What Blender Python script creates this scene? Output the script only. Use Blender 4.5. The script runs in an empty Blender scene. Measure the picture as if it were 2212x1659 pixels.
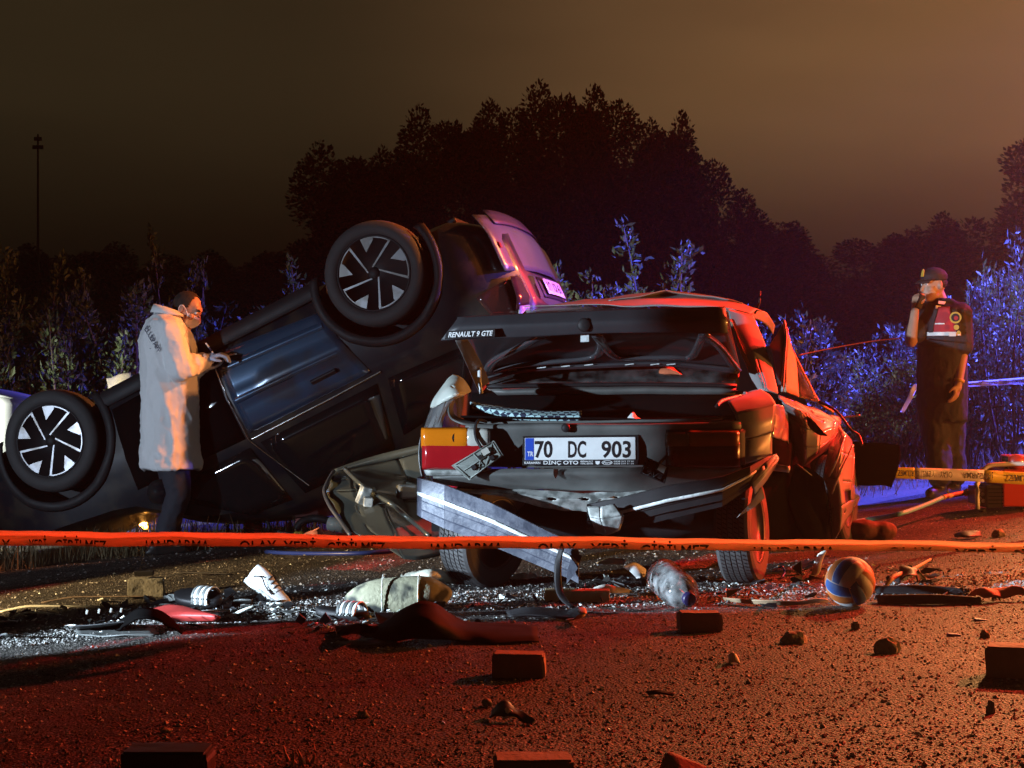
import bpy, bmesh, math, random
import numpy as np
from mathutils import Vector, Matrix, noise as mnoise
from math import radians, sin, cos, pi

random.seed(7)
scene = bpy.context.scene
col = scene.collection

# ------------------------------------------------------------------ camera
FOC, U0, V0, H = 4000.0, 1106.0, 805.0, 1.06
cam_data = bpy.data.cameras.new('camera')
cam = bpy.data.objects.new('camera', cam_data)
col.objects.link(cam)
cam.location = (0, 0, H)
cam.rotation_euler = (radians(90), 0, 0)
cam_data.sensor_width = 36
cam_data.lens = 36 * FOC / 2212
cam_data.shift_y = (V0 - 829.5) / 2212
cam_data.clip_end = 1000
scene.camera = cam

# ------------------------------------------------------------------ night sky
world = bpy.data.worlds.new('World')
scene.world = world
world.use_nodes = True
wn, wl = world.node_tree.nodes, world.node_tree.links
wn.clear()
w_out = wn.new('ShaderNodeOutputWorld')
w_bg = wn.new('ShaderNodeBackground')
w_geo = wn.new('ShaderNodeTexCoord')
w_sep = wn.new('ShaderNodeSeparateXYZ')
wl.new(w_geo.outputs['Generated'], w_sep.inputs[0])
# a brown night overcast: town glow beyond the road on the right, fading towards the zenith, the left and behind
w_dot = wn.new('ShaderNodeVectorMath'); w_dot.operation = 'DOT_PRODUCT'
w_dot.inputs[1].default_value = tuple(Vector((0.52, 0.80, 0.22)).normalized())
wl.new(w_geo.outputs['Generated'], w_dot.inputs[0])
w_az = wn.new('ShaderNodeMapRange'); w_az.interpolation_type = 'SMOOTHERSTEP'
w_az.inputs['From Min'].default_value = 0.76; w_az.inputs['From Max'].default_value = 1.0
wl.new(w_dot.outputs['Value'], w_az.inputs['Value'])
w_mix = wn.new('ShaderNodeMix'); w_mix.data_type = 'RGBA'
w_mix.inputs['A'].default_value = (0.025, 0.0180, 0.0082, 1)
w_mix.inputs['B'].default_value = (0.22, 0.115, 0.048, 1)
wl.new(w_az.outputs[0], w_mix.inputs['Factor'])
w_el = wn.new('ShaderNodeMapRange'); w_el.interpolation_type = 'SMOOTHSTEP'
w_el.inputs['From Min'].default_value = 0.04; w_el.inputs['From Max'].default_value = 0.17
w_el.inputs['To Min'].default_value = 0.10; w_el.inputs['To Max'].default_value = 1.0
wl.new(w_sep.outputs['Z'], w_el.inputs['Value'])
w_ze = wn.new('ShaderNodeMapRange'); w_ze.interpolation_type = 'SMOOTHSTEP'
w_ze.inputs['From Min'].default_value = 0.22; w_ze.inputs['From Max'].default_value = 0.75
w_ze.inputs['To Min'].default_value = 1.0; w_ze.inputs['To Max'].default_value = 0.25
wl.new(w_sep.outputs['Z'], w_ze.inputs['Value'])
w_cl = wn.new('ShaderNodeTexNoise'); w_cl.inputs['Scale'].default_value = 3.0; w_cl.inputs['Detail'].default_value = 3
w_mp = wn.new('ShaderNodeMapping'); w_mp.inputs['Scale'].default_value = (1, 1, 4)
wl.new(w_geo.outputs['Generated'], w_mp.inputs[0]); wl.new(w_mp.outputs[0], w_cl.inputs['Vector'])
w_cr = wn.new('ShaderNodeMapRange'); w_cr.inputs['From Min'].default_value = 0.3; w_cr.inputs['From Max'].default_value = 0.7
w_cr.inputs['To Min'].default_value = 0.82; w_cr.inputs['To Max'].default_value = 1.18
wl.new(w_cl.outputs['Fac'], w_cr.inputs['Value'])
m1 = wn.new('ShaderNodeMath'); m1.operation = 'MULTIPLY'; wl.new(w_el.outputs[0], m1.inputs[0]); wl.new(w_ze.outputs[0], m1.inputs[1])
m2 = wn.new('ShaderNodeMath'); m2.operation = 'MULTIPLY'; wl.new(m1.outputs[0], m2.inputs[0]); wl.new(w_cr.outputs[0], m2.inputs[1])
w_mul = wn.new('ShaderNodeMix'); w_mul.data_type = 'RGBA'; w_mul.blend_type = 'MULTIPLY'
w_mul.inputs['Factor'].default_value = 1
wl.new(w_mix.outputs['Result'], w_mul.inputs['A'])
wl.new(m2.outputs[0], w_mul.inputs['B'])
wl.new(w_mul.outputs['Result'], w_bg.inputs['Color'])
w_bg.inputs['Strength'].default_value = 1.0
wl.new(w_bg.outputs[0], w_out.inputs[0])

# ------------------------------------------------------------------ lamps of the emergency vehicles and street, and added fills
def aim(o, target):
    d = Vector(target) - o.location
    o.rotation_euler = d.to_track_quat('-Z', 'Y').to_euler()

def spot(name, loc, target, color, power, size, blend=0.3, radius=0.08):
    l = bpy.data.lights.new(name, 'SPOT')
    l.color = color; l.energy = power; l.spot_size = radians(size); l.spot_blend = blend
    l.shadow_soft_size = radius
    o = bpy.data.objects.new(name, l); col.objects.link(o)
    o.location = loc; aim(o, target)
    return o

# white headlamps of vehicles parked out of frame on the left, plus two added fills
def headlamp(name, loc, az, el, power, size, blend, color=(0.66, 0.82, 1.0)):
    a, e = radians(az), radians(el)
    return spot(name, loc, (loc[0] + cos(a) * cos(e), loc[1] + sin(a) * cos(e), loc[2] + sin(e)), color, power, size, blend, 0.07)
headlamp('headlamp_light', (-9.0, 1.5, 1.3), 43.6, -1.4, 11500, 12.8, 0.08)
headlamp('dipped_headlamp_light', (-14.0, 4.4, 1.4), 16.5, -5.4, 46000, 4.6, 0.15)
HLB = radians(56)
spot('coat_door_fill_light', (-6.5, 6.3, 0.75), (-6.5 + cos(HLB), 6.3 + sin(HLB), 0.86), (0.66, 0.80, 1.0), 1050, 34, 0.5, 0.07)  # added cool fill for the white coat and the blue door
spot('white_vehicle_fill_light', (-8.5, 11.3, 1.3), (-3.9, 14.3, 0.6), (0.92, 0.95, 0.88), 5500, 28, 0.4, 0.07)  # added white fill for the pale vehicle at the left edge
# warm lamp low on the left that rakes the far half of the road
spot('side_lamp_light', (-5.6, 8.4, 0.8), (-1.2, 10.4, -0.1), (1.0, 0.66, 0.30), 2600, 26, 0.5, 0.05)
# orange street light and red beacon to the right, with added fills
spot('street_light', (6.9, 20.0, 5.6), (4.6, 7.6, 0.2), (1.0, 0.43, 0.14), 15000, 34, 1.0, 0.2)
spot('orange_coat_fill_light', (9.0, 10.8, 7.6), (-2.25, 12.3, 0.95), (1.0, 0.28, 0.07), 14000, 8, 0.5, 0.15)  # added orange fill confined to the coated person
spot('orange_side_fill_light', (9.5, 9.6, 1.3), (2.2, 11.2, 0.9), (1.0, 0.32, 0.06), 2700, 76, 0.4, 0.15)  # added low orange fill for the sedan side and the officer
spot('red_beacon_light', (9.8, 16.0, 6.0), (1.6, 9.0, 0.8), (1.0, 0.05, 0.02), 17500, 54, 0.9, 0.12)
spot('red_sedan_fill_light', (10.5, 14.6, 5.6), (1.75, 10.4, 1.3), (1.0, 0.016, 0.012), 44000, 11, 0.6, 0.12)  # added narrow red fill on the sedan's roof and flank
# blue beacons
spot('blue_beacon_light', (8.6, 16.4, 6.0), (3.0, 17.0, 1.0), (0.07, 0.09, 1.0), 38000, 48, 0.5, 0.12)
spot('blue_roof_beacon_light', (7.0, 11.5, 2.8), (0.2, 12.35, 1.6), (0.14, 0.12, 1.0), 10000, 13, 0.5, 0.1)

scene.view_settings.view_transform = 'Standard'
scene.view_settings.look = 'None'
scene.view_settings.exposure = 0
scene.view_settings.gamma = 1
scene.render.engine = 'CYCLES'
scene.cycles.use_denoising = True
scene.cycles.max_bounces = 6
scene.cycles.sample_clamp_indirect = 4
scene.cycles.caustics_reflective = False
scene.cycles.caustics_refractive = False

# ------------------------------------------------------------------ helpers
def gz(x):
    """height of the ground: level under the sedan, falling to the left, rising to the right"""
    def sp(t): return math.log1p(math.exp(min(8 * t, 60))) / 8
    lo = sp(-0.9 - x); hi = sp(x - 2.0)
    return max(-0.09 * lo, -0.32) + min(0.085 * hi, 0.34)

def Q(u, v, Y):
    """photo position (2212 px wide copy) at distance Y -> point of the place, metres"""
    return Vector(((u - U0) / FOC * Y, Y, H - (v - V0) / FOC * Y))

def G(u, v, dz=0.0):
    Y = H * FOC / (v - V0)
    for _ in range(12):
        x = (u - U0) / FOC * Y
        Y = (H - gz(x) - dz) * FOC / (v - V0)
    return Vector(((u - U0) / FOC * Y, Y, gz((u - U0) / FOC * Y) + dz))

MATS = {}
def clear_mat(name, tint, refl=0.12, rough=0.03):
    """thin clear plastic or glass: light passes, the surface mirrors"""
    m = bpy.data.materials.new(name); m.use_nodes = True; n, l = m.node_tree.nodes, m.node_tree.links
    n.remove(n['Principled BSDF'])
    t = n.new('ShaderNodeBsdfTransparent'); t.inputs['Color'].default_value = (*tint, 1)
    g = n.new('ShaderNodeBsdfGlossy'); g.inputs['Roughness'].default_value = rough
    d = n.new('ShaderNodeBsdfDiffuse'); d.inputs['Color'].default_value = (.75, .78, .78, 1)
    f = n.new('ShaderNodeLayerWeight'); f.inputs['Blend'].default_value = .35
    tc = n.new('ShaderNodeTexCoord'); nz = n.new('ShaderNodeTexNoise'); nz.inputs['Scale'].default_value = 14; nz.inputs['Detail'].default_value = 6
    l.new(tc.outputs['Object'], nz.inputs['Vector'])
    mr = n.new('ShaderNodeMapRange'); mr.inputs['From Min'].default_value = .35; mr.inputs['From Max'].default_value = .8; mr.inputs['To Min'].default_value = .01; mr.inputs['To Max'].default_value = refl
    l.new(nz.outputs['Fac'], mr.inputs['Value'])
    m1_ = n.new('ShaderNodeMixShader'); l.new(mr.outputs[0], m1_.inputs[0]); l.new(t.outputs[0], m1_.inputs[1]); l.new(d.outputs[0], m1_.inputs[2])
    m2_ = n.new('ShaderNodeMixShader'); l.new(f.outputs['Fresnel'], m2_.inputs[0]); l.new(m1_.outputs[0], m2_.inputs[1]); l.new(g.outputs[0], m2_.inputs[2])
    l.new(m2_.outputs[0], n['Material Output'].inputs[0])
    MATS[name] = m
    return m
def mat(name, color, rough=0.5, metal=0.0, var=0.15, vscale=8.0, bump=0.0, bscale=60.0, coat=0.0,
        emis=None, estr=0.0, trans=0.0, ior=1.45, transl=0.0, color2=None, detail=4, spec=0.5):
    if name in MATS: return MATS[name]
    m = bpy.data.materials.new(name); m.use_nodes = True
    n, l = m.node_tree.nodes, m.node_tree.links
    b = n['Principled BSDF']
    b.inputs['Roughness'].default_value = rough
    b.inputs['Metallic'].default_value = metal
    b.inputs['Coat Weight'].default_value = coat
    b.inputs['Transmission Weight'].default_value = trans
    b.inputs['IOR'].default_value = ior
    b.inputs['Specular IOR Level'].default_value = spec
    tc = n.new('ShaderNodeTexCoord')
    nz = n.new('ShaderNodeTexNoise'); nz.inputs['Scale'].default_value = vscale; nz.inputs['Detail'].default_value = detail
    l.new(tc.outputs['Object'], nz.inputs['Vector'])
    r = n.new('ShaderNodeMix'); r.data_type = 'RGBA'
    c = Vector(color)
    if color2 is None:
        r.inputs['A'].default_value = (*(c * (1 - var)), 1); r.inputs['B'].default_value = (*[min(1, x) for x in c * (1 + var)], 1)
        l.new(nz.outputs['Fac'], r.inputs['Factor'])
    else:
        r.inputs['A'].default_value = (*color, 1); r.inputs['B'].default_value = (*color2, 1)
        cr = n.new('ShaderNodeMapRange'); cr.inputs['From Min'].default_value = 0.45; cr.inputs['From Max'].default_value = 0.58
        l.new(nz.outputs['Fac'], cr.inputs['Value']); l.new(cr.outputs[0], r.inputs['Factor'])
    l.new(r.outputs['Result'], b.inputs['Base Color'])
    rr = n.new('ShaderNodeMapRange')
    rr.inputs['To Min'].default_value = max(0.02, rough * 0.75); rr.inputs['To Max'].default_value = min(1, rough * 1.25)
    l.new(nz.outputs['Fac'], rr.inputs['Value']); l.new(rr.outputs[0], b.inputs['Roughness'])
    if bump > 0:
        nb = n.new('ShaderNodeTexNoise'); nb.inputs['Scale'].default_value = bscale; nb.inputs['Detail'].default_value = 5
        l.new(tc.outputs['Object'], nb.inputs['Vector'])
        bp = n.new('ShaderNodeBump'); bp.inputs['Strength'].default_value = bump; bp.inputs['Distance'].default_value = 0.01
        l.new(nb.outputs['Fac'], bp.inputs['Height']); l.new(bp.outputs[0], b.inputs['Normal'])
    if emis:
        b.inputs['Emission Color'].default_value = (*emis, 1); b.inputs['Emission Strength'].default_value = estr
    if transl > 0:
        t = n.new('ShaderNodeBsdfTranslucent'); l.new(r.outputs['Result'], t.inputs['Color'])
        ms = n.new('ShaderNodeMixShader'); ms.inputs['Fac'].default_value = transl
        l.new(b.outputs[0], ms.inputs[1]); l.new(t.outputs[0], ms.inputs[2])
        l.new(ms.outputs[0], n['Material Output'].inputs[0])
    MATS[name] = m
    return m

def link(o, parent=None):
    col.objects.link(o)
    if parent is not None: o.parent = parent
    return o

def tag(o, label, cat, group=None, kind=None):
    if label: o['label'] = label
    if cat: o['category'] = cat
    if group: o['group'] = group
    if kind or cat: o['kind'] = kind or 'thing'
    return o

def thing(name, label, cat, loc=(0, 0, 0), group=None):
    o = bpy.data.objects.new(name, None); col.objects.link(o)
    o.location = loc; o.empty_display_size = 0.1
    return tag(o, label, cat, group)

def mk(name, verts, faces, m, parent=None, smooth=False, loc=None):
    """mesh from world-space points; under a parent the points are moved into the parent's space"""
    me = bpy.data.meshes.new(name)
    off = Vector((0, 0, 0))
    if parent is not None:
        q = parent
        while q is not None: off = off + q.location; q = q.parent
    me.from_pydata([tuple(Vector(v) - off) for v in verts], [], faces)
    if m: me.materials.append(m)
    me.update()
    if smooth:
        me.polygons.foreach_set('use_smooth', [True] * len(me.polygons))
    o = bpy.data.objects.new(name, me)
    return link(o, parent)

def recenter(o):
    """move a top-level mesh's origin to its base"""
    me = o.data
    n = len(me.vertices); a = np.empty(n * 3); me.vertices.foreach_get('co', a); a = a.reshape(-1, 3)
    c = np.array([(a[:, 0].min() + a[:, 0].max()) / 2, (a[:, 1].min() + a[:, 1].max()) / 2, a[:, 2].min()])
    me.vertices.foreach_set('co', (a - c).ravel()); me.update()
    o.location = Vector(c) + o.location
    return o

def bevel(o, w=0.004, seg=2):
    md = o.modifiers.new('bevel', 'BEVEL'); md.width = w; md.segments = seg; md.limit_method = 'ANGLE'; md.angle_limit = radians(35)
    return o

def solid(o, t=0.003, off=0.0):
    md = o.modifiers.new('thickness', 'SOLIDIFY'); md.thickness = t; md.offset = off
    return o

def cr(p0, p1, p2, p3, t):
    return 0.5 * ((2 * p1) + (p2 - p0) * t + (2 * p0 - 5 * p1 + 4 * p2 - p3) * t * t + (3 * p1 - p0 - 3 * p2 + p3) * t ** 3)

def spline(pts, sub, lin=False):
    pts = [Vector(p) for p in pts]
    out = []
    for i in range(len(pts) - 1):
        a = pts[max(i - 1, 0)]; b = pts[i]; c = pts[i + 1]; d = pts[min(i + 2, len(pts) - 1)]
        for k in range(sub):
            t = k / sub
            out.append(b.lerp(c, t) if lin else cr(a, b, c, d, t))
    out.append(pts[-1])
    return out

def sheet(name, rows, m, parent=None, sub=4, thick=0.003, crum=0.0, cs=5.0, lin=False, smooth=True, holes=None, seed=0, crisp=0):
    """panel through a grid of control points, interpolated, dented with noise, given thickness"""
    r2 = [spline(r, sub, lin) for r in rows]
    ncol = len(r2[0])
    cols = [spline([r2[i][j] for i in range(len(r2))], sub, lin) for j in range(ncol)]
    nrow = len(cols[0])
    V = []
    for i in range(nrow):
        for j in range(ncol):
            p = cols[j][i]
            if crum:
                q = p * cs + Vector((seed * 7.3, seed * 3.1, 0))
                p = p + Vector((mnoise.noise(q), mnoise.noise(q + Vector((31, 7, 3))), mnoise.noise(q + Vector((5, 57, 9))))) * crum
            V.append(p)
    Fc = []
    for i in range(nrow - 1):
        for j in range(ncol - 1):
            if holes and holes(j / (ncol - 1), i / (nrow - 1)): continue
            a = i * ncol + j
            Fc.append((a, a + 1, a + 1 + ncol, a + ncol))
    o = mk(name, V, Fc, m, parent, smooth)
    if crisp:
        es = o.modifiers.new('creases', 'EDGE_SPLIT'); es.split_angle = radians(crisp)
    if thick: solid(o, thick)
    return o

def facet(name, pts, m, parent=None, thick=0.006, bev=0.0):
    """flat n-gon with thickness"""
    o = mk(name, pts, [tuple(range(len(pts)))], m, parent)
    solid(o, thick)
    if bev: bevel(o, bev)
    return o

def tube(name, pts, r, m, parent=None, sub=5, seg=8, lin=False, flat=1.0):
    P = spline(pts, sub, lin) if sub > 1 else [Vector(p) for p in pts]
    n = len(P)
    rs = r if isinstance(r, (list, tuple)) else [r] * len(pts)
    V = []; Fc = []
    up = Vector((0, 0, 1))
    for i, p in enumerate(P):
        t = (P[min(i + 1, n - 1)] - P[max(i - 1, 0)]).normalized()
        a = t.cross(up)
        if a.length < 0.05: a = t.cross(Vector((1, 0, 0)))
        a.normalize(); b = a.cross(t).normalized()
        f = i / (n - 1) * (len(rs) - 1); k = min(int(f), len(rs) - 2); rr = rs[k] * (1 - (f - k)) + rs[k + 1] * (f - k)
        for s in range(seg):
            an = 2 * pi * s / seg
            V.append(p + a * (cos(an) * rr) + b * (sin(an) * rr * flat))
    for i in range(n - 1):
        for s in range(seg):
            s2 = (s + 1) % seg
            Fc.append((i * seg + s, i * seg + s2, (i + 1) * seg + s2, (i + 1) * seg + s))
    Fc.append(tuple(range(seg - 1, -1, -1))); Fc.append(tuple((n - 1) * seg + s for s in range(seg)))
    return mk(name, V, Fc, m, parent, True)

def boxpts(c, s, R=None):
    c = Vector(c); out = []
    for dx, dy, dz in ((-1, -1, -1), (1, -1, -1), (1, 1, -1), (-1, 1, -1), (-1, -1, 1), (1, -1, 1), (1, 1, 1), (-1, 1, 1)):
        v = Vector((dx * s[0] / 2, dy * s[1] / 2, dz * s[2] / 2))
        out.append(c + (R @ v if R else v))
    return out
BOXF = [(0, 3, 2, 1), (4, 5, 6, 7), (0, 1, 5, 4), (1, 2, 6, 5), (2, 3, 7, 6), (3, 0, 4, 7)]

def box(name, c, s, m, parent=None, rot=(0, 0, 0), bev=0.004):
    R = Matrix.Rotation(rot[2], 3, 'Z') @ Matrix.Rotation(rot[1], 3, 'Y') @ Matrix.Rotation(rot[0], 3, 'X')
    o = mk(name, boxpts(c, s, R), BOXF, m, parent)
    if bev: bevel(o, bev)
    return o

def loft(name, secs, m, parent=None, smooth=True, caps=True, closed=True):
    n = len(secs[0]); V = [p for s in secs for p in s]; Fc = []
    for i in range(len(secs) - 1):
        for k in range(n if closed else n - 1):
            k2 = (k + 1) % n
            Fc.append((i * n + k, i * n + k2, (i + 1) * n + k2, (i + 1) * n + k))
    if caps and closed:
        Fc.append(tuple(range(n - 1, -1, -1))); Fc.append(tuple((len(secs) - 1) * n + k for k in range(n)))
    return mk(name, V, Fc, m, parent, smooth)

def lathe(name, prof, m, parent=None, origin=(0, 0, 0), axis=(0, 0, 1), seg=24, smooth=True, ref=None, caps=True):
    """prof: list of (radius, distance along the axis)"""
    ax = Vector(axis).normalized()
    a = Vector(ref) if ref else (ax.cross(Vector((0, 0, 1))) if abs(ax.z) < 0.9 else ax.cross(Vector((1, 0, 0))))
    a = (a - ax * a.dot(ax)).normalized(); b = ax.cross(a)
    O = Vector(origin); secs = []
    for r, h in prof:
        secs.append([O + ax * h + (a * cos(2 * pi * k / seg) + b * sin(2 * pi * k / seg)) * r for k in range(seg)])
    return loft(name, secs, m, parent, smooth, caps)

FONT_CACHE = {}
def text_geo(body, bold=0.0, shear=0.0):
    """glyph outlines of a word, width and height normalised to 1 x 1 (cap box)"""
    key = (body, bold, shear)
    if key in FONT_CACHE: return FONT_CACHE[key]
    cu = bpy.data.curves.new('t', 'FONT'); cu.body = body; cu.size = 1.0; cu.offset = bold; cu.shear = shear
    cu.resolution_u = 3
    ob = bpy.data.objects.new('t', cu); col.objects.link(ob)
    dg = bpy.context.evaluated_depsgraph_get()
    me = bpy.data.meshes.new_from_object(ob.evaluated_get(dg))
    vs = [v.co.copy() for v in me.vertices]; fs = [tuple(p.vertices) for p in me.polygons]
    bpy.data.objects.remove(ob); bpy.data.curves.remove(cu); bpy.data.meshes.remove(me)
    x0 = min(v.x for v in vs); x1 = max(v.x for v in vs)
    cap = 0.73
    out = ([Vector(((v.x - x0) / (x1 - x0), v.y / cap, 0)) for v in vs], fs)
    FONT_CACHE[key] = out
    return out

def text_on(name, body, o, ex, ey, m, parent=None, bold=0.0, shear=0.0, clip=None, warp=None):
    """word laid on the plane at o, ex = full width vector, ey = cap height vector"""
    vs, fs = text_geo(body, bold, shear)
    if clip is not None:
        bm = bmesh.new()
        bv = [bm.verts.new(v) for v in vs]
        for f in fs:
            try: bm.faces.new([bv[i] for i in f])
            except ValueError: pass
        bmesh.ops.bisect_plane(bm, geom=bm.verts[:] + bm.edges[:] + bm.faces[:], plane_co=(0, clip, 0), plane_no=(0, 1, 0), clear_inner=True)
        bm.verts.ensure_lookup_table(); bm.verts.index_update()
        vs = [v.co.copy() for v in bm.verts]; fs = [tuple(v.index for v in f.verts) for f in bm.faces]
        bm.free()
    if warp: P = [warp(v.x, v.y) for v in vs]
    else: P = [Vector(o) + Vector(ex) * v.x + Vector(ey) * v.y for v in vs]
    return mk(name, P, fs, m, parent)

def remeshed(name, parts, voxel, m, parent=None, smooth_it=6, disp=None):
    """overlapping closed volumes fused into one continuous skin"""
    V = []; Fc = []
    for vs, fs in parts:
        b = len(V); V += vs; Fc += [tuple(i + b for i in f) for f in fs]
    o = mk(name, V, Fc, m, parent)
    md = o.modifiers.new('r', 'REMESH'); md.mode = 'VOXEL'; md.voxel_size = voxel; md.use_smooth_shade = True
    if smooth_it:
        ms = o.modifiers.new('s', 'SMOOTH'); ms.factor = 0.5; ms.iterations = smooth_it
    dg = bpy.context.evaluated_depsgraph_get()
    me = bpy.data.meshes.new_from_object(o.evaluated_get(dg))
    o.modifiers.clear(); old = o.data; o.data = me; bpy.data.meshes.remove(old)
    me.name = name
    if m and len(me.materials) == 0: me.materials.append(m)
    if disp:
        nrm = [v.normal.copy() for v in me.vertices]
        for v, n_ in zip(me.vertices, nrm):
            v.co += n_ * disp(v.co)
        me.update()
    me.polygons.foreach_set('use_smooth', [True] * len(me.polygons))
    return o

def capsule(a, b, ra, rb, seg=12, flat=None):
    a = Vector(a); b = Vector(b); t = (b - a); L = t.length; t = t / L if L > 1e-6 else Vector((0, 0, 1))
    x = t.cross(Vector((0, 0, 1)))
    if x.length < 0.05: x = t.cross(Vector((1, 0, 0)))
    x.normalize(); y = x.cross(t)
    prof = [(-0.999, ra, 0.05)]
    rings = []
    for k in range(5):
        an = pi / 2 * k / 4
        rings.append((a - t * (ra * cos(an)), max(ra * sin(an), ra * 0.03)))
    for k in range(5):
        an = pi / 2 * k / 4
        rings.append((b + t * (rb * sin(an)), max(rb * cos(an), rb * 0.03)))
    V = []; Fc = []
    for p, r in rings:
        for s in range(seg):
            an = 2 * pi * s / seg
            V.append(p + x * (cos(an) * r) + y * (sin(an) * r))
    n = len(rings)
    for i in range(n - 1):
        for s in range(seg):
            s2 = (s + 1) % seg
            Fc.append((i * seg + s, i * seg + s2, (i + 1) * seg + s2, (i + 1) * seg + s))
    Fc.append(tuple(range(seg - 1, -1, -1))); Fc.append(tuple((n - 1) * seg + s for s in range(seg)))
    return V, Fc

def ellip(c, r, R=None, seg=14, rings=9):
    c = Vector(c); V = []; Fc = []
    for i in range(rings + 1):
        th = max(0.02, min(pi - 0.02, pi * i / rings))
        for s in range(seg):
            ph = 2 * pi * s / seg
            v = Vector((r[0] * sin(th) * cos(ph), r[1] * sin(th) * sin(ph), r[2] * cos(th)))
            V.append(c + (R @ v if R else v))
    for i in range(rings):
        for s in range(seg):
            s2 = (s + 1) % seg
            Fc.append((i * seg + s2, i * seg + s, (i + 1) * seg + s, (i + 1) * seg + s2))
    Fc.append(tuple(range(seg))); Fc.append(tuple(rings * seg + s for s in range(seg - 1, -1, -1)))
    return V, Fc

def rings_part(rings, seg=20):
    """rings: (center, ax, ay) with ax, ay half-axis vectors; closed volume"""
    V = []; Fc = []; n = len(rings)
    for c, ax, ay in rings:
        for s in range(seg):
            an = 2 * pi * s / seg
            V.append(Vector(c) + Vector(ax) * cos(an) + Vector(ay) * sin(an))
    for i in range(n - 1):
        for s in range(seg):
            s2 = (s + 1) % seg
            Fc.append((i * seg + s, i * seg + s2, (i + 1) * seg + s2, (i + 1) * seg + s))
    Fc.append(tuple(range(seg - 1, -1, -1))); Fc.append(tuple((n - 1) * seg + s for s in range(seg)))
    return V, Fc

# ================================================================== ground
def asphalt_material():
    m = bpy.data.materials.new('asphalt'); m.use_nodes = True
    n, l = m.node_tree.nodes, m.node_tree.links
    b = n['Principled BSDF']
    tc = n.new('ShaderNodeTexCoord')
    v1 = n.new('ShaderNodeTexVoronoi'); v1.inputs['Scale'].default_value = 95; v1.feature = 'F1'
    l.new(tc.outputs['Object'], v1.inputs['Vector'])
    n1 = n.new('ShaderNodeTexNoise'); n1.inputs['Scale'].default_value = 1.3; n1.inputs['Detail'].default_value = 8
    l.new(tc.outputs['Object'], n1.inputs['Vector'])
    n2 = n.new('ShaderNodeTexNoise'); n2.inputs['Scale'].default_value = 140; n2.inputs['Detail'].default_value = 4
    l.new(tc.outputs['Object'], n2.inputs['Vector'])
    n3 = n.new('ShaderNodeTexNoise'); n3.inputs['Scale'].default_value = 9; n3.inputs['Detail'].default_value = 6
    l.new(tc.outputs['Object'], n3.inputs['Vector'])
    # every stone of the surface dressing has its own tone
    bw = n.new('ShaderNodeRGBToBW'); l.new(v1.outputs['Color'], bw.inputs[0])
    ramp = n.new('ShaderNodeValToRGB')
    ramp.color_ramp.elements[0].color = (0.012, 0.011, 0.010, 1); ramp.color_ramp.elements[0].position = 0.3
    ramp.color_ramp.elements[1].color = (0.085, 0.077, 0.066, 1); ramp.color_ramp.elements[1].position = 0.66
    e3 = ramp.color_ramp.elements.new(0.78); e3.color = (0.30, 0.28, 0.25, 1)  # palest stones painted in as glints
    l.new(bw.outputs[0], ramp.inputs[0])
    dirt = n.new('ShaderNodeMix'); dirt.data_type = 'RGBA'
    dirt.inputs['B'].default_value = (0.062, 0.052, 0.041, 1)
    mr = n.new('ShaderNodeMapRange'); mr.inputs['From Min'].default_value = 0.42; mr.inputs['From Max'].default_value = 0.68; mr.inputs['To Max'].default_value = 0.8
    l.new(n1.outputs['Fac'], mr.inputs['Value']); l.new(mr.outputs[0], dirt.inputs['Factor'])
    l.new(ramp.outputs[0], dirt.inputs['A'])
    dk = n.new('ShaderNodeMix'); dk.data_type = 'RGBA'; dk.blend_type = 'MULTIPLY'; dk.inputs['Factor'].default_value = 1
    mr2 = n.new('ShaderNodeMapRange'); mr2.inputs['From Min'].default_value = 0.3; mr2.inputs['From Max'].default_value = 0.7; mr2.inputs['To Min'].default_value = 0.4; mr2.inputs['To Max'].default_value = 1.15
    l.new(n3.outputs['Fac'], mr2.inputs['Value'])
    l.new(dirt.outputs['Result'], dk.inputs['A']); l.new(mr2.outputs[0], dk.inputs['B'])
    cv = n.new('ShaderNodeTexVoronoi'); cv.feature = 'DISTANCE_TO_EDGE'; cv.inputs['Scale'].default_value = 0.55
    wz = n.new('ShaderNodeVectorMath'); wz.operation = 'MULTIPLY_ADD'; wz.inputs[1].default_value = (.35, .35, .35)
    l.new(n3.outputs['Color'], wz.inputs[0]); l.new(tc.outputs['Object'], wz.inputs[2]); l.new(wz.outputs[0], cv.inputs['Vector'])
    ck = n.new('ShaderNodeMapRange'); ck.inputs['From Min'].default_value = 0.002; ck.inputs['From Max'].default_value = 0.012; ck.inputs['To Min'].default_value = 0.25
    l.new(cv.outputs['Distance'], ck.inputs['Value'])
    st = n.new('ShaderNodeTexNoise'); st.inputs['Scale'].default_value = 0.55; st.inputs['Detail'].default_value = 5; st.inputs['Distortion'].default_value = .6
    mps = n.new('ShaderNodeMapping'); mps.inputs['Scale'].default_value = (.55, 1.6, 1); l.new(tc.outputs['Object'], mps.inputs[0]); l.new(mps.outputs[0], st.inputs['Vector'])
    stm = n.new('ShaderNodeMapRange'); stm.inputs['From Min'].default_value = .42; stm.inputs['From Max'].default_value = .58; stm.inputs['To Min'].default_value = .38
    l.new(st.outputs['Fac'], stm.inputs['Value'])
    cks = n.new('ShaderNodeMath'); cks.operation = 'MULTIPLY'; l.new(ck.outputs[0], cks.inputs[0]); l.new(stm.outputs[0], cks.inputs[1])
    ckm = n.new('ShaderNodeMix'); ckm.data_type = 'RGBA'; ckm.blend_type = 'MULTIPLY'; ckm.inputs['Factor'].default_value = 1
    l.new(dk.outputs['Result'], ckm.inputs['A']); l.new(cks.outputs[0], ckm.inputs['B'])
    l.new(ckm.outputs['Result'], b.inputs['Base Color'])
    b.inputs['Roughness'].default_value = 0.72
    b.inputs['Specular IOR Level'].default_value = 0.35
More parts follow.
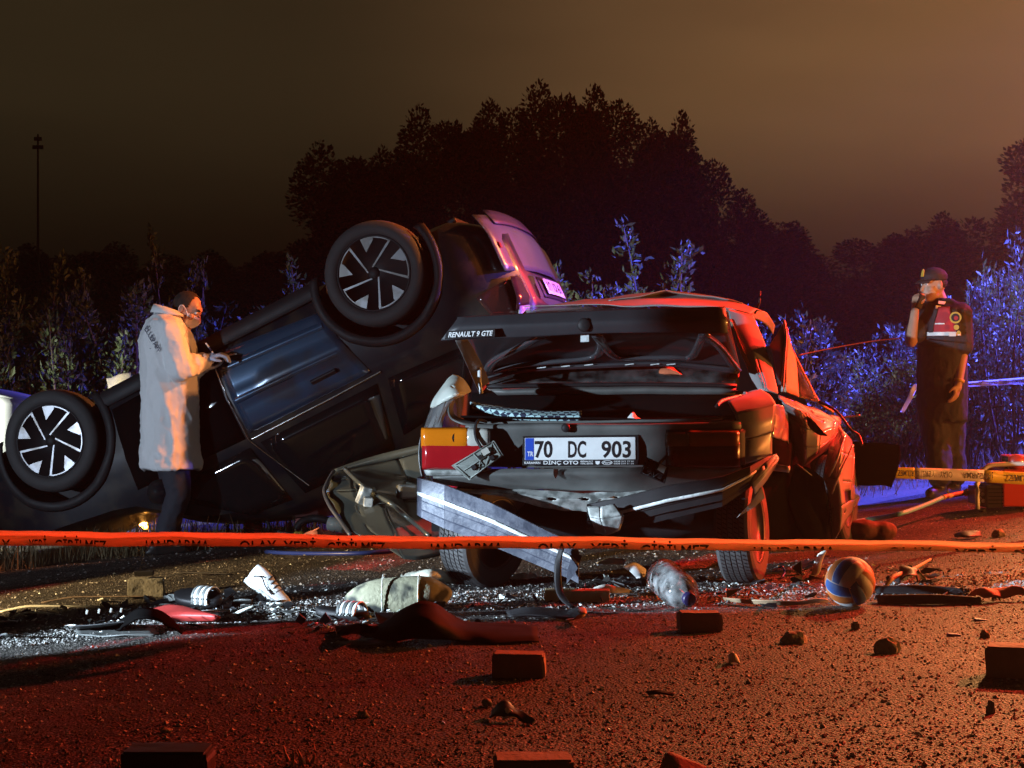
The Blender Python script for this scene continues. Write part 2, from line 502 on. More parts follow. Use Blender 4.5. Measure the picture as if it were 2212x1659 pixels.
    inv = n.new('ShaderNodeMath'); inv.operation = 'MULTIPLY_ADD'; inv.inputs[1].default_value = -1.0; inv.inputs[2].default_value = 1.0
    l.new(v1.outputs['Distance'], inv.inputs[0])
    ad = n.new('ShaderNodeMath'); ad.operation = 'MULTIPLY_ADD'; ad.inputs[1].default_value = 0.5
    l.new(n2.outputs['Fac'], ad.inputs[0]); l.new(inv.outputs[0], ad.inputs[2])
    ad2 = n.new('ShaderNodeMath'); ad2.operation = 'MULTIPLY_ADD'; ad2.inputs[1].default_value = 0.5
    l.new(n3.outputs['Fac'], ad2.inputs[0]); l.new(ad.outputs[0], ad2.inputs[2])
    bp = n.new('ShaderNodeBump'); bp.inputs['Strength'].default_value = 0.9; bp.inputs['Distance'].default_value = 0.012
    l.new(ad2.outputs[0], bp.inputs['Height']); l.new(bp.outputs[0], b.inputs['Normal'])
    return m

M_ASPH = asphalt_material()
M_SOIL = mat('verge_soil', (0.075, 0.06, 0.042), 0.9, var=0.5, vscale=3, bump=1.0, bscale=30)

def road_edge(x): return 13.0 + 0.36 * x if x < 2.2 else 13.79 + 0.75 * (x - 2.2)

def grid_sheet(name, xs, ys, zf, m, yf=None):
    V = []; nx = len(xs)
    for y in ys:
        for x in xs:
            yy = yf(x, y) if yf else y
            V.append((x, yy, zf(x, yy)))
    Fc = [(j * nx + i, j * nx + i + 1, (j + 1) * nx + i + 1, (j + 1) * nx + i) for j in range(len(ys) - 1) for i in range(nx - 1)]
    o = mk(name, V, Fc, m, None, True)
    o['kind'] = 'structure'
    return o

xs_far = [-400, -120, -50, -25] + [x * 1.0 for x in range(-14, 15)] + [25, 50, 120, 400]
ys_far = [-60, -20, 0] + [y * 1.0 for y in range(2, 40)] + [50, 70, 110, 200, 600]
grid_sheet('ground', xs_far, ys_far, lambda x, y: gz(x) - 0.05 + (0.06 + 0.04 * mnoise.noise(Vector((x * .6, y * .6, 2))) if y > road_edge(x) + 0.6 else 0.0), M_SOIL)
xs_r = [-14, -10, -7] + [i * 0.12 for i in range(-45, 50)] + [8, 11, 15]
def road_z(x, y):
    return gz(x) + 0.010 * mnoise.noise(Vector((x * 1.1, y * 1.1, 0))) + 0.005 * mnoise.noise(Vector((x * 4, y * 4, 5)))
ys_r = [-6, 0, 2] + [3 + i * 0.12 for i in range(int(9 / 0.12))] + [12.0, 12.15, 12.3]
def road_y(x, y):
    e = road_edge(x) + 0.10 * mnoise.noise(Vector((x * 1.7, 0, 0)))
    return y if y <= 9 else 9 + (y - 9) / 3.3 * (e - 9)
grid_sheet('road', xs_r, ys_r, road_z, M_ASPH, road_y)

# loose chippings, glass and plastic crumbs
M_STONE = mat('chipping_stone', (0.33, 0.32, 0.30), 0.85, var=0.6, vscale=30)
M_CRUMB = mat('glass_crumb', (0.75, 0.85, 0.82), 0.08, var=0.1, vscale=20, spec=0.8)
M_DARKBIT = mat('dark_plastic_crumb', (0.02, 0.02, 0.022), 0.45, var=0.4, vscale=20)
def scatter(name, pts, rmin, rmax, m, flat=0.6, seed=1, dz=0.0):
    rs = np.random.RandomState(seed); n = len(pts)
    base = np.array([[1, 0, 0], [-1, 0, 0], [0, 1, 0], [0, -1, 0], [0, 0, 1], [0, 0, -1]], float)
    fb = np.array([[0, 2, 4], [2, 1, 4], [1, 3, 4], [3, 0, 4], [2, 0, 5], [1, 2, 5], [3, 1, 5], [0, 3, 5]])
    r = rmin + (rmax - rmin) * rs.rand(n) ** 2.2
    V = base[None] * (0.65 + 0.7 * rs.rand(n, 6, 1)) * r[:, None, None] + 0.25 * r[:, None, None] * (rs.rand(n, 6, 3) - 0.5)
    V[:, :, 2] *= flat
    a = rs.rand(n) * 6.28
    x = V[:, :, 0] * np.cos(a)[:, None] - V[:, :, 1] * np.sin(a)[:, None]
    y = V[:, :, 0] * np.sin(a)[:, None] + V[:, :, 1] * np.cos(a)[:, None]
    V[:, :, 0] = x; V[:, :, 1] = y
    P = np.array([[p[0], p[1], road_z(p[0], p[1]) + dz] for p in pts])
    P[:, 2] += r * flat * 0.35
    V += P[:, None, :]
    Fc = (fb[None] + (np.arange(n) * 6)[:, None, None]).reshape(-1, 3)
    o = mk(name, V.reshape(-1, 3).tolist(), Fc.tolist(), m)
    return o
rs = np.random.RandomState(3)
def strip_pts(n, spread=1.0):
    out = []
    while len(out) < n:
        x = rs.uniform(-3.4, 3.2); t = abs(rs.normal(0, 0.38 * spread))
        y = 7.95 + 0.21 * (x + 2.2) + t - 0.12
        out.append((x, y))
    return out
def road_pts(n, y0=4.7, y1=12.6):
    out = []
    while len(out) < n:
        y = y0 + (y1 - y0) * rs.rand() ** 1.5
        x = rs.uniform(-1, 1) * (0.29 * y + 0.2)
        if y < road_edge(x): out.append((x, y))
    return out
g = scatter('gravel', strip_pts(9500) + road_pts(6500), 0.0025, 0.011, M_STONE, seed=4)  # pale stones crowd the headlamp-lit strip, to whiten it further
tag(g, 'pale loose chippings strewn over the road surface', 'gravel', kind='stuff')
M_AGG = mat('road_aggregate', (0.115, 0.105, 0.092), 0.7, color2=(0.045, 0.042, 0.038), vscale=55, detail=1)
g = scatter('loose_aggregate', road_pts(30000, 4.6, 12.0), 0.0022, 0.0062, M_AGG, .8, 8)
tag(g, 'fine loose aggregate covering the worn road surface', 'aggregate', kind='stuff')
g = scatter('broken_glass', strip_pts(900, 1.3) + road_pts(260), 0.003, 0.010, M_CRUMB, seed=5)
tag(g, 'tiny glittering crumbs of shattered car glass on the road', 'broken glass', kind='stuff')
g = scatter('plastic_crumbs', strip_pts(600, 1.6) + road_pts(120), 0.003, 0.014, M_DARKBIT, flat=0.45, seed=6)
tag(g, 'small dark plastic and rubber crumbs scattered across the road', 'crumbs', kind='stuff')

# dry grass on the verge
M_GRASS = mat('dry_grass', (0.16, 0.12, 0.06), 0.85, var=0.5, vscale=2, transl=0.3)
def grass(name, spots, h0, h1, m, seed):
    rr = np.random.RandomState(seed); V = []; Fc = []
    for (x, y, dens, rad) in spots:
        for _ in range(dens):
            px = x + rr.normal(0, rad); py = y + rr.normal(0, rad * .6); pz = gz(px) - 0.005
            h = rr.uniform(h0, h1); a = rr.uniform(0, 6.28); w = rr.uniform(.002, .005)
            lean = rr.normal(0, .35, 2) * h; b = len(V)
            dx, dy = cos(a) * w, sin(a) * w
            V += [(px - dx, py - dy, pz), (px + dx, py + dy, pz), (px + dx * .7 + lean[0] * .35, py + dy * .7 + lean[1] * .35, pz + h * .6), (px - dx * .7 + lean[0] * .35, py - dy * .7 + lean[1] * .35, pz + h * .6), (px + lean[0], py + lean[1], pz + h * .95)]
            Fc += [(b, b + 1, b + 2, b + 3), (b + 3, b + 2, b + 4)]
    return mk(name, V, Fc, m)
sp = []
for i in range(110):
    x = random.uniform(-4.3, 0.4); sp.append((x, road_edge(x) + abs(random.gauss(0.35, 0.6)), 26, 0.10))
for i in range(130):
    x = random.uniform(1.5, 6.5); sp.append((x, road_edge(x) + 0.6 + abs(random.gauss(0.6, 1.3)), 24, 0.15))
gr = grass('dry_grass', sp, 0.05, 0.26, M_GRASS, 9)
tag(gr, 'dry straw-coloured grass growing along the road verge', 'grass', kind='stuff')

# ================================================================== trees and shrubs
M_LEAF = mat('orchard_leaf', (0.065, 0.085, 0.03), 0.55, var=0.45, vscale=1.6, transl=0.25)
M_LEAF2 = mat('laurel_leaf', (0.09, 0.11, 0.055), 0.45, var=0.4, vscale=1.6, transl=0.2)
M_FAR = mat('far_foliage', (0.03, 0.034, 0.016), 0.8, var=0.5, vscale=0.7)
M_BARK = mat('bark', (0.07, 0.05, 0.035), 0.9, var=0.4, vscale=12, bump=0.6, bscale=40)
M_FRUIT = mat('pale_fruit', (0.16, 0.14, 0.07), 0.4, var=0.2, vscale=10)

def leaf_mesh(name, P, D, L, W, seed, m):
    """one folded leaf quad per point P with direction D"""
    rr = np.random.RandomState(seed); n = len(P)
    D = D / np.linalg.norm(D, axis=1, keepdims=True)
    A = rr.normal(0, 1, (n, 3)); S = np.cross(D, A); S /= np.linalg.norm(S, axis=1, keepdims=True) + 1e-9
    N = np.cross(D, S)
    l = (L * (0.6 + 0.7 * rr.rand(n)))[:, None]; w = (W * (0.6 + 0.7 * rr.rand(n)))[:, None]
    V = np.stack([P, P + D * l * .45 + S * w * .5 + N * w * .12, P + D * l, P + D * l * .45 - S * w * .5 + N * w * .12], 1)
    Fc = (np.arange(n) * 4)[:, None] + np.arange(4)[None]
    me = bpy.data.meshes.new(name)
    me.from_pydata(V.reshape(-1, 3).tolist(), [], Fc.tolist()); me.materials.append(m)
    return me

def shrub_proto(seed, height, spread, shoots, per, L, W, mleaf):
    """upright many-stemmed bush: foliage and stems at the origin"""
    rr = np.random.RandomState(seed); P = []; D = []; stems = []
    for s in range(shoots):
        a = rr.uniform(0, 6.28); r = spread * math.sqrt(rr.rand())
        h = height * rr.uniform(0.55, 1.0) * (1 - 0.25 * (r / spread) ** 2)
        base = np.array([cos(a) * r * .35, sin(a) * r * .35, 0.0]); tip = np.array([cos(a) * r, sin(a) * r, h])
        bend = rr.normal(0, .08, 3)
        path = [base + (tip - base) * t + bend * math.sin(t * 3.1) * h * .5 for t in np.linspace(0, 1, 7)]
        stems.append(path)
        nt = int(per * (0.6 + .8 * rr.rand()))
        for k in range(nt):
            t = 0.10 + 0.9 * rr.rand() ** 0.75
            i = min(int(t * 6), 5); f = t * 6 - i
            c = path[i] * (1 - f) + path[i + 1] * f
            tw = rr.normal(0, 1, 3); tw[2] = abs(tw[2]) * .8 + .2; tw /= np.linalg.norm(tw)
            reach = rr.uniform(0.02, 0.30) * (1.12 - t) * 1.3
            q = c + tw * reach
            for j in range(4):
                d = tw * .7 + rr.normal(0, .6, 3) + np.array([0, 0, .35])
                P.append(q + rr.normal(0, .03, 3)); D.append(d)
    me = leaf_mesh('foliage', np.array(P), np.array(D), L, W, seed + 50, mleaf)
    V = []; Fc = []
    for path in stems:
        n = len(path)
        for i, p in enumerate(path):
            r = 0.018 * (1 - i / n) + 0.003; b = len(V)
            for k in range(5): V.append((p[0] + cos(k * 1.2566) * r, p[1] + sin(k * 1.2566) * r, p[2]))
            if i:
                for k in range(5): Fc.append((b - 5 + k, b - 5 + (k + 1) % 5, b + (k + 1) % 5, b + k))
    ms = bpy.data.meshes.new('trunk'); ms.from_pydata(V, [], Fc); ms.materials.append(M_BARK)
    return me, ms

SHR = [shrub_proto(11 + i, 2.4, 0.55, 13, 66, 0.068, 0.033, M_LEAF) for i in range(4)]
LAU = [shrub_proto(31 + i, 1.75, 0.55, 16, 64, 0.060, 0.024, M_LEAF2) for i in range(4)]

def place_shrub(name, protos, k, x, y, sc, rz, label, group, cat='shrub'):
    t = thing(name, label, cat, (x, y, gz(x) - 0.02), group)
    t.rotation_euler = (0, 0, rz); t.scale = (sc[0], sc[0], sc[1])
    me, ms = protos[k % len(protos)]
    link(bpy.data.objects.new('crown', me), t); link(bpy.data.objects.new('trunk', ms), t)
    return t

def X(u, Y): return (u - U0) / FOC * Y
ordn = ['first', 'second', 'third', 'fourth', 'fifth', 'sixth', 'seventh', 'eighth', 'ninth', 'tenth', 'eleventh', 'twelfth']
# left: a row of young orchard trees behind the overturned car (photo x, distance, height factor)
left_row = [(-45, 15.6, 1.26), (35, 16.6, 1.05), (150, 16.0, 1.14), (205, 17.2, .92), (285, 16.4, 1.0), (352, 17.2, 1.16), (430, 16.6, .88), (500, 17.6, .95), (575, 16.8, .86), (640, 17.6, 1.0), (700, 16.9, .84)]
for i, (u, Y, hs) in enumerate(left_row):
    place_shrub('orchard_tree', SHR, i, X(u, Y), Y, (1.0 + .12 * sin(i * 2.1), hs), i * 1.7,
                f'dark leafy orchard tree, {ordn[i]} from the left in the row behind the overturned car', 'orchard row behind the overturned car', 'tree')
mid_row = [(1150, 17.5, 1.0), (1215, 16.4, .98), (1520, 18.0, .80)]
mid_lab = ['dark leafy tree just right of the raised tail of the overturned car', 'thin-leaved tree between the raised car tail and the fruit tree', 'low dark tree directly behind the sedan roof right of the fruit tree']
for i, (u, Y, hs) in enumerate(mid_row):
    place_shrub('orchard_tree', SHR, i + 2, X(u, Y), Y, (.9, hs), i * 2.3 + 1, mid_lab[i], 'trees behind the two wrecks', 'tree')
# fruit tree behind the sedan
ft = place_shrub('fruit_tree', SHR, 1, X(1385, 17.0), 17.0, (1.25, 1.1), 0.8, 'round leafy fruit tree dotted with pale fruit behind the sedan roof', None, 'tree')
fm = bpy.data.meshes.new('fruit')
_v, _f = ellip((0, 0, 0), (.024, .024, .022), None, 8, 5); fm.from_pydata([tuple(v) for v in _v], [], _f); fm.materials.append(M_FRUIT)
fm.polygons.foreach_set('use_smooth', [True] * len(fm.polygons))
for i in range(34):
    o = link(bpy.data.objects.new('fruit', fm), ft)
    a = random.uniform(0, 6.28); r = random.uniform(.15, .42)
    o.location = (cos(a) * r, sin(a) * r, random.uniform(.6, 1.55))
# right: laurel-like shrubs under the blue beacon
right_row = [(1602, 15.2, .98), (1690, 14.6, 1.03), (1745, 15.8, .9), (1800, 16.8, .78), (1868, 17.6, .85), (1935, 17.0, .78), (2000, 18.2, .98), (2075, 16.8, 1.08), (2135, 17.6, 1.28), (2190, 16.6, 1.22), (2250, 17.4, 1.3)]
for i, (u, Y, hs) in enumerate(right_row):
    place_shrub('laurel_shrub', LAU, i, X(u, Y), Y, (.95 + .1 * sin(i * 1.3), hs), i * 1.1,
                f'upright shrub lit blue, {ordn[i]} from the sedan in the hedge row on the right', 'hedge shrubs on the right', 'shrub')

# far trees: black crowns against the brown sky
def far_proto(seed, height, width, n):
    rr = np.random.RandomState(seed); P = []; D = []
    lobes = []
    for k in range(26):
        z = height * (0.12 + 0.86 * rr.rand() ** .8); rad = width * (0.25 + 0.75 * math.sin(min(1, (1.06 - z / height) * 1.25) * 1.57)) * .8
        a = rr.uniform(0, 6.28); r = rad * math.sqrt(rr.rand())
        lobes.append((cos(a) * r, sin(a) * r, z, width * rr.uniform(.18, .34), width * rr.uniform(.3, .6)))
    for k in range(n):
        x, y, z, rw, rh = lobes[rr.randint(len(lobes))]
        d = rr.normal(0, 1, 3); d /= np.linalg.norm(d); s = rr.rand() ** .33
        p = np.array([x + d[0] * rw * s, y + d[1] * rw * s, z + d[2] * rh * s])
        tp = max(0, d[2]) ** 2
        p[0] += (x - p[0]) * tp * .25; p[1] += (y - p[1]) * tp * .25
        P.append(p); D.append(d + np.array([0, 0, .5]) + rr.normal(0, .5, 3))
    me = leaf_mesh('crown', np.array(P), np.array(D), 0.125, 0.075, seed, M_FAR)
    V = []; Fc = []
    for i in range(6):
        r = width * .09 * (1 - i / 7)
        for k in range(6): V.append((cos(k * 1.047) * r + .05 * sin(i), sin(k * 1.047) * r, height * .85 * i / 5))
        if i:
            b = len(V) - 6
            for k in range(6): Fc.append((b - 6 + k, b - 6 + (k + 1) % 6, b + (k + 1) % 6, b + k))
    ms = bpy.data.meshes.new('trunk'); ms.from_pydata(V, [], Fc); ms.materials.append(M_BARK)
    return me, ms
FARP = [far_proto(71 + i, 8.0, 1.9, 19000) for i in range(3)]
# photo x, photo y of the top, distance, width factor, label
far_rows = [(735, 345, 44, 1.15, 'dark tree at the left end of the tall tree clump'), (800, 345, 47, .9, 'dark tree second from the left end of the tall clump'),
    (870, 330, 46, 1.0, 'dark tree in the dip left of the clump summit'), (950, 268, 44, 1.0, 'spiky dark tree on the left shoulder of the clump'), (1035, 250, 46, 1.0, 'dark tree just left of the clump summit'),
    (1120, 235, 45, 1.05, 'dark rounded tree left of the clump summit'), (1205, 215, 43, 1.0, 'tallest dark tree at the clump summit'), (1275, 222, 45, 1.0, 'dark tree just right of the clump summit'),
    (1345, 218, 43, 1.05, 'tall spiky dark tree on the right of the summit'), (1425, 290, 47, .9, 'dark tree in the notch right of the summit'), (1480, 275, 45, .85, 'pointed dark tree on the right shoulder of the clump'),
    (1545, 345, 48, .9, 'dark tree at the right end of the tall clump'), (1640, 475, 55, 1.2, 'faint dark tree right of the tall clump'), (1740, 500, 58, 1.3, 'faint hazy tree above the blue hedge'),
    (1850, 515, 60, 1.4, 'hazy tree left of the standing officer'), (1960, 510, 58, 1.3, 'hazy tree behind the standing officer'), (2070, 480, 52, 1.2, 'hazy tree right of the standing officer'), (2215, 300, 46, 1.2, 'tall hazy tree at the right picture edge'),
    (610, 545, 60, 1.3, 'low far tree left of the clump'), (480, 555, 64, 1.5, 'low far tree above the orchard row'), (350, 550, 66, 1.5, 'low far tree above the coated person'), (210, 545, 68, 1.6, 'low far tree above the left wheel'), (70, 540, 66, 1.6, 'low far tree at the left picture edge')]
for i, (u, vtop, Y, wf, lab) in enumerate(far_rows):
    ztop = H - (vtop - V0) / FOC * Y
    t = thing('far_tree', lab, 'tree', (X(u, Y), Y, -0.4), 'black trees on the skyline')
    t.rotation_euler = (0, 0, i * 1.9); t.scale = (wf, wf, (ztop + .4) / 8.3)
    me, ms = FARP[i % 3]
    link(bpy.data.objects.new('crown', me), t); link(bpy.data.objects.new('trunk', ms), t)
# low dark rise on the horizon
V = []; Fc = []
for i in range(81):
    x = -120 + 3 * i; h = 2.2 + 1.6 * mnoise.noise(Vector((x * .03, 0, 0))) + .5 * mnoise.noise(Vector((x * .2, 3, 0)))
    V += [(x, 78, -1), (x, 84, h + 1.5), (x, 130, h)]
    if i:
        b = 3 * i; Fc += [(b - 3, b, b + 1, b - 2), (b - 2, b + 1, b + 2, b - 1)]
o = mk('hill', V, Fc, M_FAR, None, True); o['kind'] = 'structure'
# mast on the skyline
t = thing('utility_pole', 'thin dark mast with short cross arms on the left skyline', 'pole', (X(82, 60), 60, -.5))
M_POLE = mat('pole_metal', (0.03, 0.03, 0.03), 0.7)
tube('mast', [(X(82, 60), 60, -.5), (X(82, 60), 60, H - (290 - V0) / FOC * 60)], [.06, .03], M_POLE, t, sub=1, seg=6)
for zz, w in ((300, .35), (318, .5)):
    z = H - (zz - V0) / FOC * 60
    box('crossarm', (X(82, 60), 60, z), (w * .7, .06, .12), M_POLE, t, bev=0)

# ================================================================== overturned car
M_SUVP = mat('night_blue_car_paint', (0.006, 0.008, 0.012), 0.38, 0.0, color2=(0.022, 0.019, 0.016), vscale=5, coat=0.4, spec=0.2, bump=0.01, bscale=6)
M_BPLAS = mat('black_plastic', (0.010, 0.010, 0.011), 0.58, var=0.3, vscale=12, spec=0.3, bump=0.08, bscale=120)
M_TYRE = mat('tyre_rubber', (0.032, 0.031, 0.031), 0.75, var=0.35, vscale=15, bump=0.15, bscale=80)
M_GLASSD = mat('dark_tinted_glass', (0.006, 0.007, 0.008), 0.08, var=0.1, spec=0.6)
M_CHROME = mat('chrome', (0.75, 0.75, 0.76), 0.15, 1.0, var=0.1)
M_POLISH = mat('polished_alloy', (0.28, 0.28, 0.29), 0.32, 1.0, color2=(0.17, 0.16, 0.15), vscale=9)
M_PLATE = mat('plate_white', (0.72, 0.74, 0.74), 0.45, var=0.12, vscale=25)
M_INK = mat('black_ink', (0.008, 0.008, 0.010), 0.5)
M_REDL = mat('red_lamp_plastic', (0.30, 0.008, 0.012), 0.16, var=0.2, vscale=10, coat=0.6)
M_AMB = mat('amber_lamp_plastic', (0.55, 0.15, 0.006), 0.16, var=0.2, vscale=10, coat=0.6)
M_CLRL = mat('clear_lamp_plastic', (0.40, 0.40, 0.36), 0.14, var=0.25, vscale=14, coat=0.6)

M_VOID = mat('trim_and_shade_black', (0.004, 0.004, 0.004), 0.95, spec=0.0)  # near-black for trim, and for shade painted into cavities and gaps
M_SMOKE = mat('smoked_red_lamp', (0.035, 0.012, 0.012), 0.12, coat=.8)
Wr = Q(817, 592, 11.95); Wf = Q(122, 952, 12.45)
WB = (Wf - Wr).length
sF = (Wf - Wr).normalized()
sS = Vector((-0.02, -1.0, 0.13)); sS = (sS - sF * sS.dot(sF)).normalized()     # side that faces the camera
sU = sF.cross(sS).normalized()
if sU.z > 0: sU = -sU                                                            # the car's own "up" points at the ground
SUV0 = Wr - sS * 0.80
def SL(x, y, z):
    if x < -.3: x = -.3 + (x + .3) * .88
    return SUV0 + sF * x + sS * y + sU * z

suv = thing('overturned_car', 'dark blue hatchback-like crossover lying upside down with its tail raised', 'car', tuple(Vector((SUV0.x, SUV0.y, gz(SUV0.x)))))
BL = WB + 0.86
def half_width(x, z):
    wb = 0.875
    e = 1.0
    if x < -0.45: e = 1 - 0.30 * ((-0.45 - x) / 0.45) ** 2.2
    if x > WB + 0.15: e = 1 - 0.30 * ((x - WB - 0.15) / 0.7) ** 2.0
    if z <= 0.60:
        k = 1 - 0.05 * ((0.25 - z) / 0.4) ** 2 if z < 0.25 else 1 - 0.035 * ((z - 0.25) / 0.35) ** 2
        return wb * e * k
    t = (z - 0.60) / 0.60
    return wb * e * (0.965 - 0.235 * t - 0.05 * t * t)
def top_z(x):
    pts = [(-0.90, 0.62), (-0.80, 0.80), (-0.55, 1.06), (-0.2, 1.15), (0.6, 1.20), (1.2, 1.17), (WB - 0.75, 0.98), (WB - 0.28, 0.66), (WB + 0.3, 0.58), (WB + 0.7, 0.46), (BL, 0.30)]
    for (a, za), (b, zb) in zip(pts, pts[1:]):
        if x <= b:
            t = (x - a) / (b - a); t = t * t * (3 - 2 * t) * .4 + t * .6
            return za + (zb - za) * t
    return pts[-1][1]
def bot_z(x):
    if x < -0.5: return -0.13 + 0.22 * ((-0.5 - x) / 0.4) ** 1.6
    if x > WB + .4: return -0.13 + 0.12 * ((x - WB - .4) / .5) ** 2
    return -0.13
secs = []
xs_s = [-0.90, -0.88, -0.83, -0.75, -0.65, -0.55, -0.45, -0.3, -0.15, 0, .15, .3, .45, .6, .8, 1.0, 1.2, 1.4] + [WB - .95 + .15 * i for i in range(7)] + [WB + .1 * i for i in range(1, 8)] + [BL - .06, BL]
xs_s = sorted(set(round(x, 3) for x in xs_s))
for x in xs_s:
    zb, zt = bot_z(x), top_z(x)
    zs = [zb + (zt - zb) * f for f in (0, .04, .12, .22, .34, .46, .56, .66, .76, .86, .94, .985, 1)]
    side = []
    for i, z in enumerate(zs):
        w = half_width(x, z)
        if i == 0: w *= .80
        if i == 1: w *= .95
        if i == len(zs) - 2: w *= .90
        if i == len(zs) - 1: w *= .70
        bulge = 0.0
        if 0.28 < z < 0.36: bulge = .012
        side.append((w + bulge, z))
    crown = .03
    loop = [SL(x, w, z) for w, z in side] + [SL(x, side[-1][0] * .35, zt + crown), SL(x, -side[-1][0] * .35, zt + crown)] + [SL(x, -w, z) for w, z in reversed(side)]
    secs.append(loop)
body = loft('body', secs, M_SUVP, suv)
bpy.context.view_layer.update()
# wheel arches are cut out of the body
cut_v = []; cut_f = []
for wx in (0.0, WB):
    for s in (1, -1):
        b = len(cut_v); n = 28
        for yy in (.52 * s, 1.2 * s):
            for k in range(n):
                a = 2 * pi * k / n
                cut_v.append(SL(wx + cos(a) * .405, yy, sin(a) * .405 + .01))
        for k in range(n):
            k2 = (k + 1) % n; cut_f.append((b + k, b + k2, b + n + k2, b + n + k) if s > 0 else (b + k2, b + k, b + n + k, b + n + k2))
        cut_f.append(tuple(b + k for k in (range(n - 1, -1, -1) if s > 0 else range(n)))); cut_f.append(tuple(b + n + k for k in (range(n) if s > 0 else range(n - 1, -1, -1))))
cutter = mk('cutter', cut_v, cut_f, M_BPLAS, suv)
bm = bmesh.new(); bm.from_mesh(cutter.data); bmesh.ops.recalc_face_normals(bm, faces=bm.faces); bm.to_mesh(cutter.data); bm.free()
bm = bmesh.new(); bm.from_mesh(body.data); bmesh.ops.recalc_face_normals(bm, faces=bm.faces); bm.to_mesh(body.data); bm.free()
body.data.materials.append(M_BPLAS)
bmod = body.modifiers.new('arches', 'BOOLEAN'); bmod.object = cutter; bmod.operation = 'DIFFERENCE'; bmod.solver = 'EXACT'
try: bmod.material_mode = 'TRANSFER'
except Exception: pass
dg = bpy.context.evaluated_depsgraph_get(); dg.update()
nm = bpy.data.meshes.new_from_object(body.evaluated_get(dg))
body.modifiers.clear(); body.data = nm
bpy.data.objects.remove(cutter)
md = body.modifiers.new('edges', 'EDGE_SPLIT'); md.split_angle = radians(38)

def surf(x, z, out=0.0): return SL(x, half_width(x, z) + (.012 if .28 < z < .36 else 0) + out, z)
def side_strip(name, pts, m, parent, w=.02, out=.006, n=10):
    """narrow moulding that follows the body side through (x, z) points"""
    P = []
    for (a, b) in zip(pts, pts[1:]):
        for k in range(n): t = k / n; P.append((a[0] + (b[0] - a[0]) * t, a[1] + (b[1] - a[1]) * t))
    P.append(pts[-1])
    V = []; Fc = []
    for i, (x, z) in enumerate(P):
        x2, z2 = P[min(i + 1, len(P) - 1)]; x1, z1 = P[max(i - 1, 0)]
        d = Vector((x2 - x1, z2 - z1)).normalized(); nx, nz = -d.y * w / 2, d.x * w / 2
        V += [surf(x - nx, z - nz, out * .2), surf(x - nx * .6, z - nz * .6, out), surf(x + nx * .6, z + nz * .6, out), surf(x + nx, z + nz, out * .2)]
        if i:
            b = 4 * i
            for k in range(3): Fc.append((b - 4 + k, b - 3 + k, b + 1 + k, b + k))
    return mk(name, V, Fc, m, parent, True)
def side_panel(name, poly_fn, nx, nz, m, parent, out, thick=.004):
    V = []; Fc = []
    for j in range(nz + 1):
        for i in range(nx + 1):
            x, z = poly_fn(i / nx, j / nz)
            V.append(surf(x, z, out + .006 * sin(j / nz * pi)))
    for j in range(nz):
        for i in range(nx):
            a = j * (nx + 1) + i; Fc.append((a, a + 1, a + nx + 2, a + nx + 1))
    o = mk(name, V, Fc, m, parent, True); solid(o, thick)
    return o
def quad_fn(p00, p10, p11, p01):
    def f(s, t):
        ax = p00[0] + (p10[0] - p00[0]) * s; az = p00[1] + (p10[1] - p00[1]) * s
        bx = p01[0] + (p11[0] - p01[0]) * s; bz = p01[1] + (p11[1] - p01[1]) * s
        return ax + (bx - ax) * t, az + (bz - az) * t
    return f
# rear door (photo: the lit blue panel), its creases and handle
M_DOOR = mat('lit_blue_door_paint', (0.026, 0.066, 0.125), 0.18, 0.35, color2=(0.030, 0.042, 0.060), vscale=3.2, coat=1.0, bump=0.03, bscale=5)  # lighter copy of the car paint as if lit; patches imitate reflections
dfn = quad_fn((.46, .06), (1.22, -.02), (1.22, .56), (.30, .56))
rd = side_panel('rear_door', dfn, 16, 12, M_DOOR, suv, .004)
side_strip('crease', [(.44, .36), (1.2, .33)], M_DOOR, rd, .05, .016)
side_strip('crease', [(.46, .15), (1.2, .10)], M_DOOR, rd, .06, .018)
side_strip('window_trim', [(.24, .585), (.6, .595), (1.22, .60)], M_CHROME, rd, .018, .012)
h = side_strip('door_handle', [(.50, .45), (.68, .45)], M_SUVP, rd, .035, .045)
# front door torn open: near-black panel painted as the shaded cabin, with the bare pillar edge
side_panel('painted_door_opening', quad_fn((1.26, -.02), (WB - .48, .0), (WB - .42, .56), (1.26, .58)), 8, 8, M_VOID, suv, .002)
side_strip('pillar_edge', [(1.245, -.04), (1.245, .3), (1.24, .60), (1.05, 1.02)], M_CHROME, suv, .012, .012)
side_strip('sill', [(.42, -.09), (WB - .42, -.09)], M_BPLAS, suv, .11, .02)
# arch mouldings and lower cladding
for wx, nm_ in ((0.0, 'arch_moulding'), (WB, 'arch_moulding')):
    V = []; Fc = []; n = 30
    for k in range(n + 1):
        a = radians(-28) + radians(236) * k / n
        for r, o_ in ((.400, .0), (.408, .018), (.455, .02), (.465, .0)):
            x = wx + cos(a) * r; z = max(-.16, sin(a) * r + .01)
            V.append(surf(x, z, o_))
        if k:
            b = 4 * k
            for q in range(3): Fc.append((b - 4 + q, b - 3 + q, b + 1 + q, b + q))
    o = mk(nm_, V, Fc, M_BPLAS, suv, True); solid(o, .006)
# side windows
for nm_, q in (('rear_window', ((.30, .64), (1.18, .64), (1.10, 1.05), (.42, 1.05))), ('front_window', ((1.26, .64), (WB - .50, .64), (WB - 1.0, 1.02), (1.2, 1.05))), ('quarter_window', ((-.42, .68), (.22, .64), (.32, 1.0), (-.2, .95)))):
    side_panel(nm_, quad_fn(*q), 6, 5, M_GLASSD, suv, .004)
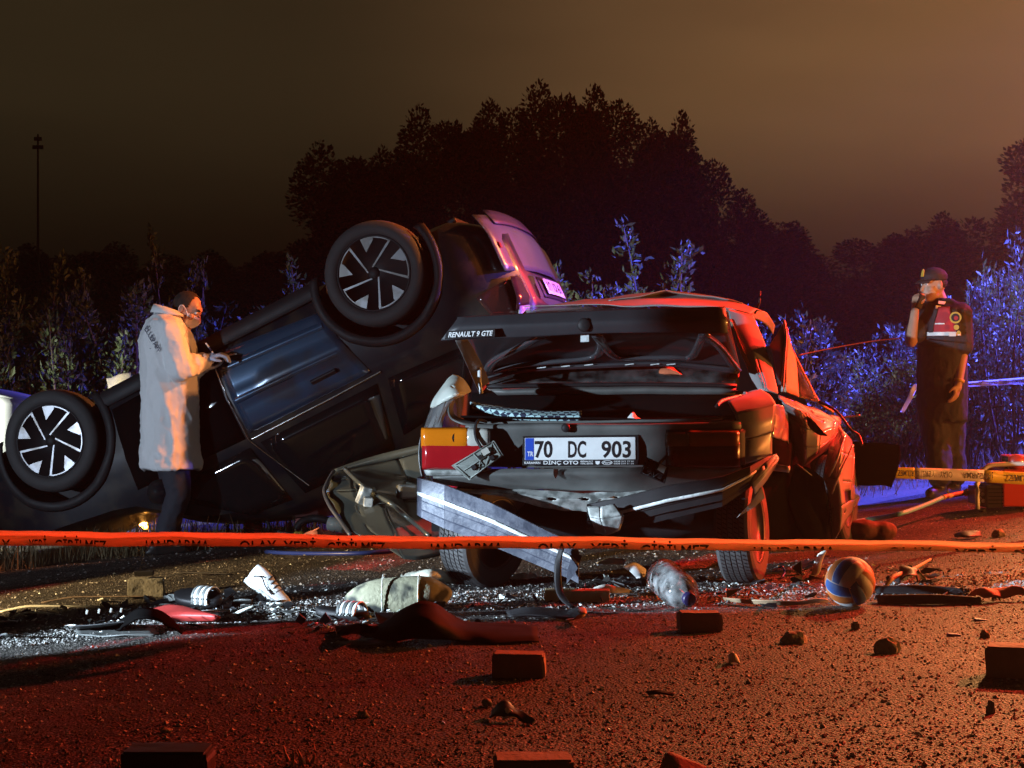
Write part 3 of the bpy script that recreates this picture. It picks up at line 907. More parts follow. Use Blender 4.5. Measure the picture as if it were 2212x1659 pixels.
# wheels
def alloy_wheel(center, ax, spin, parent, R=.345, rim=.245, label=None):
    ref = sF
    w = lathe('wheel', [(rim * .96, -.19), (R * .93, -.20), (R * .985, -.17), (R, -.12), (R, -.05), (R * .985, -.012), (R * .95, .012), (R * .86, .022), (rim * 1.1, .02), (rim * 1.02, .008), (rim * .97, -.02)], M_TYRE, parent, center, ax, 56, True, ref)
    a = (Vector(ref) - ax * ax.dot(Vector(ref))).normalized(); b = ax.cross(a)
    def P(x, y, h): # wheel plane coordinates, photo orientation
        c, s = cos(spin), sin(spin); X_, Y_ = (x * c - y * s) * rim, (x * s + y * c) * rim
        rightv = Vector((1, 0, 0)); rightv = (rightv - ax * rightv.dot(ax)).normalized(); downv = ax.cross(rightv)
        if downv.z > 0: downv = -downv
        return center + rightv * X_ + downv * Y_ + ax * h
    lathe('rim', [(rim * 1.03, -.0), (rim * 1.0, .012), (rim * .96, .008), (rim * .94, -.10), (rim * .35, -.13), (.0005, -.13)], M_BPLAS, w, center, ax, 48, True, ref)
    for k in range(5):
        an = 2 * pi * k / 5
        def RR(x, y): return x * cos(an) - y * sin(an), x * sin(an) + y * cos(an)
        def poly(nm, pts, h0, h1, m):
            n = len(pts)
            V = [P(*RR(x, y), h1) for x, y in pts] + [P(*RR(x, y), h0) for x, y in pts]
            Fc = [tuple(range(n)), tuple(range(2 * n - 1, n - 1, -1))] + [(i, (i + 1) % n, n + (i + 1) % n, n + i) for i in range(n)]
            return mk(nm, V, Fc, m, w)
        # black spoke body between two openings
        poly('spoke', [(-.06, -.16), (.16, -.12), (.60, -.76), (.80, -.56), (.28, -.02), (.02, .02)], -.05, -.004, M_BPLAS)
        poly('spoke_face', [(.485, -.865), (.535, -.825), (-.01, -.15), (-.045, -.165)], -.004, .004, M_POLISH)
        arc = [(cos(t) * .985, sin(t) * .985) for t in [radians(-88 + i * 6) for i in range(6)]]
        arc2 = [(cos(t) * .925, sin(t) * .925) for t in [radians(-58 - i * 6) for i in range(6)]]
        poly('rim_edge', arc + arc2, -.004, .004, M_POLISH)
        poly('spoke_wing', [(-.32, -.93), (-.14, -.975), (.04, -.985), (.04, -.87), (-.165, -.56)], -.004, .005, M_POLISH)
    lathe('hub_cap', [(.001, .012), (.03, .012), (.036, .004), (.05, -.01), (.07, -.06)], M_BPLAS, w, center, ax, 18, True, ref)
    for k in range(5):
        c, s = cos(k * 1.2566), sin(k * 1.2566)
        p = P(.17 * c, .17 * s, -.012)
        lathe('wheel_nut', [(.001, .01), (.008, .01), (.010, .0)], M_CHROME, w, p, ax, 6, False, ref)
    return w
for wx in (0.0, WB):
    alloy_wheel(SL(wx, .885, 0), sS, radians(-5) if wx == 0 else radians(4), suv)
for wx in (0.0, WB):
    lathe('wheel', [(.2, -.2), (.33, -.2), (.345, -.12), (.345, -.05), (.33, .0), (.24, .01), (.22, -.05), (.001, -.06)], M_TYRE, suv, SL(wx, -.86, 0), -sS, 32, True, sF)
# underside: floor pan, exhaust, axle
box_pts = []
def lbox(name, x0, x1, y0, y1, z0, z1, m, parent, bev_=.01):
    P = [SL(x, y, z) for x, y, z in ((x0, y0, z0), (x1, y0, z0), (x1, y1, z0), (x0, y1, z0), (x0, y0, z1), (x1, y0, z1), (x1, y1, z1), (x0, y1, z1))]
    o = mk(name, P, BOXF, m, parent)
    bm = bmesh.new(); bm.from_mesh(o.data); bmesh.ops.recalc_face_normals(bm, faces=bm.faces); bm.to_mesh(o.data); bm.free()
    if bev_: bevel(o, bev_)
    return o
lbox('floor_pan', -.6, WB + .4, -.55, .55, -.16, -.12, M_BPLAS, suv)
lbox('rear_axle', -.06, .06, -.7, .7, -.07, .03, M_BPLAS, suv)
# rear end: bumper face, lamps, plate, tailgate seams
def rear_x(y, z):
    """how far back the tail reaches at (y, z)"""
    b = -0.905 + .10 * (abs(y) / .8) ** 2.6
    if z < .1: b += .5 * (.1 - z) ** 1.3
    if z > .55: b += .45 * (z - .55)
    return b
def rear_grid(name, y0, y1, z0, z1, m, parent, out=.0, ny=10, nz=6, thick=.006, skew=0.0):
    V = []; Fc = []
    for j in range(nz + 1):
        for i in range(ny + 1):
            z = z0 + (z1 - z0) * j / nz; y = y0 + (y1 - y0) * i / ny + skew * (j / nz - .5)
            V.append(SL(rear_x(y, z) - out, y, z))
    for j in range(nz):
        for i in range(ny):
            a = j * (ny + 1) + i; Fc.append((a, a + 1, a + ny + 2, a + ny + 1))
    o = mk(name, V, Fc, m, parent, True); solid(o, thick)
    return o
M_SUVG = mat('grey_violet_bumper_plastic', (0.055, 0.052, 0.060), 0.32, var=0.15, vscale=5, coat=.6)
bmp = rear_grid('rear_bumper', -.80, .80, -.06, .36, M_SUVG, suv, .02, 18, 8)
rear_grid('diffuser', -.62, .62, -.10, .02, M_BPLAS, bmp, .035, 12, 3)
tg = rear_grid('tailgate', -.66, .66, .385, .78, M_SUVG, suv, .015, 16, 8)
rear_grid('plate_recess', -.32, .32, .40, .55, M_BPLAS, tg, .022, 6, 4)
pl = rear_grid('licence_plate', -.26, .26, .42, .53, M_PLATE, suv, .045, 8, 2, .003)
def rear_txt(word, y0, y1):
    def wp(a, b):
        y = y0 + (y1 - y0) * a; z = .440 + .072 * b
        return SL(rear_x(y, z) - .050, y, z)
    return wp
for word, a, b in (('19', -.20, -.09), ('KV', -.05, .07), ('U1', .11, .21)):
    text_on('plate_letters', word, None, None, None, M_INK, pl, .012, warp=rear_txt(word, a, b))
for s in (1, -1):
    lp = rear_grid('tail_lamp', .42 * s, .80 * s, .40, .62, M_SMOKE, suv, .022, 6, 6, .006, .06 * s)
    rear_grid('lamp_band', .42 * s, .80 * s, .60, .66, M_CLRL, lp, .024, 6, 3, .006, .02 * s)
    lbox('reflector', -.86, -.83, s * .60, s * .74, .16, .20, M_REDL, bmp, 0)
    sd = side_panel('lamp_wing', quad_fn((-.80, .40), (-.56, .44), (-.60, .58), (-.76, .66)), 5, 5, M_SMOKE, suv, .006) if s > 0 else None
rear_grid('tailgate_glass', -.60, .60, .82, 1.02, M_GLASSD, tg, .01, 10, 4)
# mirror lying bent by the front door and the bonnet edge strip
lathe('door_mirror', [(.001, -.09), (.06, -.08), (.085, -.02), (.08, .05), (.03, .09), (.001, .10)], M_SUVP, suv, SL(WB - .62, .98, .66), sS, 18)
# amber indicator that still burns at the crushed nose
M_LIT = mat('lit_amber_lamp', (1.0, 0.45, 0.08), 0.3, emis=(1.0, 0.36, 0.04), estr=34)
ip = G(330, 1152, .05)
ip = Q(313, 1138, ip.y)
il = thing('warning_lamp', 'small glowing amber lamp on the verge by the coated person\'s feet', 'lamp', (ip.x, ip.y, gz(ip.x)))
_v, _f = ellip(ip, (.022, .018, .018), None, 12, 8); mk('lens', _v, _f, M_LIT, il, True)
lathe('housing', [(.001, -.02), (.03, -.02), (.032, .0), (.028, .012)], M_BPLAS, il, ip + Vector((0, .014, -.002)), (0, -1, 0), 14)
tube('bracket', [ip + Vector((0, .03, -.01)), Vector((ip.x + .02, ip.y + .05, gz(ip.x)))], .01, M_BPLAS, il, sub=2, seg=6)
lg = bpy.data.lights.new('warning_lamp_light', 'POINT'); lg.color = (1, .42, .08); lg.energy = 9; lg.shadow_soft_size = .03
lo = bpy.data.objects.new('warning_lamp_light', lg); col.objects.link(lo); lo.location = ip + Vector((0, -.06, .02))

# ================================================================== wrecked sedan
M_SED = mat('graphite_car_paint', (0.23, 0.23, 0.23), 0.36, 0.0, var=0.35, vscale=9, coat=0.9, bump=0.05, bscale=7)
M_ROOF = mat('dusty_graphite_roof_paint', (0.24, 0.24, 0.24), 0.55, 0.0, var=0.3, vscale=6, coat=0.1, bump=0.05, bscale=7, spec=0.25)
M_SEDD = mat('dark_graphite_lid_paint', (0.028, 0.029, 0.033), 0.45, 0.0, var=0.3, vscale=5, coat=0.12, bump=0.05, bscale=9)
M_PANEL = mat('dusty_rear_panel', (0.10, 0.105, 0.10), 0.5, 0.1, var=0.45, vscale=9, bump=0.1, bscale=20)
M_BARE = mat('scraped_pale_metal', (0.42, 0.44, 0.42), 0.55, 0.3, color2=(0.16, 0.17, 0.16), vscale=14, bump=0.3, bscale=25)
M_BUMP = mat('scuffed_bumper_plastic', (0.034, 0.040, 0.058), 0.5, color2=(0.066, 0.073, 0.095), vscale=16, bump=0.25, bscale=45)
M_STRIPE = mat('pale_bumper_stripe', (0.62, 0.66, 0.66), 0.45, color2=(0.42, 0.44, 0.42), vscale=35)
M_STEEL = mat('steel_wheel_paint', (0.05, 0.047, 0.045), 0.5, 0.5, var=0.3, vscale=18, bump=0.1)
M_CREAM = mat('bent_pale_panel', (0.55, 0.58, 0.52), 0.5, 0.1, var=0.2, vscale=7, bump=0.12, bscale=12)
M_SEAT = mat('seat_cloth', (0.22, 0.20, 0.18), 0.9, var=0.35, vscale=20, bump=0.3, bscale=150)
M_TEAL = mat('pale_teal_plastic', (0.50, 0.66, 0.62), 0.5, var=0.12, vscale=10)
M_RAG = mat('rust_red_rag', (0.45, 0.12, 0.05), 0.9, var=0.5, vscale=9, bump=0.4, bscale=30)
M_BLUE = mat('plate_blue', (0.01, 0.06, 0.42), 0.45)
M_WHITE = mat('white_print', (0.75, 0.76, 0.76), 0.5)
M_WGLASS = clear_mat('rear_screen_glass', (.86, .9, .88), .10)
M_TAN = mat('tan_door_lining', (0.36, 0.25, 0.15), 0.7, var=0.3, vscale=12, bump=0.2)

sed = thing('wrecked_sedan', 'crushed dark grey sedan with open boot lid and plate 70 DC 903', 'car', tuple(G(1310, 1268)))

def row(pts): return [Q(*p) for p in pts]
# ---- rear panel between and under the lamps
sheet('rear_panel', [
    row([(1005, 915, 8.98), (1130, 916, 8.96), (1260, 916, 8.95), (1440, 914, 8.93), (1600, 908, 8.95)]),
    row([(1005, 922, 8.93), (1130, 922, 8.91), (1260, 922, 8.90), (1440, 921, 8.88), (1600, 918, 8.90)]),
    row([(1005, 965, 8.96), (1130, 966, 8.95), (1260, 965, 8.94), (1440, 963, 8.92), (1600, 960, 8.94)]),
    row([(1005, 1006, 8.96), (1130, 1010, 8.95), (1260, 1010, 8.94), (1440, 1006, 8.92), (1602, 1003, 8.94)])], M_PANEL, sed, sub=5, thick=.006, crum=.006, cs=6)
sheet('rear_valance', [
    row([(936, 1026, 8.93), (1060, 1014, 8.86), (1240, 1012, 8.84), (1420, 1008, 8.84), (1602, 1001, 8.90)]),
    row([(938, 1033, 8.90), (1060, 1026, 8.84), (1240, 1024, 8.82), (1420, 1021, 8.83), (1602, 1012, 8.89)]),
    row([(940, 1040, 8.93), (1060, 1044, 8.88), (1240, 1042, 8.86), (1420, 1040, 8.86), (1602, 1030, 8.90)]),
    row([(960, 1048, 8.95), (1080, 1056, 8.92), (1240, 1060, 8.90), (1400, 1062, 8.90), (1600, 1048, 8.92)])], M_PANEL, sed, sub=5, thick=.005, crum=.008, cs=7)
def apron_holes(s, t):
    for a, b, r in ((.50, .48, .022), (.66, .46, .020), (.33, .35, .012), (.81, .40, .014)):
        if (s - a) ** 2 + ((t - b) * .22) ** 2 < r * r: return True
    return False
sheet('lower_apron', [
    row([(985, 1056, 8.93), (1080, 1058, 8.92), (1190, 1061, 8.90), (1300, 1064, 8.89), (1410, 1062, 8.90)]),
    row([(990, 1060, 8.90), (1080, 1066, 8.89), (1190, 1078, 8.86), (1300, 1080, 8.85), (1410, 1073, 8.88)]),
    row([(1000, 1062, 8.92), (1090, 1075, 8.92), (1180, 1098, 8.90), (1270, 1107, 8.88), (1408, 1088, 8.90)])], M_BARE, sed, sub=16, thick=.003, crum=.010, cs=9, holes=apron_holes, lin=True, crisp=9)
# dark sheet added behind the bumper so the rear reads as a black cavity
sheet('dark_cavity_sheet', [row([(1010, 1060, 9.3), (1300, 1070, 9.3), (1600, 1060, 9.3)]), row([(1020, 1120, 9.25), (1300, 1160, 9.2), (1600, 1130, 9.25)]), row([(1050, 1165, 9.6), (1300, 1180, 9.6), (1590, 1175, 9.6)])], M_BPLAS, sed, sub=4, thick=.01, crum=.03, cs=4)
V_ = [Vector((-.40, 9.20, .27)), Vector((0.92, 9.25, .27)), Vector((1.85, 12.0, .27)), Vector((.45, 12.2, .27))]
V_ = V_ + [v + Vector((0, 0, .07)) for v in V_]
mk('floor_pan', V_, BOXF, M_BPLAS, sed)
sheet('sill', [[Vector((1.42, 9.95, .34)), Vector((1.62, 10.6, .34)), Vector((2.0, 11.9, .34))], [Vector((1.40, 9.95, .16)), Vector((1.6, 10.6, .16)), Vector((1.98, 11.9, .16))]], M_BPLAS, sed, sub=3, thick=.02, crum=.01)
# ---- lamps
def lamp(name, u0, u1, v0, v1, Y, split, amber, clear, wrap):
    lp = thing_part(name)
    return lp
def lens(name, u0, u1, v0, v1, Y0, Y1, m, parent, depth=.03):
    """lens block with ribs: front face through 4 photo corners"""
    n = 14; V = []; Fc = []
    for i in range(n + 1):
        t = i / n; u = u0 + (u1 - u0) * t; Y = Y0 + (Y1 - Y0) * t 
        edge = .006 if i in (0, n) else 0
        V += [Q(u, v0, Y + .006 + edge), Q(u, v0 + 2.5, Y + edge), Q(u, v1 - 2.5, Y + edge), Q(u, v1, Y + .006 + edge)]
        if i:
            b = 4 * i
            for k in range(3): Fc.append((b - 4 + k, b - 3 + k, b + 1 + k, b + k))
    o = mk(name, V, Fc, m, parent, True); solid(o, depth, 1.0)
    return o
ll = sheet('left_tail_lamp', [row([(914, 929, 9.0), (928, 929, 8.90), (1050, 930, 8.885)]), row([(912, 968, 9.0), (928, 968, 8.89), (1050, 968, 8.88)]), row([(914, 1009, 9.0), (930, 1009, 8.90), (1050, 1009, 8.885)])], M_BPLAS, sed, sub=3, thick=.02)
lens('amber_lens', 915, 1011, 933, 959, 8.88, 8.865, M_AMB, ll)
lens('clear_lens', 1013, 1050, 934, 959, 8.865, 8.862, M_CLRL, ll)
lens('red_lens', 916, 1050, 961, 1005, 8.88, 8.862, M_REDL, ll)
bulb = lathe('reflector_cone', [(.001, .0), (.02, .006), (.03, .02)], M_CHROME, ll, Q(990, 946, 8.862), (0, -1, 0), 12)
rl = sheet('right_tail_lamp', [row([(1438, 928, 8.885), (1590, 927, 8.88), (1604, 927, 8.93)]), row([(1438, 968, 8.88), (1590, 967, 8.875), (1604, 966, 8.93)]), row([(1438, 1007, 8.885), (1590, 1005, 8.88), (1604, 1004, 8.93)])], M_BPLAS, sed, sub=3, thick=.02)
M_AMBD = mat('shaded_amber_lens', (0.22, 0.07, 0.006), 0.25, var=.3, vscale=14); M_REDD = mat('shaded_red_lens', (0.07, 0.006, 0.006), 0.25, var=.3, vscale=14); M_CLRD = mat('shaded_clear_lens', (0.12, 0.11, 0.08), 0.25, var=.3, vscale=14)  # right lamp lenses painted darker, standing for shade on that side
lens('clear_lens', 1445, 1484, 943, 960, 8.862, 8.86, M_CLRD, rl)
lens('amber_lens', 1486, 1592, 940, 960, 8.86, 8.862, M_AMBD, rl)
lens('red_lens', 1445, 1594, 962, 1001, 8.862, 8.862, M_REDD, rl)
sheet('lamp_trim', [row([(916, 1009, 8.90), (940, 1009, 8.87), (1062, 1010, 8.865)]), row([(918, 1019, 8.895), (940, 1020, 8.86), (1062, 1020, 8.855)]), row([(922, 1026, 8.90), (942, 1027, 8.87), (1060, 1026, 8.865)])], M_BARE, sed, sub=3, thick=.006)
# ---- number plate
plt = facet('licence_plate', row([(1134, 946, 8.882), (1372, 944, 8.882), (1373, 992, 8.882), (1134, 994, 8.882)]), M_PLATE, sed, .004, .001)
facet('plate_frame', row([(1129, 942, 8.892), (1379, 939, 8.892), (1381, 1004, 8.892), (1129, 1006, 8.892)]), M_BPLAS, sed, .012, .002)
facet('blue_band', row([(1134.5, 946.5, 8.8795), (1153, 946.3, 8.8795), (1153, 993.5, 8.8795), (1134.5, 993.7, 8.8795)]), M_BLUE, plt, .002)
def txt(word, u0, u1, vb, vt, Y, m, parent, bold=.02, shear=0.0, name='lettering', slope=0.0):
    o = Q(u0, vb, Y); e = Q(u1, vb + slope, Y) - o; up = Q(u0, vt, Y) - o
    return text_on(name, word, o, e, up, m, parent, bold, shear)
for w, a, b in (('70', 1155, 1193.5), ('DC', 1227, 1266), ('903', 1299, 1363)):
    txt(w, a, b, 987.5, 951.5, 8.8788, M_INK, plt, .025)
txt('TR', 1139, 1152, 985.5, 975, 8.8776, M_WHITE, plt, .015)
band = facet('dealer_strip', row([(1130, 994.5, 8.876), (1378, 993, 8.876), (1378, 1003.5, 8.876), (1130, 1005, 8.876)]), M_INK, sed, .004)
for w, a, b, c, d in (('KARAMAN', 1133, 1167, 1002.2, 997), ('DİNÇ OTO', 1174, 1249, 1003, 995), ('RENAULT', 1254, 1281, 998.4, 995), ('ÖZEL SERVİS', 1254, 1281, 1003, 1000), ('Ford', 1303, 1321, 1001.5, 996.5), ('0338 212 77 81', 1326, 1369, 998.3, 995), ('0338 214 11 54', 1326, 1369, 1003, 1000)):
    txt(w, a, b, c, d, 8.8732, M_WHITE, band, .015, .2 if w == 'Ford' else 0)
facet('shield_mark', row([(1286, 996, 8.8735), (1296, 996, 8.8735), (1295, 1002, 8.8735), (1291, 1004, 8.8735), (1287, 1002, 8.8735)]), M_WHITE, band, .001)
mk('oval_mark', [Q(1311.5 + (11.5 if i < 24 else 10.4) * cos(i * pi / 12), 999.2 + (4.9 if i < 24 else 4.1) * sin(i * pi / 12), 8.8730) for i in range(48)], [(i, (i + 1) % 24, 24 + (i + 1) % 24, 24 + i) for i in range(24)], M_WHITE, band)
# tow bracket stub on the valance
facet('tow_eye', row([(1196, 1013, 8.80), (1206, 1013, 8.80), (1205, 1026, 8.80), (1200, 1034, 8.80), (1195, 1024, 8.80)]), M_CHROME, sed, .01)

# ---- hanging lamp carriers (circuit boards) on their cables
def carrier(name, c0, c1, c2, c3, m, wirepts, ribs=True):
    b = facet(name, [c0, c1, c2, c3], m, sed, .008, .001)
    n = (c1 - c0).cross(c3 - c0).normalized()
    if n.y > 0: n = -n
    if ribs:
        def at(s, t): return (c0.lerp(c1, s)).lerp(c3.lerp(c2, s), t) + n * .008
        for (s0, t0, s1, t1) in ((.05, .08, .5, .95), (.5, .95, .95, .08), (.05, .95, .95, .95), (.05, .05, .95, .05), (.1, .5, .9, .5), (.5, .05, .5, .95), (.05, .05, .05, .95), (.95, .05, .95, .95), (.3, .95, .7, .05)):
            tube('rib', [at(s0, t0), at(s1, t1)], .003, m, b, sub=1, seg=4)
        for (s, t, w) in ((.3, .62, .022), (.55, .38, .018), (.75, .75, .02)):
            R = Matrix((((c1 - c0).normalized()), n, (c1 - c0).normalized().cross(n))).transposed()
            mk('bulb_socket', boxpts(at(s, t) + n * .006, (w, .018, w), R), BOXF, M_BPLAS, b)
        mk('connector', boxpts(at(.72, .30) + n * .010, (.035, .024, .03), R), BOXF, M_CLRL, b)
    if wirepts: tube('cable', wirepts, .008, M_BPLAS, b, sub=6, seg=6)
    return b
M_BOARD = mat('grey_lamp_carrier', (0.20, 0.22, 0.20), 0.5, var=0.3, vscale=20)
carrier('lamp_carrier', Q(975, 1006, 8.80), Q(1067, 951, 8.81), Q(1087, 984, 8.81), Q(1014, 1038, 8.79), M_BOARD, [Q(1050, 911, 8.95), Q(1034, 908, 8.87), Q(1027, 922, 8.84), Q(1028, 945, 8.82), Q(1040, 968, 8.81)])
carrier('lamp_carrier', Q(1398, 988, 8.83), Q(1445, 1010, 8.82), Q(1436, 1045, 8.80), Q(1382, 1022, 8.81), M_BPLAS, [Q(1425, 1000, 8.8), Q(1440, 985, 8.86), Q(1445, 975, 8.9)])

# ---- left quarter: bent pale panel, corner and boot gutter
sheet('bent_quarter_panel', [
    row([(931, 880, 9.35), (938, 858, 9.30), (960, 828, 9.34), (979, 808, 9.50)]),
    row([(941, 878, 9.22), (954, 858, 9.17), (974, 833, 9.20), (993, 813, 9.42)]),
    row([(962, 869, 9.16), (976, 858, 9.10), (992, 846, 9.14), (1005, 822, 9.40)]),
    row([(985, 861, 9.20), (998, 856, 9.18), (1008, 850, 9.22), (1018, 844, 9.42)])], M_CREAM, sed, sub=6, thick=.004, crum=.006, cs=10, crisp=14)
sheet('left_corner', [
    row([(931, 880, 9.35), (945, 877, 9.10), (962, 868, 9.05), (985, 861, 9.08)]),
    row([(922, 905, 9.25), (936, 902, 8.98), (950, 899, 8.95), (960, 898, 8.97)]),
    row([(914, 930, 9.2), (925, 930, 8.92), (940, 930, 8.90), (955, 930, 8.90)])], M_SED, sed, sub=5, thick=.005, crum=.006, cs=8, crisp=14)
sheet('boot_gutter', [
    row([(972, 866, 9.06), (968, 885, 9.0), (975, 905, 8.96), (1000, 917, 8.93)]),
    row([(982, 866, 9.10), (978, 886, 9.06), (992, 904, 9.02), (1060, 921, 8.93)])], M_PANEL, sed, sub=5, thick=.008)
sheet('left_flank', [
    row([(930, 882, 9.35), (945, 860, 9.9), (985, 840, 10.8), (1010, 830, 11.8)]),
    row([(912, 960, 9.2), (935, 940, 9.9), (980, 915, 10.8), (1010, 900, 11.8)]),
    row([(915, 1040, 9.2), (940, 1030, 9.9), (985, 1010, 10.8), (1012, 990, 11.8)]),
    row([(940, 1110, 9.3), (965, 1090, 9.9), (995, 1080, 10.8), (1018, 1060, 11.8)])], M_SED, sed, sub=4, thick=.006, crum=.03, cs=3)
# ---- boot interior
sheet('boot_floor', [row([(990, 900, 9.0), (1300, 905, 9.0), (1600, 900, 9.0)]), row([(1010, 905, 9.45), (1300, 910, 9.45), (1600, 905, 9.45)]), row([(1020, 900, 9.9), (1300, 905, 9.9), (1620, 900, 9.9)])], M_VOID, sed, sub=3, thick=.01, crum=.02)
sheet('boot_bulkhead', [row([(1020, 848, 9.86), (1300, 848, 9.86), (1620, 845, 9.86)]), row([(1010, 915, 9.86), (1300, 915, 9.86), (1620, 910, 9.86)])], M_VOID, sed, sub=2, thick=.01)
sheet('boot_sill', [row([(1000, 915, 8.99), (1130, 912, 8.96), (1300, 911, 8.95), (1450, 908, 8.94), (1560, 902, 8.96)]), row([(1000, 917, 9.08), (1130, 914, 9.06), (1300, 913, 9.05), (1450, 910, 9.04), (1560, 904, 9.06)])], M_PANEL, sed, sub=4, thick=.012, crum=.004)
lathe('lock_striker', [(.001, -.01), (.022, -.01), (.022, .012), (.012, .02), (.001, .02)], M_BPLAS, sed, Q(1222, 924, 8.885), (0, -1, 0), 12)
sheet('parcel_shelf', [row([(1056, 838, 9.84), (1230, 834, 9.82), (1400, 832, 9.82), (1592, 834, 9.84)]), row([(1066, 846, 9.78), (1230, 843, 9.76), (1400, 841, 9.76), (1590, 842, 9.78)]), row([(1076, 853, 9.80), (1230, 852, 9.78), (1400, 851, 9.78), (1588, 851, 9.80)])], M_PANEL, sed, sub=4, thick=.008, crum=.004)
sheet('screen_gasket', [row([(1050, 832, 9.80), (1250, 829, 9.79), (1420, 828, 9.79), (1590, 831, 9.80)]), row([(1054, 838, 9.79), (1250, 834, 9.78), (1420, 833, 9.78), (1592, 836, 9.79)])], M_BPLAS, sed, sub=4, thick=.02)
gl = sheet('rear_screen', [row([(1045, 835, 9.90), (1320, 832, 9.88), (1596, 832, 9.90)]), row([(1085, 740, 10.18), (1330, 735, 10.16), (1588, 738, 10.18)]), row([(1140, 665, 10.5), (1340, 660, 10.5), (1572, 664, 10.5)])], M_WGLASS, sed, sub=4, thick=.004)
# cabin seen through the screen: seat backs, headrests, ring, rags
def cushion(name, u0, u1, v0, v1, Y, m, d=.12):
    c = (Q(u0, v0, Y) + Q(u1, v1, Y)) / 2; w = (u1 - u0) / FOC * Y; h = (v1 - v0) / FOC * Y
    o = box(name, c, (w, d, h), m, sed, (0, 0, 0), min(w, h, d) * .3); o.modifiers['bevel'].segments = 4
    return o
cushion('seat_back', 1100, 1330, 836, 930, 10.15, M_SEAT, .2)
cushion('seat_back', 1340, 1600, 838, 930, 10.15, M_SEAT, .2)
cushion('headrest', 1165, 1202, 808, 838, 10.1, M_TEAL, .09)
tube('ring_handle', [Q(1222 + 17 * cos(a), 836 - 20 * sin(a), 9.98) for a in [i * pi / 8 for i in range(9)]], .013, M_TEAL, sed, sub=2, seg=8)
cushion('headrest', 1345, 1384, 800, 838, 10.12, M_SEAT, .1)
sheet('torn_upholstery', [row([(1385, 800, 10.2), (1440, 796, 10.0), (1500, 806, 10.1), (1590, 800, 10.3)]), row([(1390, 820, 10.0), (1440, 812, 9.96), (1510, 822, 9.98), (1590, 818, 10.2)]), row([(1390, 838, 10.1), (1450, 836, 10.0), (1520, 838, 10.0), (1590, 838, 10.2)])], M_RAG, sed, sub=6, thick=.008, crum=.05, cs=11)  # rust-red colour stands for orange light on the cabin clutter
sheet('headlining', [row([(1100, 792, 10.3), (1250, 788, 10.2), (1400, 786, 10.2)]), row([(1110, 800, 10.2), (1250, 797, 10.1), (1390, 800, 10.1)])], M_RAG, sed, sub=6, thick=.006, crum=.03, cs=9)  # rust-red again for orange light in the cabin
sheet('shelf_liner', [row([(1052, 835, 9.95), (1070, 820, 10.05), (1095, 812, 10.15), (1120, 810, 10.2)]), row([(1060, 840, 9.95), (1090, 833, 10.0), (1115, 824, 10.1), (1135, 815, 10.2)])], M_SEAT, sed, sub=5, thick=.02, crum=.02)

# ---- open boot lid: outer skin, rear lip with badge, inner frame
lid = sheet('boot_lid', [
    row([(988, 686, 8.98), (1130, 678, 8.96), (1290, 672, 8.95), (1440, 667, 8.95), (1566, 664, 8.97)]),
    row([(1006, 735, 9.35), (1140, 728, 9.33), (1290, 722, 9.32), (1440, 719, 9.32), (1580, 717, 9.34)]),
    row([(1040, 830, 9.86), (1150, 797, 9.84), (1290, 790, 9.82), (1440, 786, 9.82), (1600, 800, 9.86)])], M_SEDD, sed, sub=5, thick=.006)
sheet('lid_lip', [
    row([(990, 686, 8.97), (1130, 678, 8.95), (1290, 671, 8.94), (1440, 666, 8.94), (1566, 663, 8.96)]),
    row([(980, 700, 8.93), (1130, 695, 8.91), (1290, 689, 8.90), (1440, 684, 8.90), (1569, 683, 8.92)]),
    row([(970, 712, 8.92), (1130, 705, 8.90), (1290, 700, 8.89), (1440, 697, 8.89), (1571, 697, 8.91)]),
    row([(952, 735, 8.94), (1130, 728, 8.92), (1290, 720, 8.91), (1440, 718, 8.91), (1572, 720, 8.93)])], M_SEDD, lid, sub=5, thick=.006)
lathe('lid_lock', [(.001, -.012), (.030, -.012), (.034, .0), (.026, .008), (.001, .006)], M_BPLAS, lid, Q(1262, 702, 8.885), (0, -1, 0), 16)
bd = facet('badge', row([(966, 715, 8.895), (1069, 709, 8.875), (1069, 727, 8.875), (960, 733, 8.895)]), M_BPLAS, sed, .006)
txt('RENAULT 9 GTE', 968, 1065, 728.5, 717.5, 8.868, M_WHITE, bd, .02, .25, slope=-4)
M_BRACE = mat('glossy_inner_frame_paint', (0.06, 0.063, 0.07), 0.22, 0.3, var=.15, coat=.8)
def beam(name, pts, r, flat=.55): return tube(name, pts, r, M_BRACE, lid, sub=5, seg=8, flat=flat)
beam('inner_brace', [Q(1052, 800, 9.72), Q(1070, 778, 9.60), (Q(1120, 752, 9.36)), Q(1178, 722, 9.08)], .030)
beam('inner_brace', [Q(1068, 802, 9.74), Q(1100, 792, 9.72), Q(1180, 783, 9.68), Q(1260, 776, 9.66), Q(1292, 765, 9.60), Q(1300, 740, 9.3), Q(1290, 722, 9.05)], .026)
beam('inner_brace', [Q(1285, 722, 9.05), Q(1305, 748, 9.35), Q(1325, 768, 9.6), Q(1350, 773, 9.68), Q(1450, 772, 9.68), Q(1490, 772, 9.68), Q(1505, 755, 9.5), Q(1520, 722, 9.08)], .026)
beam('inner_brace', [Q(1520, 722, 9.06), Q(1555, 750, 9.4), Q(1592, 800, 9.8)], .026)
sheet('inner_rim', [row([(1045, 806, 9.80), (1150, 794, 9.78), (1290, 787, 9.76), (1440, 783, 9.76), (1598, 796, 9.80)]), row([(1050, 818, 9.80), (1150, 800, 9.80), (1290, 793, 9.78), (1440, 789, 9.78), (1596, 806, 9.82)])], M_SEDD, lid, sub=4, thick=.02)
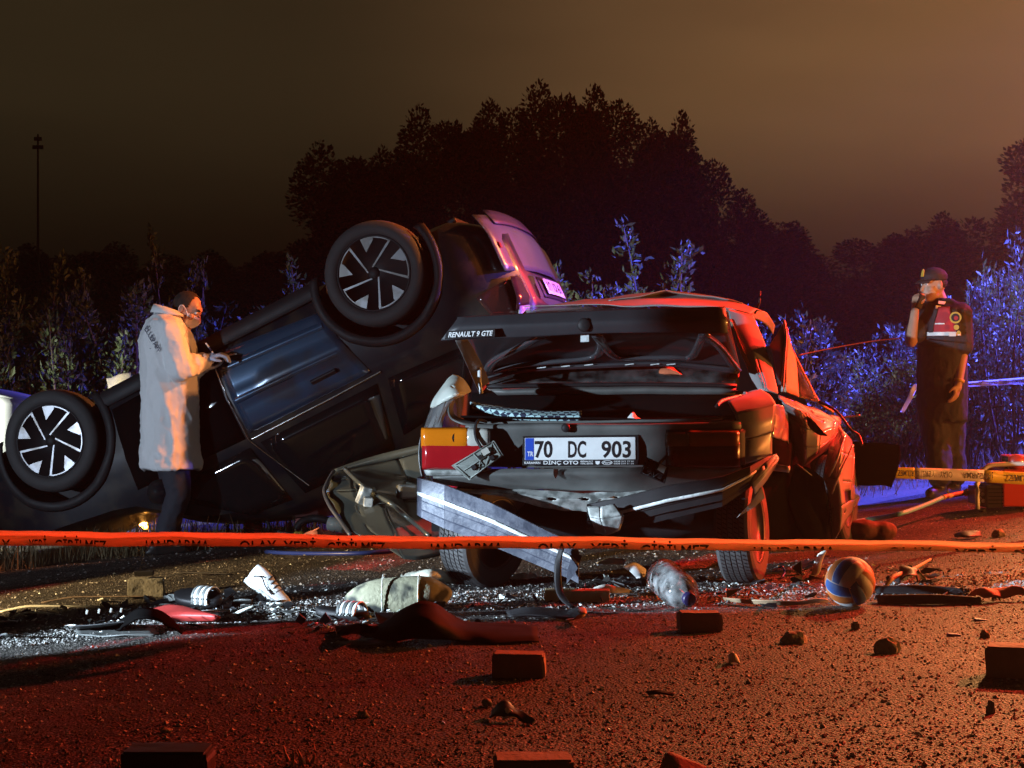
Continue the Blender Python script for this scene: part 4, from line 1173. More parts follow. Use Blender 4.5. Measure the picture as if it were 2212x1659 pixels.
for k, (u, v) in enumerate(((1098, 800), (1160, 794), (1212, 791), (1262, 788), (1350, 787), (1405, 787), (1440, 787))):
    facet('seal_clip', row([(u, v, 9.74), (u + 19, v - 2, 9.74), (u + 19, v, 9.74), (u, v + 2, 9.74)]), M_STRIPE, lid, .003)
sheet('lid_side', [row([(984, 735, 8.96), (1000, 770, 9.25), (1020, 815, 9.62), (1036, 852, 9.84)]), row([(996, 735, 8.97), (1012, 768, 9.26), (1032, 808, 9.62), (1044, 842, 9.84)]), row([(1010, 733, 9.0), (1028, 762, 9.28), (1046, 796, 9.62), (1056, 826, 9.84)])], M_PANEL, lid, sub=4, thick=.006, crum=.004)
tube('hinge_strut', [Q(1036, 795, 9.55), Q(1036, 822, 9.5), Q(1040, 850, 9.5)], .010, M_STRIPE, lid, sub=3, seg=6)
facet('lid_latch', row([(1254, 722, 8.98), (1272, 722, 8.98), (1272, 738, 8.98), (1254, 739, 8.98)]), M_STRIPE, lid, .008)

# ---- roof, crumpled
sheet('roof', [
    row([(1135, 664, 10.5), (1260, 661, 10.48), (1400, 660, 10.46), (1500, 661, 10.46), (1575, 664, 10.48), (1620, 676, 10.5)]),
    row([(1200, 657, 10.75), (1290, 653, 10.72), (1400, 648, 10.7), (1500, 650, 10.7), (1570, 657, 10.72), (1632, 672, 10.75)]),
    row([(1260, 650, 11.1), (1310, 649, 11.0), (1400, 646, 11.0), (1500, 650, 11.0), (1560, 653, 11.05), (1640, 672, 11.05)]),
    row([(1290, 656, 11.4), (1330, 645, 11.4), (1420, 632, 11.4), (1500, 637, 11.4), (1590, 652, 11.4), (1652, 677, 11.4)]),
    row([(1300, 668, 11.9), (1350, 655, 11.9), (1430, 650, 11.9), (1510, 654, 11.9), (1600, 668, 11.9), (1665, 690, 11.9)])], M_ROOF, sed, sub=5, thick=.005, crum=.018, cs=4, crisp=14)
sheet('roof_fold', [row([(1312, 648, 10.95), (1380, 640, 11.0), (1438, 629, 11.1), (1470, 634, 11.15), (1540, 640, 11.2), (1605, 656, 11.2)]), row([(1330, 650, 11.2), (1385, 645, 11.25), (1440, 637, 11.3), (1475, 640, 11.3), (1542, 648, 11.35), (1610, 664, 11.35)])], M_ROOF, sed, sub=4, thick=.005, lin=True, crum=.008)
sheet('roof_rail', [row([(1590, 657, 10.9), (1626, 668, 11.0), (1655, 677, 11.3), (1674, 703, 11.5)]), row([(1585, 670, 10.9), (1620, 684, 11.0), (1650, 700, 11.3), (1668, 722, 11.5)])], M_ROOF, sed, sub=4, thick=.006, crum=.01, crisp=14)
tube('aerial', [Q(1630, 678, 11.0), Q(1640, 655, 11.0), Q(1642, 628, 11.0)], [.006, .008, .005], M_BPLAS, sed, sub=3, seg=6)
# ---- C pillar and right quarter
sheet('rear_pillar', [
    row([(1572, 668, 10.45), (1585, 720, 10.25), (1612, 790, 10.0), (1640, 845, 9.78)]),
    row([(1604, 676, 10.42), (1618, 730, 10.2), (1640, 790, 9.95), (1655, 845, 9.72)]),
    row([(1626, 681, 10.46), (1648, 735, 10.24), (1667, 795, 10.0), (1680, 852, 9.75)])], M_ROOF, sed, sub=6, thick=.006, crum=.008, cs=6, crisp=14)
sheet('pillar_seal', [row([(1575, 690, 10.36), (1600, 755, 10.1), (1630, 815, 9.9)]), row([(1580, 690, 10.35), (1606, 755, 10.09), (1634, 812, 9.89)])], M_TAN, sed, sub=4, thick=.006)
A1, A2, A3, A4 = (1572, 868, 9.12), (1608, 850, 9.40), (1642, 841, 9.62), (1678, 870, 9.30)
B1, B2 = (1588, 893, 8.94), (1675, 873, 9.05)
C1, C2 = (1600, 950, 8.92), (1668, 932, 9.0)
D1, D2 = (1604, 1004, 8.92), (1668, 981, 9.0)
sheet('quarter_top', [row([A1, A2, A3]), row([(1580, 881, 9.0), (1630, 866, 9.15), (1668, 861, 9.3)]), row([B1, (1630, 884, 8.97), B2])], M_ROOF, sed, sub=5, thick=.005, crum=.006, crisp=14)
sheet('quarter_rear', [row([B1, (1630, 884, 8.97), B2]), row([(1595, 921, 8.91), (1632, 915, 8.93), (1672, 902, 9.01)]), row([C1, (1632, 943, 8.93), C2]), ], M_SED, sed, sub=5, thick=.005, crum=.005, crisp=14)
sheet('quarter_lower', [row([(1600, 951.5, 8.93), (1632, 944.5, 8.94), (1668, 933, 9.005)]), row([(1602, 978, 8.91), (1632, 973, 8.92), (1668, 957, 9.0)]), row([D1, (1632, 996, 8.93), D2])], M_SED, sed, sub=5, thick=.005, crum=.006, crisp=14)
sheet('quarter_side', [row([(1676, 872, 9.05), (1692, 880, 9.45), (1698, 900, 9.7)]), row([(1672, 905, 9.02), (1694, 910, 9.4), (1702, 930, 9.65)]), row([(1668, 943, 9.0), (1690, 950, 9.4), (1704, 956, 9.6)])], M_SED, sed, sub=5, thick=.005, crum=.015, cs=7, crisp=14)
sheet('quarter_inner', [row([(1668, 944, 9.02), (1690, 950, 9.4), (1712, 958, 9.8)]), row([(1668, 1000, 9.05), (1690, 1010, 9.4), (1710, 1030, 9.8)])], M_VOID, sed, sub=3, thick=.004)
tube('seal_rail', [Q(1548, 878, 9.05), Q(1560, 866, 9.15), Q(1590, 858, 9.3), Q(1606, 855, 9.4), Q(1610, 848, 9.42)], .011, M_SED, sed, sub=4, seg=6)
sheet('black_inner_wall', [row([(1600, 1000, 9.2), (1680, 860, 9.75), (1740, 880, 10.4)]), row([(1600, 1080, 9.3), (1700, 1000, 9.9), (1750, 1020, 10.5)]), row([(1605, 1180, 9.4), (1710, 1170, 9.9), (1800, 1180, 10.5)])], M_VOID, sed, sub=3, thick=.01)  # near-black sheet painted for the dark cavity behind the quarter
# ---- crushed right side doors
sheet('window_frame', [row([(1661, 752, 10.2), (1680, 715, 10.2), (1693, 690, 10.2)]), row([(1672, 770, 10.15), (1688, 735, 10.12), (1698, 722, 10.15)]), row([(1684, 850, 10.0), (1689, 800, 10.02), (1695, 770, 10.05)])], M_SEDD, sed, sub=5, thick=.012, crum=.012)
tube('frame_edge', [Q(1693, 692, 10.17), Q(1698, 727, 10.12), Q(1695, 770, 10.05), Q(1690, 846, 9.95)], .008, M_SED, sed, sub=4, seg=6)
sheet('door_lining', [row([(1698, 722, 10.16), (1707, 745, 10.25), (1716, 768, 10.35)]), row([(1697, 780, 10.1), (1710, 790, 10.2), (1721, 805, 10.35)]), row([(1694, 845, 10.0), (1710, 852, 10.1), (1724, 858, 10.3)])], M_TAN, sed, sub=4, thick=.01, crum=.01)
sheet('door_glass', [row([(1716, 768, 10.4), (1724, 788, 10.5), (1736, 812, 10.6)]), row([(1722, 810, 10.38), (1738, 825, 10.5), (1752, 842, 10.6)]), row([(1725, 858, 10.35), (1748, 864, 10.5), (1768, 870, 10.65)])], M_WGLASS, sed, sub=3, thick=.005)
tube('glass_channel', [Q(1712, 758, 10.35), Q(1735, 805, 10.58), Q(1768, 868, 10.66), Q(1800, 890, 10.7)], .009, M_TAN, sed, sub=3, seg=6)
dr = sheet('rear_door', [
    row([(1680, 854, 9.85), (1706, 862, 9.9), (1745, 878, 10.15), (1785, 892, 10.35), (1818, 902, 10.55)]),
    row([(1690, 872, 9.55), (1725, 884, 9.60), (1765, 905, 9.85), (1800, 912, 10.1), (1818, 914, 10.4)]),
    row([(1700, 900, 9.85), (1740, 925, 9.80), (1775, 935, 9.85), (1800, 925, 10.0), (1816, 920, 10.3)]),
    row([(1712, 950, 9.95), (1738, 965, 9.80), (1770, 965, 9.82), (1795, 948, 9.95), (1812, 930, 10.15)]),
    row([(1728, 1005, 10.0), (1738, 1008, 9.85), (1762, 988, 9.90), (1786, 974, 9.98), (1806, 950, 10.1)])], M_SED, sed, sub=6, thick=.005, crum=.014, cs=7, lin=True, crisp=9)
sheet('torn_flap', [row([(1742, 900, 9.72), (1760, 912, 9.66), (1788, 940, 9.74)]), row([(1746, 918, 9.74), (1758, 930, 9.70), (1772, 938, 9.74)])], M_VOID, dr, sub=3, thick=.006, crum=.01)
fd = sheet('front_door', [
    row([(1812, 916, 10.15), (1826, 935, 10.05), (1842, 955, 10.25), (1846, 980, 10.6)]),
    row([(1790, 970, 9.95), (1815, 975, 9.88), (1842, 985, 10.1), (1848, 1010, 10.5)]),
    row([(1779, 1030, 9.95), (1808, 1035, 9.85), (1840, 1040, 10.0), (1852, 1050, 10.4)]),
    row([(1796, 1097, 10.0), (1815, 1090, 9.9), (1840, 1080, 10.05), (1857, 1075, 10.4)]),
    row([(1799, 1172, 10.05), (1812, 1150, 9.98), (1830, 1120, 10.1), (1850, 1090, 10.4)])], M_SED, sed, sub=7, thick=.005, crum=.012, cs=6,
    holes=lambda s, t: ((s - .55) ** 2 / .011 + (t - .66) ** 2 / .007 < 1) or ((s - .42) ** 2 / .0016 + (t - .83) ** 2 / .0007 < 1), lin=True, crisp=9)
sheet('side_moulding', [row([(1818, 938, 10.0), (1808, 965, 9.90), (1795, 1000, 9.88), (1782, 1026, 9.90)]), row([(1828, 942, 9.98), (1817, 970, 9.85), (1803, 1004, 9.82), (1790, 1030, 9.86)])], M_SED, fd, sub=4, thick=.014)
tube('moulding_edge', [Q(1842, 962, 10.0), Q(1830, 990, 9.92), Q(1812, 1025, 9.84), Q(1796, 1066, 9.88)], .008, M_SED, fd, sub=4, seg=6)
sheet('shaded_gap_sheet', [row([(1712, 1005, 9.9), (1745, 1010, 9.9), (1782, 1030, 10.02)]), row([(1705, 1080, 9.85), (1750, 1080, 9.9), (1795, 1096, 10.05)]), row([(1735, 1165, 9.85), (1770, 1170, 9.9), (1797, 1172, 10.08)])], M_VOID, sed, sub=4, thick=.006, crum=.02)  # black sheet painted for the shaded gap between wheel and door
sheet('torn_strip', [row([(1718, 1000, 9.78), (1735, 1012, 9.76), (1754, 1027, 9.8)]), row([(1720, 1004, 9.8), (1736, 1016, 9.78), (1752, 1026, 9.8)])], M_SED, sed, sub=3, thick=.004)
tube('wiring', [Q(1770, 868, 10.5), Q(1806, 888, 10.4), Q(1838, 928, 10.3), Q(1855, 940, 10.3), Q(1862, 962, 10.25)], .008, M_BPLAS, sed, sub=4, seg=5)
tube('wiring', [Q(1815, 902, 10.5), Q(1840, 900, 10.5), Q(1858, 897, 10.5)], [.008, .006, .004], M_SED, sed, sub=3, seg=5)
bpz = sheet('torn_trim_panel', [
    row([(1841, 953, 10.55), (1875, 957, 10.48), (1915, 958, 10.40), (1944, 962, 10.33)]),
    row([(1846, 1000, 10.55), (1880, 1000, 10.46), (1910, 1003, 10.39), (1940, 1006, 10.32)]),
    row([(1851, 1046, 10.52), (1880, 1048, 10.45), (1905, 1050, 10.38), (1923, 1054, 10.33)])], M_VOID, sed, sub=5, thick=.012, crum=.012)  # black trim, painted darker still as if in shade
# front wing and floor beyond, mostly hidden
sheet('front_body', [row([(1180, 700, 12.2), (1420, 690, 12.4), (1690, 760, 12.2)]), row([(1170, 850, 12.3), (1420, 840, 12.8), (1760, 900, 12.3)]), row([(1180, 1030, 12.2), (1420, 1020, 12.7), (1810, 1050, 12.2)])], M_VOID, sed, sub=3, thick=.01, crum=.05)

# ---- bumper, torn in two
def bumper_piece(name, stations, m, thick, prof):
    """stations: (u, v centre, Y, half height px); prof: (offset out m, height factor)"""
    secs = []
    for (u, v, Y, hh) in stations:
        secs.append([Q(u, v + f * hh, Y - o) for o, f in prof])
    V = [p for s in secs for p in s]; n = len(prof); Fc = []
    for i in range(len(secs) - 1):
        for k in range(n - 1): Fc.append((i * n + k, i * n + k + 1, (i + 1) * n + k + 1, (i + 1) * n + k))
    o = mk(name, V, Fc, m, sed, True); solid(o, thick); es = o.modifiers.new('edges', 'EDGE_SPLIT'); es.split_angle = radians(24)
    return o
def interp(st, n):
    out = []
    for a, b in zip(st, st[1:]):
        for k in range(n): out.append(tuple(x + (y - x) * k / n for x, y in zip(a, b)))
    return out + [st[-1]]
PROF = [(-.07, -1.0), (.0, -.96), (.012, -.55), (.016, -.42), (.016, -.16), (.010, -.10), (.010, .10), (.004, .16), (.0, .55), (-.012, .62), (-.02, 1.0)]
# left half hangs down to the road at its inner end
stL = interp([(916, 1062, 9.15, 34), (902, 1072, 8.90, 40), (912, 1076, 8.78, 42), (960, 1094, 8.68, 47), (1060, 1132, 8.62, 46), (1160, 1178, 8.55, 42), (1236, 1212, 8.48, 40), (1250, 1226, 8.47, 34)], 3)
bl = bumper_piece('left_bumper_half', stL, M_BUMP, .006, PROF)
secs = [[Q(u, v - .26 * hh, Y - .024), Q(u, v - .07 * hh, Y - .024)] for (u, v, Y, hh) in stL]
sheet('bumper_stripe', [[s[0] for s in secs], [s[1] for s in secs]], M_STRIPE, bl, sub=1, thick=.004, lin=True)
facet('torn_end', row([(1239, 1195, 8.46), (1258, 1200, 8.45), (1246, 1232, 8.45), (1224, 1262, 8.45), (1226, 1230, 8.46)]), M_BUMP, bl, .006)
stR = interp([(1268, 1122, 8.80, 32), (1330, 1114, 8.74, 36), (1440, 1086, 8.68, 36), (1560, 1062, 8.66, 32), (1620, 1030, 8.72, 22), (1660, 1000, 8.84, 14), (1678, 990, 8.95, 9)], 3)
br = bumper_piece('right_bumper_half', stR, M_BPLAS, .006, PROF)
secs = [[Q(u, v - .22 * hh, Y - .024), Q(u, v - .02 * hh, Y - .024)] for (u, v, Y, hh) in stR[3:14]]
sheet('bumper_stripe', [[s[0] for s in secs], [s[1] for s in secs]], M_STRIPE, br, sub=1, thick=.004, lin=True)
sheet('torn_bracket', [row([(1268, 1093, 8.70), (1295, 1096, 8.68), (1330, 1090, 8.68)]), row([(1276, 1118, 8.68), (1300, 1120, 8.66), (1345, 1112, 8.66)]), row([(1284, 1152, 8.70), (1310, 1155, 8.68), (1340, 1145, 8.68)])], M_BARE, br, sub=6, thick=.004, crum=.012, cs=12, lin=True, crisp=9)
sheet('bumper_corner', [row([(1618, 1040, 8.72), (1650, 1005, 8.78), (1673, 983, 8.9)]), row([(1625, 1052, 8.70), (1655, 1020, 8.76), (1682, 990, 8.9)]), row([(1628, 1068, 8.74), (1652, 1040, 8.8), (1672, 1012, 8.92)])], M_SED, br, sub=5, thick=.008, crum=.008, crisp=14)
facet('torn_shard', row([(1626, 1062, 8.76), (1645, 1052, 8.76), (1652, 1075, 8.78), (1630, 1095, 8.76), (1592, 1118, 8.74), (1622, 1086, 8.75)]), M_SED, br, .004)
tube('bumper_iron', [Q(1672, 1010, 9.0), Q(1690, 1012, 8.95), Q(1704, 1014, 8.95)], .018, M_SED, sed, sub=2, seg=6)
tube('hanging_strap', [Q(1213, 1185, 8.44), Q(1206, 1215, 8.42), Q(1206, 1262, 8.38), Q(1214, 1290, 8.3), Q(1236, 1312, 8.15)], .017, M_BPLAS, sed, sub=5, seg=6, flat=.2)

# ---- wheels
def tread_tyre(name, c, ax, R, W, parent):
    """tyre with circumferential grooves; the axis points to the visible face"""
    prof = [(R * .66, -W * .48), (R * .86, -W * .52), (R * .955, -W * .48), (R * .985, -W * .40)]
    for k in range(5):
        a = -W * .40 + W * .8 * k / 5; b = a + W * .8 / 5
        prof += [(R, a + W * .012), (R, b - W * .02), (R * .968, b - W * .012), (R * .968, b - W * .002)] if k < 4 else [(R, a + W * .012), (R * .985, b)]
    prof += [(R * .955, W * .48), (R * .86, W * .52), (R * .66, W * .48), (R * .64, W * .40)]
    return lathe(name, prof, M_TYRE, parent, c, ax, 56, False, (0, 0, 1), False)
def steel_wheel(c, ax, R, W, slots=True):
    ax = Vector(ax).normalized(); c = Vector(c)
    t = tread_tyre('wheel', c, ax, R, W, sed); r = R * .66
    lathe('rim', [(r, W * .44), (r * .96, W * .48), (r * .90, W * .40), (r * .86, W * .22), (r * .70, W * .20), (r * .50, W * .33), (r * .30, W * .34), (r * .26, W * .24), (.001, W * .24)], M_STEEL, t, c, ax, 36, True, (0, 0, 1))
    a = Vector((0, 0, 1)); a = (a - ax * a.dot(ax)).normalized(); b = ax.cross(a)
    for k in range(14):
        an = 2 * pi * k / 14; d = a * cos(an) + b * sin(an); tt = ax.cross(d)
        p = c + d * (r * .74) + ax * (W * .222)
        R3 = Matrix((d, tt, ax)).transposed()
        mk('rim_slot', boxpts(p, (r * .17, r * .15, W * .05), R3), BOXF, M_VOID, t)
    for k in range(4):
        an = 2 * pi * k / 4 + .4; d = a * cos(an) + b * sin(an)
        lathe('wheel_nut', [(.001, .012), (.009, .012), (.011, 0)], M_STEEL, t, c + d * (r * .40) + ax * (W * .335), ax, 6, False)
    # radial sipes on the tread
    V = []; Fc = []
    for k in range(72):
        an = 2 * pi * k / 72; d = a * cos(an) + b * sin(an); tt = ax.cross(d)
        for lane in (-.32, -.16, .0, .16, .32):
            q = c + d * (R * .997) + ax * (W * lane); bs = len(V)
            for sx in (-1, 1):
                for st in (-1, 1):
                    V.append(q + ax * (W * .055 * sx) + tt * (R * .008 * st + R * .02 * sx) + d * .0022)
            Fc.append((bs, bs + 1, bs + 3, bs + 2))
    mk('tread_sipes', V, Fc, M_VOID, t)['kind'] = 'stuff'
    return t
cL = G(1038, 1276); cL.y += .12; cL.z = gz(cL.x) + .272
steel_wheel(cL + Vector((.02, .05, 0)), Vector((.80, -.60, -.10)), .272, .175)
cR = G(1640, 1268); cR.y += .18; cR.z = gz(cR.x) + .272
steel_wheel(cR + Vector((-.06, .02, 0)), Vector((.95, -.33, .06)), .272, .175)
cF = G(1832, 1178); cF.y += .1; cF.z = gz(cF.x) + .272
steel_wheel(cF + Vector((-.05, .06, 0)), Vector((.92, -.38, .02)), .272, .175)

# ================================================================== panel leaning on the sedan's left
M_GREYG = mat('olive_grey_car_paint', (0.06, 0.063, 0.052), 0.32, 0.3, var=0.25, vscale=5, coat=.4, bump=.06, bscale=9)
cp = thing('crumpled_door', 'crumpled olive grey car door leaning between the overturned car and the sedan', 'car door', tuple(G(860, 1206)))
sk = sheet('outer_skin', [
    row([(722, 1018, 10.6), (748, 1014, 10.62), (800, 1004, 10.7), (860, 990, 10.75), (930, 974, 10.7)]),
    row([(712, 1040, 10.3), (765, 1034, 10.35), (820, 1030, 10.52), (880, 1030, 10.6), (950, 1025, 10.55)]),
    row([(706, 1062, 10.2), (770, 1058, 10.12), (805, 1062, 10.22), (870, 1080, 10.45), (960, 1080, 10.4)]),
    row([(722, 1096, 10.0), (770, 1090, 10.02), (830, 1090, 9.98), (880, 1118, 10.15), (965, 1130, 10.2)]),
    row([(752, 1148, 9.75), (800, 1150, 9.75), (850, 1150, 9.72), (905, 1152, 9.85), (970, 1165, 10.0)]),
    row([(800, 1170, 9.65), (845, 1186, 9.6), (872, 1205, 9.52), (900, 1206, 9.55), (965, 1196, 9.7)])], M_GREYG, cp, sub=6, thick=.005, crum=.014, cs=6, lin=True, crisp=9)
tube('top_flange', [Q(722, 1018, 10.58), Q(768, 1004, 10.66), Q(830, 988, 10.72), Q(920, 966, 10.7)], [.012, .02, .028, .026], M_GREYG, cp, sub=4, seg=6)
tube('crease_edge', [Q(746, 1014, 10.5), Q(775, 1042, 10.15), Q(803, 1064, 10.12), Q(845, 1088, 9.9), Q(878, 1116, 9.95), Q(928, 1158, 9.75)], .014, M_GREYG, cp, sub=5, seg=6)
tube('torn_edge', [Q(721, 1018, 10.5), Q(708, 1040, 10.25), Q(701, 1062, 10.15), Q(712, 1092, 9.95), Q(735, 1125, 9.85), Q(757, 1156, 9.7)], .012, M_SEDD, cp, sub=4, seg=6)
box('lock_block', Q(786, 1070, 10.02), (.06, .05, .10), M_BARE, cp, (.2, .3, .5), .008)
box('hinge_pocket', Q(878, 1062, 10.3), (.10, .10, .08), M_PANEL, cp, (0, 0, .3), .015)
box('latch', Q(795, 1084, 9.98), (.05, .04, .05), M_BARE, cp, (.2, .1, .2), .006)

# ================================================================== people
M_SKIN = mat('skin', (0.42, 0.24, 0.16), 0.5, var=0.12, vscale=25)
M_HAIR = mat('dark_cropped_hair', (0.018, 0.013, 0.010), 0.8, var=0.4, vscale=60, bump=.5, bscale=200)
M_COAT = mat('white_coat_cloth', (0.70, 0.70, 0.70), 0.7, var=0.05, vscale=6)
M_JEAN = mat('dark_denim', (0.022, 0.024, 0.034), 0.85, var=0.35, vscale=15, bump=0.3, bscale=120)
M_GLOVE = mat('latex_glove', (0.45, 0.50, 0.62), 0.5, var=0.1, vscale=20)
M_MASK = mat('paper_mask', (0.78, 0.80, 0.86), 0.7, var=0.06, vscale=30, bump=.15, bscale=60)
M_SHOE = mat('black_leather', (0.012, 0.011, 0.010), 0.5, var=0.3, vscale=20)
M_UNIF = mat('navy_uniform_cloth', (0.016, 0.016, 0.022), 0.8, var=0.3, vscale=12, bump=0.25, bscale=60)
M_VEST = mat('red_vest_cloth', (0.42, 0.02, 0.03), 0.7, var=0.15, vscale=15)
M_REFL = mat('white_reflective_tape', (0.72, 0.70, 0.68), 0.4, var=0.1, vscale=30)
M_GOLD = mat('yellow_embroidery', (0.55, 0.36, 0.05), 0.6, var=0.3, vscale=60)
M_PAPER = mat('white_paper', (0.78, 0.78, 0.76), 0.6, var=0.05)

def fold(scale=9.0, amp=.008, zs=.45):
    def f(p):
        q = Vector((p.x * scale, p.y * scale, p.z * scale * zs))
        n = mnoise.noise(q) * .6 + mnoise.noise(q * 2.3 + Vector((9, 2, 5))) * .4
        r = 1 - abs(mnoise.noise(q * 1.3 + Vector((3, 8, 1)))) * 2
        return amp * (n * .7 + r * .5)
    return f

def crease(scale, amp, zs):
    """cloth: broad soft hollows with narrow ridges between them"""
    def f(p):
        q = Vector((p.x * scale + p.z * scale * .25, p.y * scale, p.z * scale * zs))
        a = 1 - abs(mnoise.noise(q)) * 2.2; b = 1 - abs(mnoise.noise(q * 1.9 + Vector((4, 1, 7)))) * 2.2
        return amp * (max(0, a) ** 3 * .9 + max(0, b) ** 4 * .5 - .2)
    return f

def hand(wrist, dirv, palmn, m_parts, curl=.5, s=1.0, thumb_side=1):
    """palm, four unequal curled fingers and a thumb leaving the side of the palm, as overlapping volumes"""
    d = Vector(dirv).normalized(); n = Vector(palmn); n = (n - d * n.dot(d)).normalized(); w = d.cross(n)
    W = Vector(wrist); parts = []
    parts.append(capsule(W, W + d * .035 * s, .026 * s, .03 * s))
    for k in range(4):
        o = (k - 1.5) * .019 * s
        parts.append(capsule(W + d * .02 * s + w * o * .7, W + d * .085 * s + w * o, .015 * s, .0125 * s))
        L = (.040, .046, .043, .033)[k] * s
        a = W + d * .088 * s + w * o; c1 = curl * .9
        b = a + (d * cos(c1) + n * sin(c1)) * L
        c2 = c1 + curl * 1.1; c = b + (d * cos(c2) + n * sin(c2)) * L * .75
        parts += [capsule(a, b, .0105 * s, .0095 * s, 8), capsule(b, c, .0095 * s, .008 * s, 8)]
    t0 = W + d * .03 * s + w * (.026 * s * thumb_side)
    t1 = t0 + (d * .6 + w * .55 * thumb_side + n * .4).normalized() * .042 * s
    t2 = t1 + (d * .85 + n * .5 - w * .1 * thumb_side).normalized() * .032 * s
    parts += [capsule(t0, t1, .013 * s, .0115 * s, 8), capsule(t1, t2, .0115 * s, .009 * s, 8)]
    return parts

def head_parts(c, fwd, up, s=1.0):
    """skull, face, nose, brow, jaw, ears; c = centre of the skull"""
    f = Vector(fwd).normalized(); u = Vector(up); u = (u - f * u.dot(f)).normalized(); r = f.cross(u)
    R = Matrix((r, f, u)).transposed()
    C = Vector(c)
    P = lambda a, b, h: C + r * (a * s) + f * (b * s) + u * (h * s)
    parts = [ellip(P(0, -.012, .02), (.076 * s, .096 * s, .092 * s), R), ellip(P(0, .028, -.04), (.062 * s, .068 * s, .085 * s), R),
             ellip(P(0, .055, -.098), (.034 * s, .034 * s, .026 * s), R), ellip(P(0, .068, .025), (.055 * s, .028 * s, .03 * s), R),
             capsule(P(0, .088, .012), P(0, .112, -.036), .009 * s, .014 * s, 8),
             ellip(P(0, .088, -.066), (.026 * s, .012 * s, .012 * s), R)]
    for sg in (-1, 1):
        parts.append(ellip(P(sg * .079, -.006, -.012), (.009 * s, .019 * s, .032 * s), R))
        parts.append(ellip(P(sg * .042, .062, -.032), (.022 * s, .022 * s, .022 * s), R))
    return parts, P, R, r, f, u

